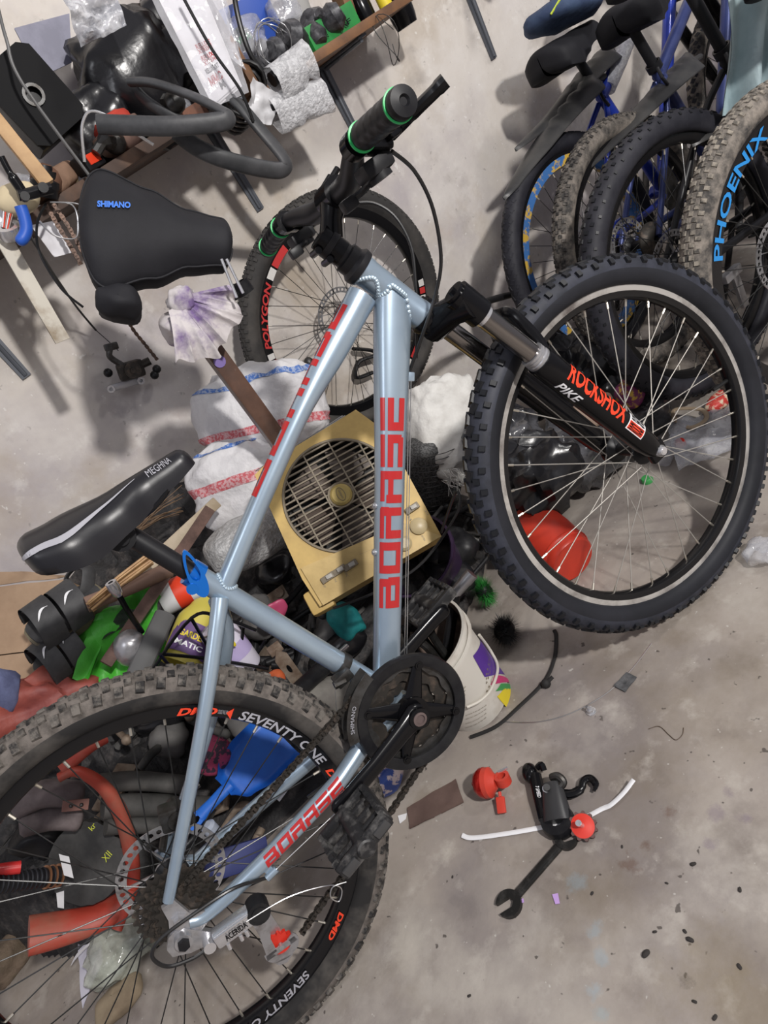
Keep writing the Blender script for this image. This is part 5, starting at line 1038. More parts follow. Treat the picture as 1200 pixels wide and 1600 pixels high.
# --- striped white sacks
def sack_mat(name, stripes):
    m = mat(name, (.72, .71, .72), .55, 0, (.55, .54, .56), 12, (.4, .7), bump=.35, bscale=60); return m
M_SACK = sack_mat('woven_sack', None); M_SACK2 = mat('woven_sack_grey', (.70, .69, .66), .6, 0, (.48, .46, .43), 9, (.4, .7), bump=.35, bscale=50)
M_STRB = mat('sack_blue', (.06, .16, .48), .6, 0, (.35, .42, .6), 160, (.45, .55)); M_STRR = mat('sack_red', (.55, .10, .12), .6, 0, (.65, .4, .42), 160, (.45, .55))
def sack(name, lab, c, size, R, seed, m, stripes, amp=.22):
    t = thing(name, lab, 'sack', Matrix.Translation(c) @ R.to_4x4()); sx, sy, sz = [q / 2 for q in size]
    def sg(x, p=.72): return math.copysign(abs(x) ** p, x)
    def surf(i, j, off=0):
        th = 2 * PI * i; ph = -PI / 2 + PI * max(.001, min(.999, j)); q = V((sx * sg(math.cos(ph)) * sg(math.cos(th)), sy * sg(math.cos(ph)) * sg(math.sin(th)), sz * sg(math.sin(ph))))
        d = .9 * (1 - 2.6 * abs(noise3(q, 10, seed))) + .7 * (.5 - 2 * abs(noise3(q, 24, seed + 4))) + .22 * noise3(q, 50, seed); n = q.normalized(); return q * (1 + amp * d * .5) + n * off
    b = MB(); b.grid(surf, 64, 40, cu=True); b.build('sack_body', m, t, 70)
    for (j0, j1, mm) in stripes:
        b = MB(); b.grid(lambda i, j: surf(i, lerp(j0, j1, j), .0012), 64, 4, cu=True); b.build('stripe', mm, t, 70)
    return t
RS = Matrix.Rotation(math.radians(-25), 3, 'Z') @ Matrix.Rotation(math.radians(-25), 3, 'X')
sack('woven_sack', 'white woven sack with blue and red stripes behind yellow fan', atY(415, 655, .80) + V((.0, .0, .02)), (.30, .17, .22), RS @ Matrix.Rotation(.3, 3, 'Y'), 3, M_SACK, [(.66, .71, M_STRB), (.40, .45, M_STRR)])
sack('woven_sack', 'white woven sack with red stripe slumped low behind the fan', atY(376, 758, .74), (.22, .16, .20), RS @ Matrix.Rotation(.2, 3, 'Y'), 8, M_SACK, [(.50, .54, M_STRR), (.8, .84, M_STRB)])
sack('woven_sack', 'plain white sack with frayed mouth between fan and front tyre', atY(702, 672, .66), (.22, .16, .26), Matrix.Rotation(.35, 3, 'Y') @ Matrix.Rotation(-.3, 3, 'X'), 13, M_SACK2, [], .26)
b = MB()
for k in range(26):
    q = atY(690 + 2.2 * (k % 13), 735 + (k // 13) * 16 - (k % 13) * .3, .54); b.tube(spline([q, q + V((.008 * math.sin(k), -.006, -.010)), q + V((.014 * math.sin(k * 2.1), -.010, -.022 - .008 * (k % 3)))], 3), .0007, 4)
o = solo('frayed_threads', b, M_SACK2, None, 'loose white threads fraying off the plain sack mouth', 'threads'); o['kind'] = 'stuff'
sack('bubble_pack', 'grey bubble wrapped bundle under the top tube', atY(390, 842, .62), (.20, .13, .10), Matrix.Rotation(.2, 3, 'Y'), 21, mat('grey_bubble', (.36, .36, .36), .4, 0, (.52, .52, .52), 90, (.45, .6), bump=.6, bscale=150), [], .1)

# --- yellow box fan
Fc = atY(533, 775, .40)
fn_n = (CAM_POS - Fc).normalized() * .55 + V((0, -.35, .45)); fn_n.normalize()
def fp(u, v): return atP(u, v, Fc, fn_n)
fxd = (fp(660, 785) - fp(550, 640)); fyd = None
FM = frame(Fc, fp(690, 845) - fp(575, 645), fn_n)      # local x: along the control edge direction, z: face normal
FMi = FM.inverted()
cor = [FMi @ fp(u, v) for u, v in ((560, 637), (688, 835), (515, 938), (412, 758))]
x0 = min(c.x for c in cor); 
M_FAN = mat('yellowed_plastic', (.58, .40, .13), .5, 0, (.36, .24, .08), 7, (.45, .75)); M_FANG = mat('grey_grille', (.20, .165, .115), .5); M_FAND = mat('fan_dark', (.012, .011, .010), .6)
t = thing('box_fan', 'yellowed plastic box fan with round grille lying on the heap', 'fan', FM)
def P2(u, v): q = FMi @ fp(u, v); return (q.x, q.y)
outer = [P2(u, v) for u, v in ((556, 640), (600, 672), (690, 838), (500, 948), (472, 905), (398, 742), (412, 728))]
gc = P2(533, 773); gr_ = 1.07 * ((V(P2(533, 773)) - V(P2(452, 800))).length + (V(P2(533, 773)) - V(P2(560, 698))).length) / 2
# front plate = outline polygon with circular hole, built as ring between hole and outline by ray casting
def outline_hit(a):
    d = V((math.cos(a), math.sin(a))); best = 9
    for (p, q) in zip(outer, outer[1:] + outer[:1]):
        p_, q_ = V(p) - V(gc), V(q) - V(gc); e = q_ - p_; den = d.x * e.y - d.y * e.x
        if abs(den) < 1e-9: continue
        tt = (p_.x * e.y - p_.y * e.x) / den; s = (p_.x * d.y - p_.y * d.x) / den
        if tt > 0 and -1e-6 <= s <= 1 + 1e-6: best = min(best, tt)
    return best
angs = sorted([2 * PI * k / 64 for k in range(64)] + [math.atan2(p[1] - gc[1], p[0] - gc[0]) % (2 * PI) for p in outer])
po = [(gc[0] + outline_hit(a) * math.cos(a), gc[1] + outline_hit(a) * math.sin(a)) for a in angs]; pi_ = [(gc[0] + gr_ * math.cos(a), gc[1] + gr_ * math.sin(a)) for a in angs]
b = MB(); b.plate(po, pi_, .006, Matrix.Translation((0, 0, -.003))); 
b.add([V((x, y, z)) for z in (-.003, -.075) for x, y in po], [(k, (k + 1) % len(po), len(po) + (k + 1) % len(po), len(po) + k) for k in range(len(po))]); b.prism([(x * .98, y * .98) for x, y in po], .004, Matrix.Translation((0, 0, -.075)), 0); b.build('housing', M_FAN, t, 30)
MB().tube([V((gc[0] + (gr_ + .001) * math.cos(2 * PI * k / 64), gc[1] + (gr_ + .001) * math.sin(2 * PI * k / 64), .001)) for k in range(64)], .003, 6, closed=True).build('grille_ring', M_FANG, t)
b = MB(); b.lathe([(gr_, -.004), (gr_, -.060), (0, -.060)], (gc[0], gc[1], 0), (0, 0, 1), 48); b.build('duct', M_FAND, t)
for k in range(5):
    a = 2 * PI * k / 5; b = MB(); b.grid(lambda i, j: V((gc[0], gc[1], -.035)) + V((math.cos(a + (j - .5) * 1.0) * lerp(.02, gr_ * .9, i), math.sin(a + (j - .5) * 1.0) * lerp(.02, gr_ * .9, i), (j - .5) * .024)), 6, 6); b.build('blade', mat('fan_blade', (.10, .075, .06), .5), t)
bd = (V(P2(600, 735)) - V(P2(500, 790))).normalized(); bn = V((-bd.y, bd.x))       # slat direction
ns = 19
for k in range(ns):
    o_ = (k - (ns - 1) / 2) / ((ns - 1) / 2) * gr_ * .95; h_ = math.sqrt(max(0, gr_ ** 2 - o_ ** 2)); c_ = V(gc) + bn * o_
    p, q = c_ - bd * h_, c_ + bd * h_; b = MB(); b.box(((p.x + q.x) / 2, (p.y + q.y) / 2, -.002), (2 * h_, .0032, .005), Matrix.Rotation(math.atan2(bd.y, bd.x), 3, 'Z')); b.build('slat', M_FANG, t, None)
bd2 = (V(P2(575, 840)) - V(P2(500, 705))).normalized(); bn2 = V((-bd2.y, bd2.x))
for k in range(4):
    o_ = (-.72, -.25, .25, .72)[k] * gr_; h_ = math.sqrt(max(0, gr_ ** 2 - o_ ** 2)); c_ = V(gc) + bn2 * o_
    b = MB(); b.box((c_.x, c_.y, .0005), (2 * h_, .0030, .004), Matrix.Rotation(math.atan2(bd2.y, bd2.x), 3, 'Z')); b.build('cross_bar', M_FANG, t, None)
b = MB(); b.lathe([(0, .006), (.018, .006), (.022, .003), (.024, -.004)], (gc[0], gc[1], 0), (0, 0, 1), 28); b.lathe([(.023, 0), (.027, .002), (.027, -.004)], (gc[0], gc[1], 0), (0, 0, 1), 28, mi=1); o = b.build('hub_cap', [mat('hub_gold', (.40, .30, .10), .4, .3), M_FANG], t)
def fl2(u, v, z=.0015): q = P2(u, v); return V((q[0], q[1], z))
b = MB(); ec = V((gc[0], gc[1], .0066)); b.tube([ec + V((.014 * math.cos(2 * PI * k / 24), .008 * math.sin(2 * PI * k / 24), 0)) for k in range(24)], .0006, 4, closed=True); b.build('emblem', M_FANG, t)
decal('Geepas', lambda x, y: ec + V((-.010 + .020 * x, -.0035 + .007 * y, 0)), M_FANG, t, cell=.5)
# raised control strip, knob and switches
b = MB(); b.prism([P2(u, v) for u, v in ((470, 888), (585, 838), (632, 818), (690, 838), (505, 946))][::-1], .006, Matrix.Translation((0, 0, .001))); b.build('control_panel', mat('fan_panel', (.60, .43, .17), .5, 0, (.42, .29, .10), 9), t)
for (u, v) in ((513, 903), (530, 892), (548, 884), (644, 795)):
    q = fl2(u, v, .006); b = MB(); b.bevbox(q, (.013, .030, .007), .002, Matrix.Rotation(.1, 3, 'Z')); sw = b.build('switch_bezel', M_FANG, t); MB().bevbox(q + V((0, .003, .005)), (.008, .013, .006), .001).build('switch_rocker', mat('grey_rocker', (.40, .38, .34), .5), sw)
for (u, v, r_) in ((654, 823, .017), (632, 850, .015)):
    b = MB(); b.lathe([(0, .010), (.011 * r_ / .017, .010), (r_, .006), (r_, 0)], fl2(u, v, .003), (0, 0, 1), 28); b.build('knob', mat('knob_cream', (.45, .36, .20), .4), t)
for k, (u, v) in enumerate(((505, 915), (522, 906), (540, 898), (640, 830), (660, 842), (665, 802), (640, 812), (626, 800))):
    decal(('OFF LOW', 'ON', 'OSC', 'TIMER', '60 MIN', '30', 'HI', 'LOW')[k], lambda x, y: fl2(u, v, .0046) + V((.012 * x - .006, .004 * y, 0)), M_FANG, t, cell=.6)
decal('MAXI COOL', lambda x, y: fl2(560, 868, .0046).lerp(fl2(584, 858, .0046), x) + V((0, .006 * y, 0)), M_FANG, t, bold=.02, cell=.5)
b = MB(); b.tube(spline([fl2(690, 830, -.02), fl2(712, 770, .0), fl2(715, 800, .01), fl2(660, 880, .012), fl2(590, 925, .014), fl2(520, 950, -.01)], 8), .0028, 6); b.build('power_cord', M_CABLE, t)
b = MB(); p_ = [fl2(u, v, -.04) for u, v in ((486, 935), (505, 905), (520, 945))]; b.bevbox(fl2(497, 936, -.035), (.05, .05, .05), .008); b.build('foot', M_FAN, t)
for k in range(2): b = MB(); b.tube([fl2(398 + 4 * k, 735, -.006), fl2(535 + 4 * k, 648, -.006)], .0012, 5); b.build('handle_wire', M_WIRE, t)

# --- dark containers, mesh basket
t = thing('mesh_basket', 'black wire mesh basket behind the yellow fan', 'basket', Matrix.Translation(atY(672, 742, .66)) @ Matrix.Rotation(.4, 4, 'Y') @ Matrix.Rotation(.3, 4, 'X'))
b = MB(); crumple(b, (.17, .12, .24), .12, 9, 6, 30, 20); b.build('lining', mat('mesh_black', (.03, .03, .03), .6, 0, (.11, .11, .11), 240, (.48, .52)), t, 60)
b = MB()
for k in range(14): z = -.10 + .2 * k / 13; b.tube([V((.088 * math.cos(a), .064 * math.sin(a), z)) for a in [2 * PI * q / 20 for q in range(20)]], .0012, 4, closed=True)
b.build('wire_hoops', M_DSTEEL, t)
def bin_(name, lab, c, R1, R2, h, axis, m, ri=None):
    t = thing(name, lab, 'bucket', Matrix.Translation(c)); MB().lathe([(0, 0), (R1, 0), (R2, h), (R2 + .006, h), (R2 + .006, h - .01), (R2 + .003, h - .012)], (0, 0, 0), axis, 36).build('body', m, t); MB().lathe([(R2 - .002, h), (R1 - .003, .006), (0, .006)], (0, 0, 0), axis, 36).build('inner_wall', m, t); return t
bin_('plastic_bin', 'dark purple plastic bin tipped under the fan corner', atY(690, 905, .50) , .075, .095, .17, V((-.25, -.35, .9)), mat('dark_purple', (.035, .02, .05), .35))

# --- paint bucket with tools
BK = atZ(752, 1098, .0); bax = V((-.12, .02, 1)).normalized()
M_PAIL = mat('white_pail', (.66, .63, .57), .45, 0, (.40, .34, .27), 10, (.5, .8))
t = thing('paint_bucket', 'white plastic paint bucket with purple, green and yellow print holding tools', 'bucket', Matrix.Translation(BK + V((0, .02, 0))))
R1, R2, HH = .078, .099, .215
def pailpt(a, h, off=.0007): r = lerp(R1, R2, h) + off; u_, w_ = perp(bax); return bax * (HH * h) + u_ * (r * math.cos(a)) + w_ * (r * math.sin(a))
b = MB(); b.lathe([(0, 0), (R1 - .004, 0), (R1, .004), (R2, HH), (R2 + .005, HH), (R2 + .005, HH - .010), (R2 + .002, HH - .012)], (0, 0, 0), bax, 48); b.lathe([(R2 + .0005, HH - .022), (R2 + .005, HH - .023), (R2 + .005, HH - .028), (R2 + .0005, HH - .03)], (0, 0, 0), bax, 48); bod = b.build('body', M_PAIL, t)
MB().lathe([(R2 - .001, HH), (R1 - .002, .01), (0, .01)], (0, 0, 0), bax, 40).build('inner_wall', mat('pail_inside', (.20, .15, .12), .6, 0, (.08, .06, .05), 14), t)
u_, w_ = perp(bax)
BK0 = BK + V((0, .02, 0))
def pang(u, v):
    # first hit of the view ray with the conical side (angle round the axis, height fraction)
    r = ray(u, v); t0 = (BK0 - CAM_POS).length / r.length - .25; best = None
    for k in range(240):
        q = CAM_POS + r * (t0 + k * .0025) - BK0; h = q.dot(bax) / HH; rad = (q - bax * q.dot(bax)).length; e = rad - lerp(R1, R2, h)
        if best is None or e < best[0]: best = (e, q, h)
        if e < 0: break
    q = best[1]; return math.atan2(q.dot(w_), q.dot(u_)), best[2]
def patch(pts, m, nm='print', off=.0008):
    A = [pang(*p) for p in pts]; b = MB(); b.grid(lambda i, j: pailpt(*[(A[0][k] * (1 - i) + A[1][k] * i) * (1 - j) + (A[3][k] * (1 - i) + A[2][k] * i) * j for k in (0, 1)], off), 8, 8); b.build(nm, m, bod, None)
M_PURP = mat('print_purple', (.09, .03, .28), .45); M_PINK = mat('print_pink', (.55, .03, .16), .45); M_PGR = mat('print_green', (.05, .30, .08), .45)
patch(((738, 1025), (755, 995), (790, 1055), (757, 1058)), M_PURP); patch(((760, 995), (768, 985), (798, 1045), (790, 1055)), M_PINK); patch(((765, 1070), (772, 1055), (800, 1058), (800, 1068)), M_PINK); patch(((773, 1080), (782, 1068), (806, 1070), (804, 1078)), M_PGR); patch(((776, 1088), (786, 1076), (806, 1080), (793, 1108)), M_YEL)
for k in range(11):
    yy = 1062 + k * 6.5; decal('contents of this pail mix well' if k % 2 else 'apply two coats on dry wall', lambda x, y: pailpt(*[lerp(pang(728, yy + 10)[q], pang(760, yy - 6)[q], x) + (.022 * y if q else 0) for q in (0, 1)], .0008), M_FANG, bod, cell=.8) if k not in (3, 6) else None
hd = [None] + [pailpt(*pang(u, v), .005) for u, v in ((757, 985), (772, 1015), (774, 1045), (764, 1075), (748, 1092), (728, 1102))]
MB().tube(spline(hd[1:], 8), .0030, 8).build('bail_handle', mat('pail_handle', (.60, .57, .50), .5), t)
TOP = BK + V((0, .02, 0)) + bax * HH
def instick(name, lab, p0, p1, r, m, cat, head=None):
    t = thing(name, lab, cat, None); MB().tube([p0, p1], r, 10).build('handle', m, t)
    if head: head(t, p0, p1)
    return t
def hammer_head(t, p0, p1): b = MB(); d = WALL_X * .8 + V((0, -.3, .3)); d.normalize(); b.cyl(p1 - d * .035, p1 + d * .03, .0125, 14); b.tube([p1 + d * .03, p1 + d * .05], [.0135, .0135], 14); b.build('hammer_head', M_STEEL, t)
instick('hammer', 'hammer with black handle and steel head standing in the paint bucket', TOP + V((-.01, .0, -.12)), atY(712, 925, TOP.y + .02), .011, M_PLAST, 'hammer', hammer_head)
b = MB(); b.bevbox((0, 0, 0), (.075, .004, .030), .001); solo('scraper_blade', b, mat('grey_blade', (.38, .37, .38), .45, .4), frame(TOP + V((-.05, -.03, .0)), V((.55, .1, .5)), V((0, -1, .4))), 'flat grey scraper blade poking out of the paint bucket', 'scraper')
for k, (u, v) in enumerate(((700, 955), (716, 970), (725, 985), (690, 985), (676, 975), (735, 970), (708, 995))):
    q = TOP + (V((.030 * math.cos(k * 2.4), .034 * math.sin(k * 2.4), 0))); b = MB(); b.tube(spline([q + V((0, 0, -.12)), q + V((0, 0, -.01)), q + V((.02 * math.cos(k), .01 * math.sin(k), .02 + .006 * (k % 3)))], 5), .006 + .001 * (k % 3), 9); b.ball(q + V((.02 * math.cos(k), .01 * math.sin(k), .02 + .006 * (k % 3))), .010, 8, 6)
    solo('tool_handle', b, (M_PLAST, M_GREASY, M_DSTEEL)[k % 3], None, ('black tool handle', 'greasy steel tool', 'dark steel rod')[k % 3] + ' crammed into the paint bucket', 'tool', 'tools crammed into the paint bucket')
# --- brushes by the bucket
def brush(name, lab, c, size, m, seed, n=900, core=None):
    t = thing(name, lab, 'brush', Matrix.Translation(c)); rnd = random.Random(seed); b = MB()
    for k in range(n):
        d = V((rnd.gauss(0, 1), rnd.gauss(0, 1) - .3, rnd.gauss(0, 1) + .3)).normalized(); p = V((d.x * size[0], d.y * size[1], d.z * size[2])) * .45; q = V((d.x * size[0], d.y * size[1], d.z * size[2])) * (.9 + .2 * rnd.random()) + V((rnd.gauss(0, .003), rnd.gauss(0, .003), rnd.gauss(0, .003))); s = d.cross(V((.3, .5, .8))).normalized() * .0009
        b.add([p - s, p + s, q], [(0, 1, 2)])
    br = b.build('bristles', m, t, None); br['kind'] = 'stuff'; MB().ball((0, 0, 0), .55, 14, 10, sc=size).build('core', core or M_PLAST, t); return t
brush('scrub_brush', 'green bristle scrubbing brush behind the paint bucket', atZ(757, 925, .05), (.036, .036, .045), mat('green_bristle', (.03, .24, .04), .6), 4)
brush('scrub_brush', 'black bristle scrubbing brush beside the paint bucket', atZ(788, 985, .035), (.045, .040, .035), mat('black_bristle', (.03, .03, .03), .6), 9, 1200)
# --- red pot, black bag cluster behind the front wheel
RP = atZ(868, 905, .0); rax = (atZ(905, 880, .055) - atZ(845, 835, .075)).normalized()
t = thing('plastic_pot', 'bright red plastic pot lying on its side behind the front wheel', 'pot', Matrix.Translation(atZ(845, 838, .072)))
M_POT = mat('red_pot', (.62, .045, .02), .38, 0, (.50, .035, .02), 8); MB().lathe([(0, .115), (.052, .115), (.056, .110), (.057, .095), (.060, .092), (.068, .03), (.069, -.02), (.073, -.03), (.073, -.04), (.066, -.04), (.060, .03), (.05, .10), (0, .105)], (0, 0, 0), rax, 44).build('pot_body', M_POT, t)
MB().tube([rax * .09 + perp(rax)[0] * .061 * math.cos(2 * PI * k / 40) + perp(rax)[1] * .061 * math.sin(2 * PI * k / 40) for k in range(40)], .0022, 5, closed=True).build('pot_ring', M_POT, t)
for k, (u, v, y, sz, sd) in enumerate(((835, 745, .42, (.20, .15, .16), 2), (905, 700, .47, (.22, .16, .15), 5), (960, 655, .55, (.20, .16, .15), 9), (790, 700, .52, (.15, .14, .20), 12), (905, 590, .66, (.24, .18, .2), 15), (1015, 690, .45, (.13, .11, .11), 17))):
    b = MB(); crumple(b, sz, .34, 15, sd, 44, 28); p = atY(u, v, y); p.z = max(p.z, sz[2] * .44); solo('rubbish_bag', b, (M_BINBAG, mat('clear_black', (.03, .03, .033), .18, 0, (.10, .10, .11), 20, bump=.5, bscale=22, spec=.9))[k % 2], Matrix.Translation(p), ('glossy black rubbish bag behind the red pot', 'crinkled dark plastic bag behind the fork leg', 'black rubbish bag slumped under the parked bikes', 'crinkled dark bag beside the plain white sack', 'large black rubbish bag against the wall behind parked tyres', 'small dark plastic bag by the front hub')[k], 'bag', smooth=45)
b = MB(); sheet(b, [atZ(u, v, .05) for u, v in ((800, 760), (830, 735), (858, 790), (815, 815))], 14, 14, .012, 30, 2); solo('white_wrapper', b, mat('white_wrap', (.72, .72, .72), .35), None, 'crumpled white wrapper lying above the red pot', 'wrapper', smooth=50)
b = MB(); sheet(b, [atZ(u, v, .03) for u, v in ((1040, 660), (1150, 630), (1160, 690), (1060, 735))], 18, 14, .012, 24, 6); solo('clear_wrapper', b, M_FOIL, None, 'clear plastic wrapper spread on the floor inside the front wheel', 'wrapper', smooth=50)
M_PATT = mat('purple_yellow_packet', (.20, .03, .12), .4, 0, (.65, .42, .05), 30, (.48, .55)); M_PAT2 = mat('bright_packet', (.55, .05, .04), .4, 0, (.7, .55, .4), 45, (.48, .55))
b = MB(); crumple(b, (.085, .05, .07), .25, 22, 3, 26, 16); solo('snack_packet', b, M_PATT, Matrix.Translation(atY(985, 612, .42)), 'purple snack packet with yellow swirls seen through the spokes', 'packet', smooth=50)
b = MB(); crumple(b, (.09, .04, .03), .25, 22, 5, 26, 16); solo('snack_packet', b, M_PAT2, Matrix.Translation(atZ(1125, 625, .02)), 'red printed snack packet on the floor near the parked tyre', 'packet', smooth=50)
b = MB(); b.tube(spline([atZ(1055, 640, .03), atZ(1095, 640, .035), atZ(1103, 655, .03), atZ(1078, 668, .03), atZ(1055, 655, .03)], 8, True), .006, 8, closed=True, flat=.5); solo('webbing_loop', b, mat('tan_webbing', (.34, .26, .18), .8), None, 'tan webbing loop on the floor by the front hub', 'strap')
def cap(name, lab, p, m, r=.014): b = MB(); b.lathe([(0, .012), (r * .85, .012), (r, .009), (r, 0), (r * .9, 0)] , n=24); solo(name, b, m, Matrix.Translation(p), lab, 'bottle top')
cap('bottle_top', 'green plastic bottle top on the floor inside the front wheel', atZ(1012, 752), M_PGR); cap('bottle_top', 'red plastic bottle top on the floor by the clear wrapper', atZ(1063, 695, .02), mat('red_cap', (.55, .03, .02), .4))
b = MB(); crumple(b, (.10, .06, .06), .3, 18, 31, 24, 16); solo('brown_rag', b, mat('tan_rag', (.36, .26, .20), .85), Matrix.Translation(atY(925, 640, .40)), 'tan rag crumpled behind the fork lettering', 'rag', smooth=60)
b = MB(); b.lathe([(0, 0), (.02, 0), (.021, .05), (.012, .065), (.010, .085), (0, .085)], axis=(1, .3, .1), n=22); solo('clear_bottle', b, M_FOIL, Matrix.Translation(atZ(1035, 720, .022)), 'clear empty bottle lying on the floor by the front hub', 'bottle')
# --- covered saddle on a wooden post with a tied rag
PX, PY = .612, .56
M_POST = mat('dark_varnished_wood', (.11, .055, .035), .4, 0, (.06, .03, .02), 14, coat=.3)
b = MB(); b.bevbox((PX, PY, .455), (.038, .036, .91), .006); b.xf(Matrix.Identity(4)); t = thing('wooden_post', 'dark varnished wooden post standing upright behind the top tube', 'post', None); b.build('shaft', M_POST, t); b = MB(); b.lathe([(0, 0), (.012, 0), (.012, .0015), (0, .0015)], (PX - .005, PY - .0188, .79), (0, -1, 0), 14); b.build('paint_dab', mat('violet_paint', (.22, .16, .42), .6), t); b = MB(); b.bevbox((PX, PY, .006), (.12, .12, .012), .002); b.build('foot_plate', M_WOODD, t)
M_RAG = mat('violet_rag', (.60, .56, .56), .8, 0, (.17, .11, .26), 9, (.50, .64), bump=.2)
t = thing('knotted_rag', 'white and violet stained rag knotted round the wooden post top', 'rag', Matrix.Translation((PX - .012, PY - .01, .885)))
b = MB(); crumple(b, (.085, .080, .06), .3, 22, 3, 40, 26); b.build('rag_body', M_RAG, t, 55); b = MB(); crumple(b, (.045, .045, .04), .3, 40, 6, 24, 16, c=(.012, -.035, .036)); b.build('knot', M_RAG, t, 55)
for k, (p, sd_) in enumerate(((((.005, -.048, .038), (.030, -.045, .030), (.085, -.045, -.045), (.0, -.055, -.070)), 4), (((-.020, -.045, .036), (.005, -.05, .034), (.004, -.06, -.078), (-.070, -.05, -.040)), 9), (((.015, -.046, .040), (.035, -.04, .036), (.105, -.035, .010), (.085, -.04, -.045)), 15))):
    b = MB(); P = [V(x) for x in p]
    for rv in (0, 1): b.grid(lambda i, j: (lambda i: P[0] * (1 - i) * (1 - j) + P[1] * i * (1 - j) + P[2] * i * j + P[3] * (1 - i) * j + V((0, -1, 0)) * (.016 * j * (1 - 2.4 * abs(mnoise.noise(V((i * 3.2 + sd_, j * .8, sd_))))) + .012 * math.sin(PI * j)) + V((0, .002 * rv, .01 * mnoise.noise(V((i * 4, 3, sd_))) * j)))(1 - i if rv else i), 30, 16)
    b.build('loose_end', M_RAG, t, 70)
b = MB(); q = V((PX + .05, PY - .01, .87)); b.tube(spline([q + V((-.03, 0, .04)), q + V((.02, 0, .01)), q + V((.05, -.01, .0)), q + V((.062, -.012, .015))], 6), .011, 12, flat=.8); b.lathe([(.012, -.012), (.018, -.012), (.018, .012), (.012, .012)], q + V((.066, -.012, .004)), (0, 0, 1), 20, closed=True); solo('bar_clamp', b, M_PLAST, None, 'black hinged clamp sticking out beside the knotted rag', 'clamp')
fx = (atY(366, 362, .50) - atY(122, 338, .54)); 
tS = thing('covered_saddle', 'wide saddle in a black padded cover with blue brand lettering on a post', 'saddle', frame(atY(122, 345, .54), fx, (-.25, -.80, .55)))
LS = fx.length
WK = [(0, .085), (.15, .112), (.45, .086), (.7, .056), (.9, .048), (1, .044)]; ZK = [(0, .010), (.3, .012), (.6, .004), (1, -.002)]; DK = [(0, .07), (.3, .085), (.6, .08), (1, .07)]
b = MB(); saddle_mesh(b, LS, WK, ZK, DK, 40, 31); cov = b.build('padded_cover', M_BCLOTH, tS, 80)
gr = MB(); saddle_mesh(gr, LS, WK, ZK, DK, 61, 41); GV = gr.v
def cov_on(i, j, off=.0015):
    x = max(0, min(59.999, i * 60)); y = max(0, min(39.999, j * 40)); a, c = int(x), int(y); fx_, fy = x - a, y - c; g = lambda p, q: GV[p * 41 + q]
    return g(a, c) * (1 - fx_) * (1 - fy) + g(a + 1, c) * fx_ * (1 - fy) + g(a, c + 1) * (1 - fx_) * fy + g(a + 1, c + 1) * fx_ * fy + V((0, 0, off))
for jj in (.2, .8):
    b = MB(); b.tube([cov_on(.04 + .93 * k / 40, jj, .0005) for k in range(41)], .0022, 6); b.build('seam', M_BCLOTH, cov)
covMi = tS.matrix_world.inverted()
def covpx(u, v):
    o_ = covMi @ CAM_POS; d_ = covMi.to_3x3() @ ray(u, v); z_ = ZK[1][1] + .001; return o_ + d_ * ((z_ - o_.z) / d_.z)
pA, pB, pC = covpx(152, 324), covpx(204, 326), covpx(152, 314)
decal('SHIMANO', lambda x, y: pA + (pB - pA) * x + (pC - pA) * y + V((0, 0, .002)), mat('brand_blue', (.01, .16, .70), .5), cov, bold=.04, cell=.5)
b = MB(); crumple(b, (.07, .06, .085), .2, 20, 4, 24, 18); b.xf(Matrix.Translation(covMi @ atY(186, 476, .54))); b.build('cover_pouch', M_BCLOTH, tS, 60)
for s in (-1, 1):
    b = MB(); b.tube(spline([(LS * .98, s * .012, -.05), (LS * .8, s * .02, -.085), (LS * .45, s * .022, -.09), (LS * .2, s * .03, -.06)], 6), .0035, 8); b.build('saddle_rail', M_CHROME, tS)
for k in range(2): b = MB(); b.tube([covMi @ atY(346 + 8 * k, 405, .48), covMi @ atY(370 + 10 * k, 465 - 7 * k, .46)], .0028, 8); b.build('rail_end', M_CHROME, tS)

# ------------------------------------------------------------------ left part of the heap
M_CARD = mat('brown_cardboard', (.42, .29, .19), .8, 0, (.33, .22, .14), 6, bump=.1)
CBp = atY(40, 975, .74); Nc = V((-.1, -.75, .65)).normalized(); cp = lambda u, v: atP(u, v, CBp, Nc)
t = thing('cardboard_box', 'crushed brown cardboard box wedged against the wall', 'box', None)
for nm, us, am in (('front_panel', ((-70, 925), (100, 905), (70, 1015), (-70, 1030)), .006), ('bottom_flap', ((-70, 1032), (70, 1017), (50, 1062), (-70, 1062)), .004), ('torn_flap', ((-70, 895), (30, 892), (110, 900), (-70, 922)), .012)):
    b = MB(); sheet(b, [cp(u, v) for u, v in us], 18, 10, am, 14, 2, .004); b.build(nm, M_CARD, t, 40)
b = MB(); c0 = [cp(u, v) for u, v in ((-70, 925), (100, 905), (70, 1015), (-70, 1030))]; b.add([q - Nc * .008 for q in c0] + [q - Nc * .15 - V((0, 0, .03)) for q in c0], [(0, 1, 2, 3), (4, 7, 6, 5), (0, 4, 5, 1), (1, 5, 6, 2), (2, 6, 7, 3), (3, 7, 4, 0)]); b.build('box_body', M_CARD, t, None)
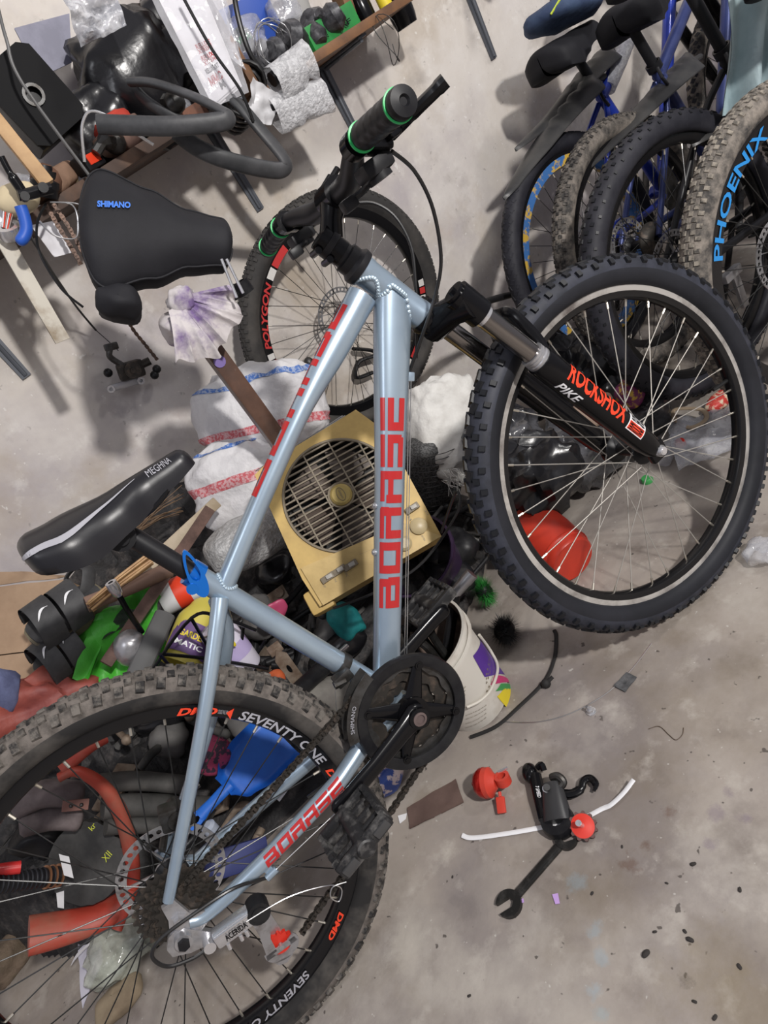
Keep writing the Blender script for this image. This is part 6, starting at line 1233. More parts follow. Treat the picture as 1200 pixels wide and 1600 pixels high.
# slide sandals
M_EVA = mat('black_foam', (.035, .035, .037), .65, 0, (.06, .06, .062), 20, bump=.1); M_SOLE = mat('khaki_sole', (.17, .145, .095), .7, 0, (.10, .085, .06), 14)
def sandal(lab, toe, heel, up, w_=.095, nb=2):
    d = heel - toe; L = d.length; t = thing('slide_sandal', lab, 'sandal', frame(toe, d, up), 'black slide sandals on the heap')
    ol = [(L * (.5 - .5 * math.cos(PI * k / 14)), -w_ / 2 * (math.sin(PI * k / 14) ** .55) * (1 - .2 * k / 14)) for k in range(15)]; ol += [(x, -y * 1.0) for x, y in reversed(ol[1:-1])]
    MB().prism(ol, .024, Matrix.Translation((0, 0, -.012))).build('sole', M_SOLE, t); MB().prism([(L / 2 + (x - L / 2) * .94, y * .92) for x, y in ol], .008, Matrix.Translation((0, 0, .003))).build('footbed', M_EVA, t)
    for q in range(nb):
        xc = L * (.22 + .33 * q); wd = L * .29; h = .060 - .004 * q; b = MB()
        for off in (0, -.006): b.grid(lambda i, j: V((xc + (i - .5) * wd + .01 * math.sin(PI * j), -math.cos(PI * j) * (w_ * .5 + off), (math.sin(PI * j) ** .7) * (h + off) - .004)) if off == 0 else V((xc + (.5 - i) * wd + .01 * math.sin(PI * j), -math.cos(PI * j) * (w_ * .5 + off), (math.sin(PI * j) ** .7) * (h + off) - .004)), 6, 20)
        st = b.build('strap', M_EVA, t, 50)
        b = MB(); sw = []
        for k in range(9): x = k / 8; sw.append((x, .32 + .10 * x + .05 * math.sin(PI * x), .024 * math.sin(PI * min(1, x * 1.2)) ** .8 * (1 - x * .6) + .003))
        vs = []
        for x, y, h_ in sw:
            for e in (-1, 1): j = y + e * h_; vs.append(V((xc + (x - .5) * wd * .6 + .01 * math.sin(PI * j), -math.cos(PI * j) * (w_ * .5 + .001), (math.sin(PI * j) ** .7) * (h + .0015) - .004)))
        b.add(vs, [(2 * k, 2 * k + 1, 2 * k + 3, 2 * k + 2) for k in range(8)]); b.build('swoosh_mark', M_WHITE, st, None)
    return t
sandal('black slide sandal with two straps resting on the lower sandal', atY(45, 1000, .56), atY(158, 918, .60), (-.35, -.45, .8), .105)
sandal('black slide sandal at the bottom of the pair by the green bag', atY(60, 1058, .54), atY(142, 985, .58), (-.35, -.45, .8), .100)
b = MB(); P = [atY(u, v, y) for u, v, y in ((105, 935, .62), (103, 905, .64), (118, 888, .64), (138, 890, .62), (136, 920, .60), (128, 938, .60))]; b.tube(spline(P, 6), .015, 10, flat=.25, up=(0, -1, .2)); solo('rubber_strap', b, M_EVA, None, 'grey rubber strap loop standing above the sandals', 'strap')
# green bag
M_GBAG = mat('green_woven', (.06, .40, .03), .5, 0, (.03, .22, .02), 7, (.45, .7), bump=.3, bscale=50)
t = thing('shopping_bag', 'bright green woven shopping bag lying beside the sandals', 'bag', None)
gP = atY(180, 1010, .52); gN = V((.1, -.8, .6)).normalized(); gp = lambda u, v, o=0: atP(u, v, gP + gN * o, gN)
for us, am, o_ in ((((118, 1065), (165, 965), (245, 935), (235, 1075)), .014, 0), (((112, 1060), (150, 960), (178, 950), (135, 1070)), .010, .012), (((165, 1000), (215, 890), (250, 930), (220, 1010)), .012, -.01)):
    b = MB(); sheet(b, [gp(u, v, o_) for u, v in us], 20, 20, am, 16, 3, .004); b.build('fold', M_GBAG, t, 60)
b = MB(); crumple(b, (.15, .07, .16), .25, 12, 2, 30, 20, c=gP - gN * .05); b.build('bag_body', M_GBAG, t, 60)
b = MB(); sheet(b, [gp(158, 1000, .016), gp(190, 950, .016), gp(230, 955, .016), gp(182, 985, .016)], 10, 8, .008, 30, 8, .001); solo('black_net', b, mat('black_net', (.02, .03, .02), .8, alpha=.75), None, 'scrap of black netting on the green bag', 'net', smooth=60)
# sticks, bars, broom
rnd = random.Random(3)
for k in range(9):
    o_ = rnd.uniform(-7, 7); p0 = atY(140 + o_ * .7 + rnd.uniform(-4, 4), 948 + o_, .50 + .006 * (k % 3)); p1 = atY(236 + o_ * .5, 872 + o_ * 1.1, .52 + .006 * (k % 3)); b = MB(); b.tube([p0, p0.lerp(p1, .5) + V((0, 0, .002)), p1], .0028, 6); solo('bamboo_stick', b, mat('bamboo', (.50, .31, .14), .55, 0, (.36, .2, .09), 30), None, 'thin tan bamboo stick in the bundle under the seat post', 'stick', 'bundle of bamboo sticks')
def rod(name, m, lab, p0, p1, w_, th, cat): d = p1 - p0; b = MB(); b.bevbox((0, 0, 0), (d.length, w_, th), min(w_, th) * .15); return solo(name, b, m, frame((p0 + p1) / 2, d, (CAM_POS - p0)), lab, cat)
rod('rusty_flat_bar', mat('rusty_brown', (.085, .05, .04), .75, .2, (.17, .10, .08), 22), 'rusty brown flat bar slanting behind the seat post', atY(165, 1038, .46), atY(328, 795, .62), .024, .012, 'bar')
rod('wooden_stick', mat('grey_wood', (.50, .42, .31), .7, 0, (.36, .29, .2), 14), 'weathered pale wooden stick behind the seat post', atY(215, 900, .56), atY(338, 785, .66), .026, .018, 'stick')
b = MB(); b.tube(spline([atY(135, 945, .52), atY(200, 918, .53), atY(265, 890, .55)], 5), .016, 12); solo('brown_pipe', b, mat('brown_pipe', (.22, .135, .10), .7), None, 'dull brown pipe lying under the bamboo sticks', 'pipe')
b = MB()
for k in range(70):
    p0 = atY(212 + rnd.uniform(-6, 6), 830 + rnd.uniform(-6, 6), .78); p1 = atY(250 + rnd.uniform(-45, 40), 770 + rnd.uniform(-25, 35), .85); b.tube([p0, p0.lerp(p1, .6) + V((rnd.uniform(-.01, .01), 0, .006)), p1], .0009, 4)
o = solo('broom_bristles', b, mat('straw', (.20, .13, .08), .7), None, 'brown straw bristles of a broom fanned against the wall', 'broom'); o['kind'] = 'stuff'
t = thing('socket_wrench', 'black wrench with shiny socket head over the green bag', 'wrench', None); MB().tube(spline([atY(186, 930, .46), atY(200, 955, .46), atY(222, 988, .47)], 5), .0055, 10).build('shaft', M_BLACK, t); p = atY(178, 918, .46); d = (atY(186, 930, .46) - p).normalized(); MB().lathe([(.005, -.012), (.0105, -.012), (.0115, 0), (.0095, .014), (.0055, .02)], p, d, 18).build('socket', M_CHROME, t)
# cans and bottles
def can(name, lab, c, ax, r, h, m, m2, cat='can', prints=()):
    t = thing(name, lab, cat, Matrix.Translation(c)); ax = V(ax).normalized(); MB().lathe([(0, 0), (r * .9, 0), (r, .006), (r, h - .006), (r * .92, h), (0, h)], (0, 0, 0), ax, 32).build('body', m, t); MB().lathe([(r * .93, h - .004), (r * .93, h + .003), (r * .86, h + .003), (r * .86, h - .004)], (0, 0, 0), ax, 28, closed=True).build('top_rim', M_STEEL, t)
    MB().lathe([(r + .0006, h * .32), (r + .0006, h * .62)], (0, 0, 0), ax, 32).build('label_band', m2, t); return t, ax
t, ax = can('paint_tin', 'small white tin with orange band beside the blue seat clamp', atY(252, 940, .60), (.9, -.1, -.2), .034, .10, M_WHITE, M_ORANGE)
t, ax = can('drink_can', 'white can with red paint drop print behind the seat stay', atY(385, 1045, .42), (.1, .2, 1), .036, .11, mat('lilac_white', (.66, .63, .74), .4), mat('lilac', (.45, .38, .62), .4))
for k in range(3): b = MB(); b.ball(V((-.018 + .018 * k, -.034, .085)), .006, 10, 8, sc=(.7, .25, 1.6)); b.build('paint_drop', (M_ORANGE, M_STK, M_YEL)[k], t)
t = thing('detergent_bottle', 'yellow and purple detergent bottle wedged behind the seat tube', 'bottle', frame(atY(280, 1040, .45), atY(330, 930, .55) - atY(280, 1040, .45), (0, -.9, .4)))
M_DET = mat('yellow_hdpe', (.55, .47, .08), .4); b = MB(); b.grid(lambda i, j: V((lerp(0, .16, i), math.cos(2 * PI * j) * curve1([(0, .040), (.6, .044), (.85, .030), (1, .014)], i), math.sin(2 * PI * j) * curve1([(0, .024), (.7, .026), (1, .013)], i))), 20, 28, cv=True); b.build('bottle_body', M_DET, t, 60); MB().cyl((.158, 0, 0), (.19, 0, 0), .015, 20).build('bottle_cap', M_WHITE, t)
b = MB(); b.grid(lambda i, j: V((lerp(.018, .085, i), math.cos(PI * lerp(.12, .88, j)) * .0425, math.sin(PI * lerp(.12, .88, j)) * .0262)), 6, 16); lbl = b.build('bottle_label', mat('purple_label', (.13, .07, .20), .5), t, 60)
for wd, xx, hh in (('GARDEN', .05, .014), ('MATIC', .03, .012)): decal(wd, lambda x, y: V((xx + hh * y * 1.0, .028 - .056 * x, .0268 - .004 * abs(x - .5))), M_YEL if wd == 'GARDEN' else M_WHITE, t, bold=.03, cell=.5)
b = MB(); b.lathe([(0, -.03), (.022, -.028), (.03, -.012), (.03, .015), (.02, .03), (.012, .034), (0, .034)], axis=(.5, -.3, .6), n=28); solo('steel_flask', b, M_STEEL, Matrix.Translation(atY(203, 1012, .47)), 'small round steel flask below the rusty flat bar', 'flask')
b = MB(); b.tube(spline([atY(205, 1075, .42), atY(235, 1010, .44), atY(258, 960, .50)], 6), .020, 12, flat=.5, up=(1, 0, 0)); solo('rubber_strip', b, mat('dark_grey_rubber', (.10, .10, .10), .7), None, 'broad dark grey rubber strip behind the rear tyre', 'rubber strip')
# black wire rack
t = thing('wire_rack', 'black wire rack lying tangled behind the seat stays', 'rack', None)
for us in (((232, 1055), (300, 965), (345, 965), (400, 985)), ((255, 1022), (330, 1030), (420, 1045)), ((300, 968), (335, 1030), (345, 1060)), ((380, 980), (372, 1045), (360, 1070)), ((415, 1000), (385, 1050), (370, 1080)), ((250, 1022), (285, 1065))):
    b = MB(); b.tube(spline([atY(u, v, .40 + .03 * math.sin(u)) for u, v in us], 6), .0034, 8); b.build('wire', M_BLACK, t)
# rusty hinge plates and shock under the seat tube
t = thing('hinge_bracket', 'rusty slotted steel bracket under the seat tube', 'bracket', frame(atY(452, 1045, .36), atY(480, 1082, .36) - atY(428, 1010, .36), CAM_POS - atY(452, 1045, .36)))
b = MB(); hs = [(.004 * math.cos(2 * PI * k / 16) * 3, .004 * math.sin(2 * PI * k / 16)) for k in range(16)]; oo = []
for k in range(16): a = 2 * PI * k / 16; c_, s_ = math.cos(a), math.sin(a); m_ = max(abs(c_) / .055, abs(s_) / .014); oo.append((c_ / m_, s_ / m_))
b.plate(oo, hs, .004); b.build('plate', mat('rusty_steel', (.20, .14, .10), .65, .4, (.34, .28, .22), 30), t); b = MB(); b.bevbox((-.05, 0, -.012), (.012, .028, .024), .002); b.build('bent_end', MATS['rusty_steel'], t)
b = MB(); crumple(b, (.16, .08, .07), .15, 14, 4, 26, 16, R=Matrix.Rotation(.7, 3, 'Y')); solo('dusty_shoe', b, mat('dusty_grey', (.20, .19, .17), .85, 0, (.13, .12, .11), 14), Matrix.Translation(atY(505, 1090, .33)), 'dusty grey shoe upper beneath the front derailleur', 'shoe', smooth=60)
t = thing('shock_unit', 'dark shock absorber with brand lettering beside the rusty bracket', 'shock absorber', None); p0, p1 = atY(460, 1085, .30), atY(520, 1030, .36); MB().tube([p0, p1], .017, 18).build('shock_body', M_PLAST, t); MB().cyl(p1, p1 + (p1 - p0) * .4, .007, 12).build('shock_rod', M_CHROME, t)
b = MB(); crumple(b, (.06, .05, .09), .3, 20, 6, 24, 16); solo('teal_sponge', b, mat('teal_foam', (.02, .28, .28), .6, 0, (.01, .16, .18), 20), Matrix.Translation(atY(540, 972, .46)), 'teal scouring sponge below the fan corner', 'sponge', smooth=55)
b = MB(); crumple(b, (.07, .05, .06), .3, 20, 16, 24, 16); solo('pink_rag', b, mat('pink_plaid', (.40, .05, .12), .75, 0, (.05, .03, .05), 60, (.48, .52)), Matrix.Translation(atY(332, 1180, .38)), 'pink and black patterned cloth between the seat stays', 'cloth', smooth=55)
b = MB(); crumple(b, (.06, .012, .04), .6, 40, 18, 26, 16); solo('pink_shard', b, mat('magenta_plastic', (.45, .06, .14), .4), Matrix.Translation(atY(430, 955, .50)), 'magenta plastic shard under the top tube', 'plastic', smooth=45)
# blue dustpan
DPc = atY(385, 1205, .335); dN = V((.15, -.62, .75)).normalized(); dp = lambda u, v: atP(u, v, DPc, dN); DM = frame(dp(355, 1235), dp(440, 1150) - dp(320, 1275), dN); Di = DM.inverted()
t = thing('dustpan', 'blue plastic dustpan with hanging hole lying behind the rear spokes', 'dustpan', DM)
M_DP = mat('blue_plastic', (.015, .13, .55), .38, 0, (.01, .09, .42), 6)
LL = (Di @ dp(440, 1150)).x; 
def hwid(i): return curve1([(0, .022), (.18, .046), (.5, .058), (1, .058)], i)
b = MB()
for off, rv in ((0, 0), (-.003, 1)):
    def fn(i, j):
        i_ = 1 - i if rv else i; w_ = hwid(i_); s = j * 2 - 1; a = abs(s); rise = (max(0, (a - .72) / .28) ** 1.5) * .026 * (1 - .35 * i_) + (max(0, (.14 - i_) / .14) ** 1.6) * .024
        return V((lerp(0, LL, i_), s * w_, rise + off))
    b.grid(fn, 24, 25)
b.build('pan', M_DP, t, 60)
HL = -(Di @ dp(310, 1300)).x
b = MB(); oo = []; ii = []
for k in range(32): a = 2 * PI * k / 32; oo.append((-HL * .88 + .022 * math.cos(a), .013 * math.sin(a))); ii.append((-HL * .88 + .010 * math.cos(a), .006 * math.sin(a)))
b.plate(oo, ii, .008, Matrix.Translation((0, 0, .016))); b.tube([V((.012, 0, .018)), V((-HL * .4, 0, .018)), V((-HL * .76, 0, .016))], [.012, .0105, .0125], 14, flat=.55, up=(0, 1, 0)); b.build('pan_handle', M_DP, t)
b = MB(); b.bevbox((LL * .93, 0, -.022), (.008, .11, .04), .002); b.build('front_lip', M_DP, t)
# red curved fender, boots, tubes, black plates seen through the rear wheel
M_RFEN = mat('faded_red_plastic', (.42, .05, .03), .5, 0, (.32, .12, .08), 9, (.45, .7))
t = thing('red_fender', 'faded red curved plastic fender ring lying behind the rear spokes', 'fender', None)
FP = [(92, 1215), (120, 1205), (160, 1228), (188, 1270), (203, 1325), (206, 1375), (190, 1410), (150, 1435), (100, 1450), (45, 1462)]
b = MB(); P = spline([atY(u, v, .385) for u, v in FP], 6); n_ = len(P); b.tube(P, [curve1([(0, .014), (.3, .022), (.6, .020), (.75, .028), (1, .036)], k / (n_ - 1)) for k in range(n_)], 16, flat=.6, up=(0, -1, .5)); b.build('fender_arc', M_RFEN, t, 60)
b = MB(); b.tube(spline([atY(95, 1200, .40), atY(135, 1165, .41), atY(160, 1150, .42)], 5), .024, 12, flat=.6); b.build('fender_stub', M_RFEN, t, 60)
b = MB(); b.tube(spline([atY(205, 1385, .38), atY(190, 1430, .37), atY(182, 1452, .36)], 5), [.018] * 5 + [.016] * 6, 12, flat=.6); b.build('fender_tail', M_RFEN, t, 60)
M_BOOT = mat('muddy_grey_rubber', (.20, .165, .165), .85, 0, (.11, .09, .09), 12, (.4, .65), bump=.2)
for k, (us, r_) in enumerate(((((20, 1262), (70, 1240), (128, 1242)), .030), (((30, 1290), (80, 1278), (126, 1280)), .026))):
    b = MB(); P = spline([atY(u, v, .47 - .02 * k) for u, v in us], 6); b.tube(P, [r_ * (.7 if i in (0, len(P) - 1) else 1) for i in range(len(P))], 16, flat=.8); solo('muddy_boot', b, M_BOOT, None, ('muddy grey rubber boot leg with rusty tab behind the spokes', 'muddy grey rubber boot foot lying under the boot leg')[k], 'boot', smooth=70)
t = thing('rusty_tab', 'rusty strap hinge with two rivets on the muddy boots', 'hinge', frame(atY(118, 1258, .42), atY(140, 1256, .42) - atY(96, 1260, .42), (0, -1, .5))); MB().bevbox((0, 0, 0), (.046, .020, .004), .001).build('plate', mat('rust_tab', (.22, .11, .09), .7), t)
for x in (-.008, .010): MB().ball((x, 0, .002), .004, 8, 6).build('rivet', M_DSTEEL, t)
M_TUBEG = mat('dusty_black_tube', (.045, .045, .043), .7, 0, (.10, .095, .09), 10)
for k, (us, r_) in enumerate(((((155, 1225), (215, 1220), (300, 1228)), .022), (((160, 1262), (225, 1258), (330, 1262)), .026), (((165, 1290), (225, 1288), (300, 1285)), .020))):
    b = MB(); b.tube(spline([atY(u, v, .45 - .02 * k) for u, v in us], 6), r_, 14, flat=.8); solo('foam_roller', b, M_TUBEG, None, ('dusty black foam tube lying highest behind the seat stay', 'thick dusty black foam tube in the middle behind the seat stay', 'dusty black foam tube lowest behind the brake rotor')[k], 'tube', smooth=70)
b = MB(); b.prism([(.075 * math.cos(2 * PI * k / 40) * (1 + .06 * math.sin(3 * k)), .075 * math.sin(2 * PI * k / 40)) for k in range(40)], .03, Matrix.Identity(4)); t = thing('black_disc', 'dusty black plastic disc with yellow marks inside the red fender', 'disc', frame(atY(140, 1345, .43), (1, 0, .2), (0, -.75, .65))); b.build('plate', mat('dusty_disc', (.018, .018, .018), .6, 0, (.06, .058, .055), 9), t)
decal('XII', lambda x, y: V((.026 + .018 * x, -.030 + .013 * y, .0156)), mat('yellow_mark', (.6, .65, .05), .5), t, cell=.5); decal('kr', lambda x, y: V((.05 + .013 * x, .03 + .011 * y, .0156)), MATS['yellow_mark'], t, cell=.5)
t = thing('loose_grip', 'black patterned handlebar grip with copper rings pointing in by the rear tyre', 'grip', None); p0, p1 = atY(-30, 1385, .36), atY(90, 1368, .40); MB().tube([p0, p1], .0165, 16).build('grip_sleeve', M_PLAST, t); d = (p1 - p0).normalized()
for k in range(3): MB().lathe([(.0155, 0), (.020, 0), (.020, .003), (.0155, .003)], p1 - d * .012 * k, d, 20, closed=True).build('copper_ring', mat('copper', (.35, .17, .09), .4, .6), t)
for k in range(14): MB().lathe([(.0166, 0), (.0180, .002), (.0166, .005)], p0 + d * (.012 + .0085 * k), d, 16).build('ridge', M_RUBBER, t)
b = MB(); b.tube([atY(-20, 1362, .38), atY(32, 1355, .38)], .011, 12); solo('red_tube', b, mat('gloss_red', (.55, .03, .03), .3), None, 'short glossy red tube above the patterned grip', 'tube')
for k, (us) in enumerate((((92, 1335), (108, 1340), (115, 1372), (100, 1368)), ((88, 1396), (100, 1392), (100, 1420), (90, 1418)))):
    b = MB(); sheet(b, [atY(u, v, .37) for u, v in us], 6, 6, .002, 20, k, .001); solo('white_chip', b, M_WHITE, None, ('white paper chip stuck inside the black disc', 'smaller white paper chip below the patterned grip')[k], 'paper', smooth=40)
# red tarp, blue cloth, papers
M_TARP = mat('brick_red_tarp', (.30, .065, .045), .6, 0, (.18, .04, .035), 8, bump=.2)
b = MB(); crumple(b, (.26, .10, .10), .5, 17, 7, 60, 34, R=Matrix.Rotation(.5, 3, 'Y')); solo('red_tarp', b, M_TARP, Matrix.Translation(atY(50, 1110, .52)), 'brick red tarp bunched above the rear tyre', 'tarp', smooth=55)
b = MB(); crumple(b, (.08, .06, .06), .45, 22, 17, 30, 20); solo('blue_cloth', b, mat('denim_blue', (.12, .14, .26), .8, 0, (.07, .08, .16), 30), Matrix.Translation(atY(-12, 1085, .50)), 'dusty blue cloth tucked under the cardboard box', 'cloth', smooth=60)
b = MB(); sheet(b, [atZ(u, v, .05) for u, v in ((122, 1490), (190, 1420), (165, 1450), (110, 1510))], 8, 8, .004, 15, 1, .001); solo('paper_sheet', b, M_PAPER, None, 'folded white paper strip under the cassette', 'paper', smooth=40)
b = MB(); sheet(b, [atZ(u, v, .03) for u, v in ((120, 1460), (158, 1455), (160, 1500), (128, 1575))], 10, 10, .004, 15, 3, .001); solo('paper_sheet', b, mat('lilac_paper', (.58, .57, .66), .6), None, 'creased lilac white paper lying on the floor behind the spokes', 'paper', smooth=40)
b = MB(); crumple(b, (.13, .10, .07), .45, 24, 23, 40, 24); solo('clear_wrap', b, mat('clear_wrap_greenish', (.68, .72, .62), .12, 0, (.42, .45, .38), 30, bump=.5, bscale=45, alpha=.55, spec=1.0), Matrix.Translation(atZ(190, 1480, .035)), 'crumpled clear plastic wrap below the cassette', 'plastic wrap', smooth=45)
b = MB(); crumple(b, (.10, .08, .07), .25, 16, 27, 30, 20); solo('mud_lump', b, mat('mud_brown', (.19, .14, .10), .95, 0, (.12, .09, .06), 30, bump=.5), Matrix.Translation(atZ(5, 1500, .03)), 'brown dried mud lump on the floor by the rear tyre', 'mud', smooth=60)
b = MB(); crumple(b, (.10, .06, .03), .35, 22, 29, 30, 20); solo('sand_bag', b, mat('sandy_cloth', (.30, .24, .16), .9, 0, (.2, .15, .1), 12), Matrix.Translation(atZ(185, 1562, .012)), 'sandy cloth bundle on the floor below the clear wrap', 'cloth', smooth=60)
b = MB(); b.bevbox((0, 0, 0), (.12, .05, .02), .004); solo('blue_pad', b, mat('navy_pad', (.02, .03, .14), .55), frame(atY(370, 1342, .26), atY(410, 1325, .26) - atY(330, 1350, .26), (0, -.7, .7)), 'dark blue pad lying under the chainstay', 'pad')
t = thing('toothed_strip', 'white toothed plastic strip poking out behind the chainstay', 'plastic strip', frame(atY(455, 1215, .22), atY(490, 1178, .22) - atY(430, 1255, .22), (0, -.8, .6))); zz = [(-.045 + .09 * k / 12, .010 + (.004 if k % 2 else 0)) for k in range(13)]; MB().prism([(.045, -.008), (-.045, -.010)][::-1] + list(reversed(zz)), .003).build('strip', mat('grey_white', (.55, .55, .60), .5), t)
b = MB(); b.lathe([(0, 0), (.012, 0), (.014, .01), (.014, .045), (.008, .05), (0, .05)], axis=(.1, 0, 1), n=20); solo('glass_vial', b, mat('vial_glass', (.45, .5, .6), .2, alpha=.7), Matrix.Translation(atY(345, 1312, .28)), 'small clear vial between the rotor and chainstay', 'vial')
b = MB(); crumple(b, (.07, .05, .04), .3, 20, 33, 24, 16); solo('printed_sachet', b, mat('blue_sachet', (.03, .07, .30), .35, 0, (.6, .5, .5), 40, (.5, .55)), Matrix.Translation(atZ(605, 1215, .03)), 'blue printed sachet on the floor beneath the chainrings', 'sachet', smooth=50)
b = MB(); crumple(b, (.05, .03, .03), .3, 20, 35, 22, 14); solo('orange_scrap', b, mat('dull_orange', (.5, .10, .03), .6), Matrix.Translation(atY(425, 1068, .32)), 'small orange plastic scrap above the rear tyre', 'plastic', smooth=50)
# loose scraps scattered over the heap
rnd = random.Random(11)
kinds = []
def k_hose(): b = MB(); r = rnd.uniform(.05, .09); b.tube([V((r * math.cos(a), r * .8 * math.sin(a), .012 * math.sin(3 * a))) for a in [lerp(0, rnd.uniform(3, 5.5), q / 24) for q in range(25)]], rnd.uniform(.005, .012), 8); return b
def k_rod(): b = MB(); L = rnd.uniform(.06, .14); b.tube([V((-L, 0, 0)), V((L, 0, 0))], rnd.uniform(.004, .009), 8); b.ball((L, 0, 0), .012, 8, 6); return b
def k_plate(): b = MB(); b.bevbox((0, 0, 0), (rnd.uniform(.05, .11), rnd.uniform(.03, .06), .008), .002); b.cyl((.012, 0, -.008), (.012, 0, .012), .012, 12); return b
def k_rag(): b = MB(); crumple(b, (rnd.uniform(.08, .14), rnd.uniform(.06, .1), rnd.uniform(.04, .07)), .35, 16, rnd.uniform(0, 50), 26, 16); return b
def k_ring(): b = MB(); r = rnd.uniform(.025, .045); b.lathe([(r * .6, -.004), (r, -.004), (r, .004), (r * .6, .004)], n=24, closed=True); return b
KN = (('hose_scrap', k_hose, 'hose scrap'), ('rod_scrap', k_rod, 'rod'), ('plate_scrap', k_plate, 'metal plate'), ('rag_scrap', k_rag, 'rag'), ('ring_scrap', k_ring, 'ring'))
KM = (M_PLAST, M_DSTEEL, mat('grey_rag', (.16, .155, .15), .85, 0, (.09, .085, .085), 10), M_BINBAG, MATS['rusty_steel'], M_TUBEG)
KC = ('black', 'dark steel', 'dusty grey', 'glossy black', 'rusty', 'dusty black')
zones = [((420, 560), (880, 1040), 60), ((640, 770), (800, 900), 40), ((220, 430), (1060, 1330), 70), ((20, 220), (1120, 1330), 36), ((200, 420), (930, 1050), 30), ((820, 1000), (640, 760), 14)]
placed = []
for zi, ((u0, u1), (v0, v1), n) in enumerate(zones):
    zn = ('below the yellow fan', 'behind the front tyre and bucket', 'behind the rear spokes and dustpan', 'among boots and red fender', 'behind the seat tube', 'under the fork')[zi]
    for k in range(n):
        nm, f_, wd = KN[rnd.randrange(5)]; mi_ = rnd.choice((0, 2, 3)) if wd == 'rag' else rnd.choice((0, 1, 4, 5)); q = hp(rnd.uniform(u0, u1), rnd.uniform(v0, v1), -.008)
        if zi == 5: q = atZ(rnd.uniform(u0, u1), rnd.uniform(v0, v1), .03)
        if q.y < .30 or any((q - o).length < .055 for o in placed): continue
        placed.append(q)
        R_ = Matrix.Rotation(rnd.uniform(0, 6.28), 4, 'Z') @ Matrix.Rotation(rnd.uniform(-.5, .9), 4, 'X')
        solo(nm, f_(), KM[mi_], Matrix.Translation(q) @ R_, f'{KC[mi_]} {wd} in the heap {zn}', 'scrap', 'loose scraps on the heap', 55)

b = MB(); b.tube(spline([atY(700, 505, .80), atY(740, 478, .84), atY(800, 460, .90)], 5), [.014] * 6 + [.010] * 5, 12); solo('hand_pump', b, M_PLAST, None, 'black hand pump propped behind the fork crown', 'pump')
# ------------------------------------------------------------------ things on the open floor
def fz(u, v, z=0.0): return atZ(u, v, z)
# bell
t = thing('bicycle_bell', 'red metal bicycle bell with thumb lever lying on the floor', 'bell', frame(fz(768, 1236) + V((0, 0, .028)), fz(800, 1228, .028) - fz(752, 1232, .028), (0, 0, 1)))
M_BELL = mat('red_metallic', (.50, .02, .015), .18, .6); M_BELLP = mat('red_plastic', (.55, .05, .03), .4)
MB().lathe([(0, -.021), (.010, -.0205), (.020, -.016), (.026, -.007), (.027, 0), (.0255, .001)], (0, 0, 0), (1, 0, 0), 36).build('dome', M_BELL, t, 60); MB().lathe([(.0262, .0008), (.0262, .010), (.020, .014), (.012, .022), (0, .022)], (0, 0, 0), (1, 0, 0), 32).build('base', M_BELLP, t); MB().lathe([(0, -.025), (.004, -.0245), (.006, -.020)], (0, 0, 0), (1, 0, 0), 14).build('dome_nut', M_BELL, t)
b = MB(); b.lathe([(.008, -.008), (.014, -.008), (.014, .008), (.008, .008)], (.034, .004, 0), (0, .3, 1), 24, closed=True); b.build('clamp', M_BELLP, t); b = MB(); b.cyl((.026, .016, .004), (.044, .022, .006), .003, 8); b.build('clamp_screw', M_CHROME, t)
lv = t.matrix_world.inverted() @ fz(783, 1258, .012); b = MB(); c_ = lv; dd_ = (t.matrix_world.inverted() @ fz(783, 1268, .010)) - (t.matrix_world.inverted() @ fz(780, 1242, .018)); b.bevbox(c_, (dd_.length * 1.0, .016, .006), .002, frame((0, 0, 0), dd_, (0, 0, 1)).to_3x3()); b.cyl(c_ - dd_ * .5, c_ - dd_ * .5 - dd_ * .3, .003, 8); b.build('thumb_lever', M_BELLP, t)
# rear derailleur on the floor
t = thing('loose_derailleur', 'black seven speed shifter body with hooked claw lying on the floor', 'derailleur', frame(fz(868, 1280) + V((0, 0, .004)), fz(845, 1200) - fz(868, 1280), (0, 0, 1)))
Ti = t.matrix_world.inverted(); lp = lambda u, v, z=0.0: Ti @ fz(u, v, z)
b = MB(); b.tube([lp(872, 1284, .012), lp(866, 1250, .02), lp(862, 1225, .022)], [.026, .021, .017], 14, flat=.6, up=(0, 1, 0)); b.build('parallelogram', mat('satin_dark', (.03, .03, .032), .35), t)
b = MB(); b.lathe([(.012, -.010), (.027, -.010), (.029, 0), (.027, .010), (.012, .010)], lp(872, 1284, .010), (0, 0, 1), 28, closed=True); b.build('pulley_housing', M_PLAST, t)
b = MB(); b.tube([lp(852, 1280, .012), lp(843, 1245, .016), lp(836, 1212, .016)], .0115, 10, flat=.9); arm = b.build('link_arm', M_BLACK, t)
decal('7 SPEED', lambda x, y: lp(836, 1228, .026).lerp(lp(840, 1246, .026), x) + (lp(842, 1228, .026) - lp(836, 1228, .026)) * y, M_WHITE, t, bold=.02, cell=.5)
b = MB(); b.ball(lp(828, 1208, .015), .018, 14, 10, sc=(1.1, .8, .75)); b.tube(spline([lp(840, 1200, .02), lp(846, 1195, .024), lp(850, 1204, .018)], 5), .006, 8); b.build('knuckle', M_BLACK, t)
b = MB(); b.tube(spline([lp(862, 1215, .025), lp(872, 1213, .03), lp(880, 1222, .024), lp(872, 1232, .02)], 5), .007, 10); b.cyl(lp(856, 1238, .02), lp(854, 1230, .04), .006, 12); b.build('spring_block', M_DSTEEL, t); MB().cyl(lp(855, 1236, .022), lp(853, 1232, .036), .0065, 10).build('cable_bolt', M_CHROME, t)
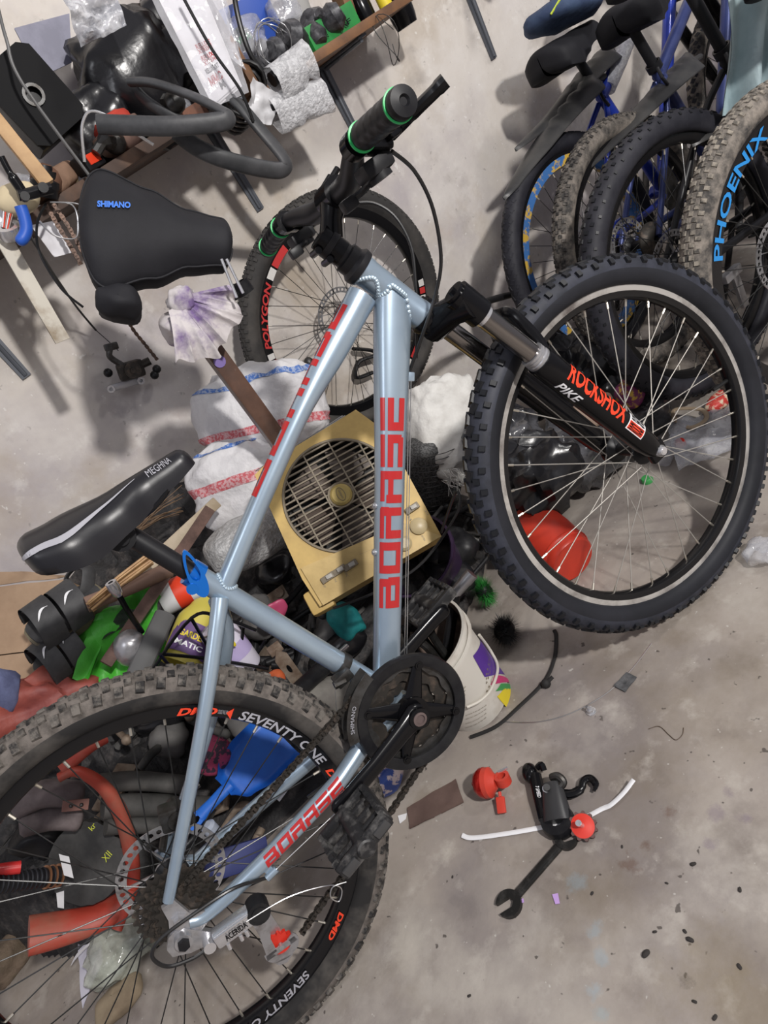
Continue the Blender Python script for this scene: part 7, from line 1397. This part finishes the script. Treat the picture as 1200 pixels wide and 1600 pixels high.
b = MB(); b.tube(spline([lp(880, 1240, .014), lp(895, 1240, .012), lp(908, 1232, .010), lp(912, 1220, .010), lp(922, 1216, .010), lp(931, 1226, .010), lp(928, 1236, .010)], 6), [.008] * 12 + [.0065] * 18 + [.006, .005, .004, .004, .003, .003, .003], 10, flat=.7); b.build('claw', M_BLACK, t)
# open ended spanner
S0, S1 = fz(886, 1312), fz(797, 1414); t = thing('open_spanner', 'black double open ended spanner lying on the floor', 'spanner', frame((S0 + S1) / 2 + V((0, 0, .004)), S1 - S0, (0, 0, 1))); LS_ = (S1 - S0).length
M_SPAN = mat('black_spanner', (.03, .029, .028), .42, .6, (.10, .095, .09), 40, (.5, .75))
b = MB(); b.bevbox((0, 0, 0), (LS_ * .84, .014, .006), .002); b.bevbox((0, 0, .0005), (LS_ * .66, .006, .006), .001); b.build('shank', M_SPAN, t)
def jaw(sx, ang, R_, gap):
    c = V((sx * LS_ / 2, 0)); pts = []
    o0 = ang - 2.55; o1 = ang + 2.55
    for k in range(25): a = lerp(ang + .42, ang + 2 * PI - .42, k / 24); pts.append((c.x + R_ * math.cos(a), c.y + R_ * math.sin(a)))
    d = V((math.cos(ang), math.sin(ang))); n = V((-d.y, d.x)); g = gap / 2
    for k in (-1, 1):
        pass
    inn = [c + d * (R_ * .80) - n * g, c - d * (R_ * .15) - n * g, c - d * (R_ * .38) - n * (g * .3), c - d * (R_ * .38) + n * (g * .3), c - d * (R_ * .15) + n * g, c + d * (R_ * .80) + n * g]
    return pts + [(q.x, q.y) for q in inn]
for sx, ang, R_, gp_ in ((-1, PI - .55, .0185, .014), (1, -.3, .021, .016)): MB().prism(jaw(sx, ang, R_, gp_), .008).build('jaw', M_SPAN, t)
# jockey wheel
t = thing('jockey_wheel', 'loose red toothed jockey wheel with axle bolt by the spanner', 'pulley', frame(fz(911, 1291, .012) + V((0, 0, 0)), (1, 0, .1), (-.15, -.35, 1)))
b = MB(); jockey(b, Matrix.Identity(4), 11, .0200); b.build('toothed_rim', mat('dirty_teeth', (.10, .05, .045), .6), t); MB().lathe([(.0186, -.0036), (.0186, .0038), (.012, .0045), (.006, .006), (0, .006)], n=32).build('red_face', M_JOCK, t); b = MB(); b.cyl((0, 0, 0), (-.002, .003, .022), .0040, 12); b.cyl((-.002, .003, .016), (-.002, .0033, .022), .005, 12); b.build('axle_bolt', M_CHROME, t)
# white strip
b = MB(); P = spline([fz(u, v, z) for u, v, z in ((722, 1305, .004), (740, 1309, .003), (800, 1301, .003), (860, 1290, .001), (905, 1281, .0005), (940, 1264, .002), (955, 1257, .006), (975, 1238, .012), (990, 1218, .016))], 8)
b.tube(P, .0042, 8, flat=.28, up=(1, 1, 0)); solo('plastic_strip', b, mat('white_strip', (.80, .80, .82), .45), None, 'narrow white plastic strip curving under the spanner jaw', 'plastic strip', smooth=60)
# brown strip, chips, nut, patch, wires, cord
q = [fz(u, v, .003) for u, v in ((636, 1262), (712, 1217), (724, 1253), (640, 1295))]; b = MB(); sheet(b, q, 12, 8, .003, 22, 2, .002); solo('brown_strip', b, mat('brown_board', (.10, .062, .052), .8, 0, (.14, .09, .075), 14), None, 'dark brown cardboard strip on the floor by the pedal', 'cardboard', smooth=40)
def chip(name, lab, us, m, cat='chip'): b = MB(); n = len(us); P = [fz(u, v, .0008) for u, v in us]; b.add(P + [p + V((0, 0, .0012)) for p in P], [tuple(reversed(range(n))), tuple(range(n, 2 * n))] + [(i, (i + 1) % n, n + (i + 1) % n, n + i) for i in range(n)]); solo(name, b, m, None, lab, cat, smooth=None)
chip('white_flake', 'white plaster flake beside the brown strip', ((622, 1275), (636, 1271), (634, 1280), (625, 1287)), M_WHITE); M_LIL = mat('lilac_paper_chip', (.50, .32, .66), .6)
chip('lilac_flake', 'lilac paper flake on bare floor', ((863, 1398), (872, 1396), (875, 1412), (868, 1413)), M_LIL, 'paper'); chip('lilac_flake', 'tiny lilac paper flake touching the spanner jaw', ((812, 1407), (818, 1404), (819, 1410), (813, 1413)), M_LIL, 'paper')
q = [fz(u, v, .003) for u, v in ((959, 1072), (979, 1050), (995, 1058), (977, 1081))]; b = MB(); sheet(b, q, 8, 8, .002, 40, 3, .002); solo('rubber_patch', b, mat('patch_rubber', (.045, .047, .05), .7, 0, (.12, .12, .125), 50), None, 'square black rubber patch on the floor', 'rubber patch', smooth=40)
t = thing('flange_nut', 'shiny steel flange nut with stud on the floor', 'nut', Matrix.Translation(fz(924, 1112))); MB().lathe([(0, 0), (.0095, 0), (.0095, .0022), (.007, .003), (0, .003)], n=24).build('flange', M_CHROME, t); MB().lathe([(0, .009), (.0068, .009), (.0074, .0025)], n=6).build('hexagon', M_CHROME, t); MB().cyl((0, 0, .008), (-.002, .003, .016), .0032, 12).build('stud', M_STEEL, t)
b = MB(); b.tube(spline([fz(u, v, .0015) for u, v in ((790, 1128), (840, 1128), (890, 1115), (945, 1085), (985, 1048), (1018, 1005))], 10), .0008, 5); solo('inner_cable', b, M_WIRE, None, 'thin silver inner cable curving over the floor past the nut', 'cable')
b = MB(); b.tube(spline([fz(u, v, .004) for u, v in ((735, 1152), (775, 1135), (810, 1105), (850, 1065), (866, 1030), (869, 995), (866, 985))], 10), .0042, 8, flat=.7); p = fz(853, 1068, .008); b.ball(p, .010, 8, 6); b.tube([p, p + V((.018, -.004, .004))], .004, 6); solo('knotted_string', b, mat('black_cord', (.015, .014, .014), .75), None, 'knotted black cord trailing from bucket to front tyre', 'cord')
b = MB(); b.tube(spline([fz(u, v, .001) for u, v in ((1013, 1139), (1030, 1135), (1045, 1148), (1056, 1156), (1066, 1148), (1068, 1137))], 8), .0007, 4); solo('thread', b, mat('brown_thread', (.10, .07, .05), .8), None, 'wavy brown thread on bare floor', 'thread')
b = MB(); crumple(b, (.06, .05, .03), .5, 30, 3, 26, 16); solo('clear_wrap', b, M_FOIL, Matrix.Translation(fz(1190, 862, .014)), 'crumpled clear plastic wrap on floor beside the front tyre', 'plastic wrap', smooth=45)
rnd = random.Random(21); crumbs = [(1009, 1490, .010), (1078, 1468, .008), (1156, 1390, .006), (1083, 1350, .007), (1155, 1510, .006), (1117, 1590, .006), (1042, 1380, .004), (972, 1323, .004), (1023, 1456, .005), (1070, 1455, .005), (925, 1396, .005), (1085, 1565, .005), (707, 1370, .004), (733, 1556, .005)]
for k, (u, v, r_) in enumerate(crumbs): r_ *= .62; b = MB(); crumple(b, (r_ * 2, r_ * 1.1, r_ * .7), .4, 180, k * 1.7, 10, 7); solo('dirt_crumb', b, mat('dirt_crumb', (.03, .026, .024), .9), Matrix.Translation(fz(u, v, r_ * .3)) @ Matrix.Rotation(k * 1.9, 4, 'Z'), 'small dark dirt crumb on bare floor', 'dirt', 'dirt crumbs on the bare floor', 60)
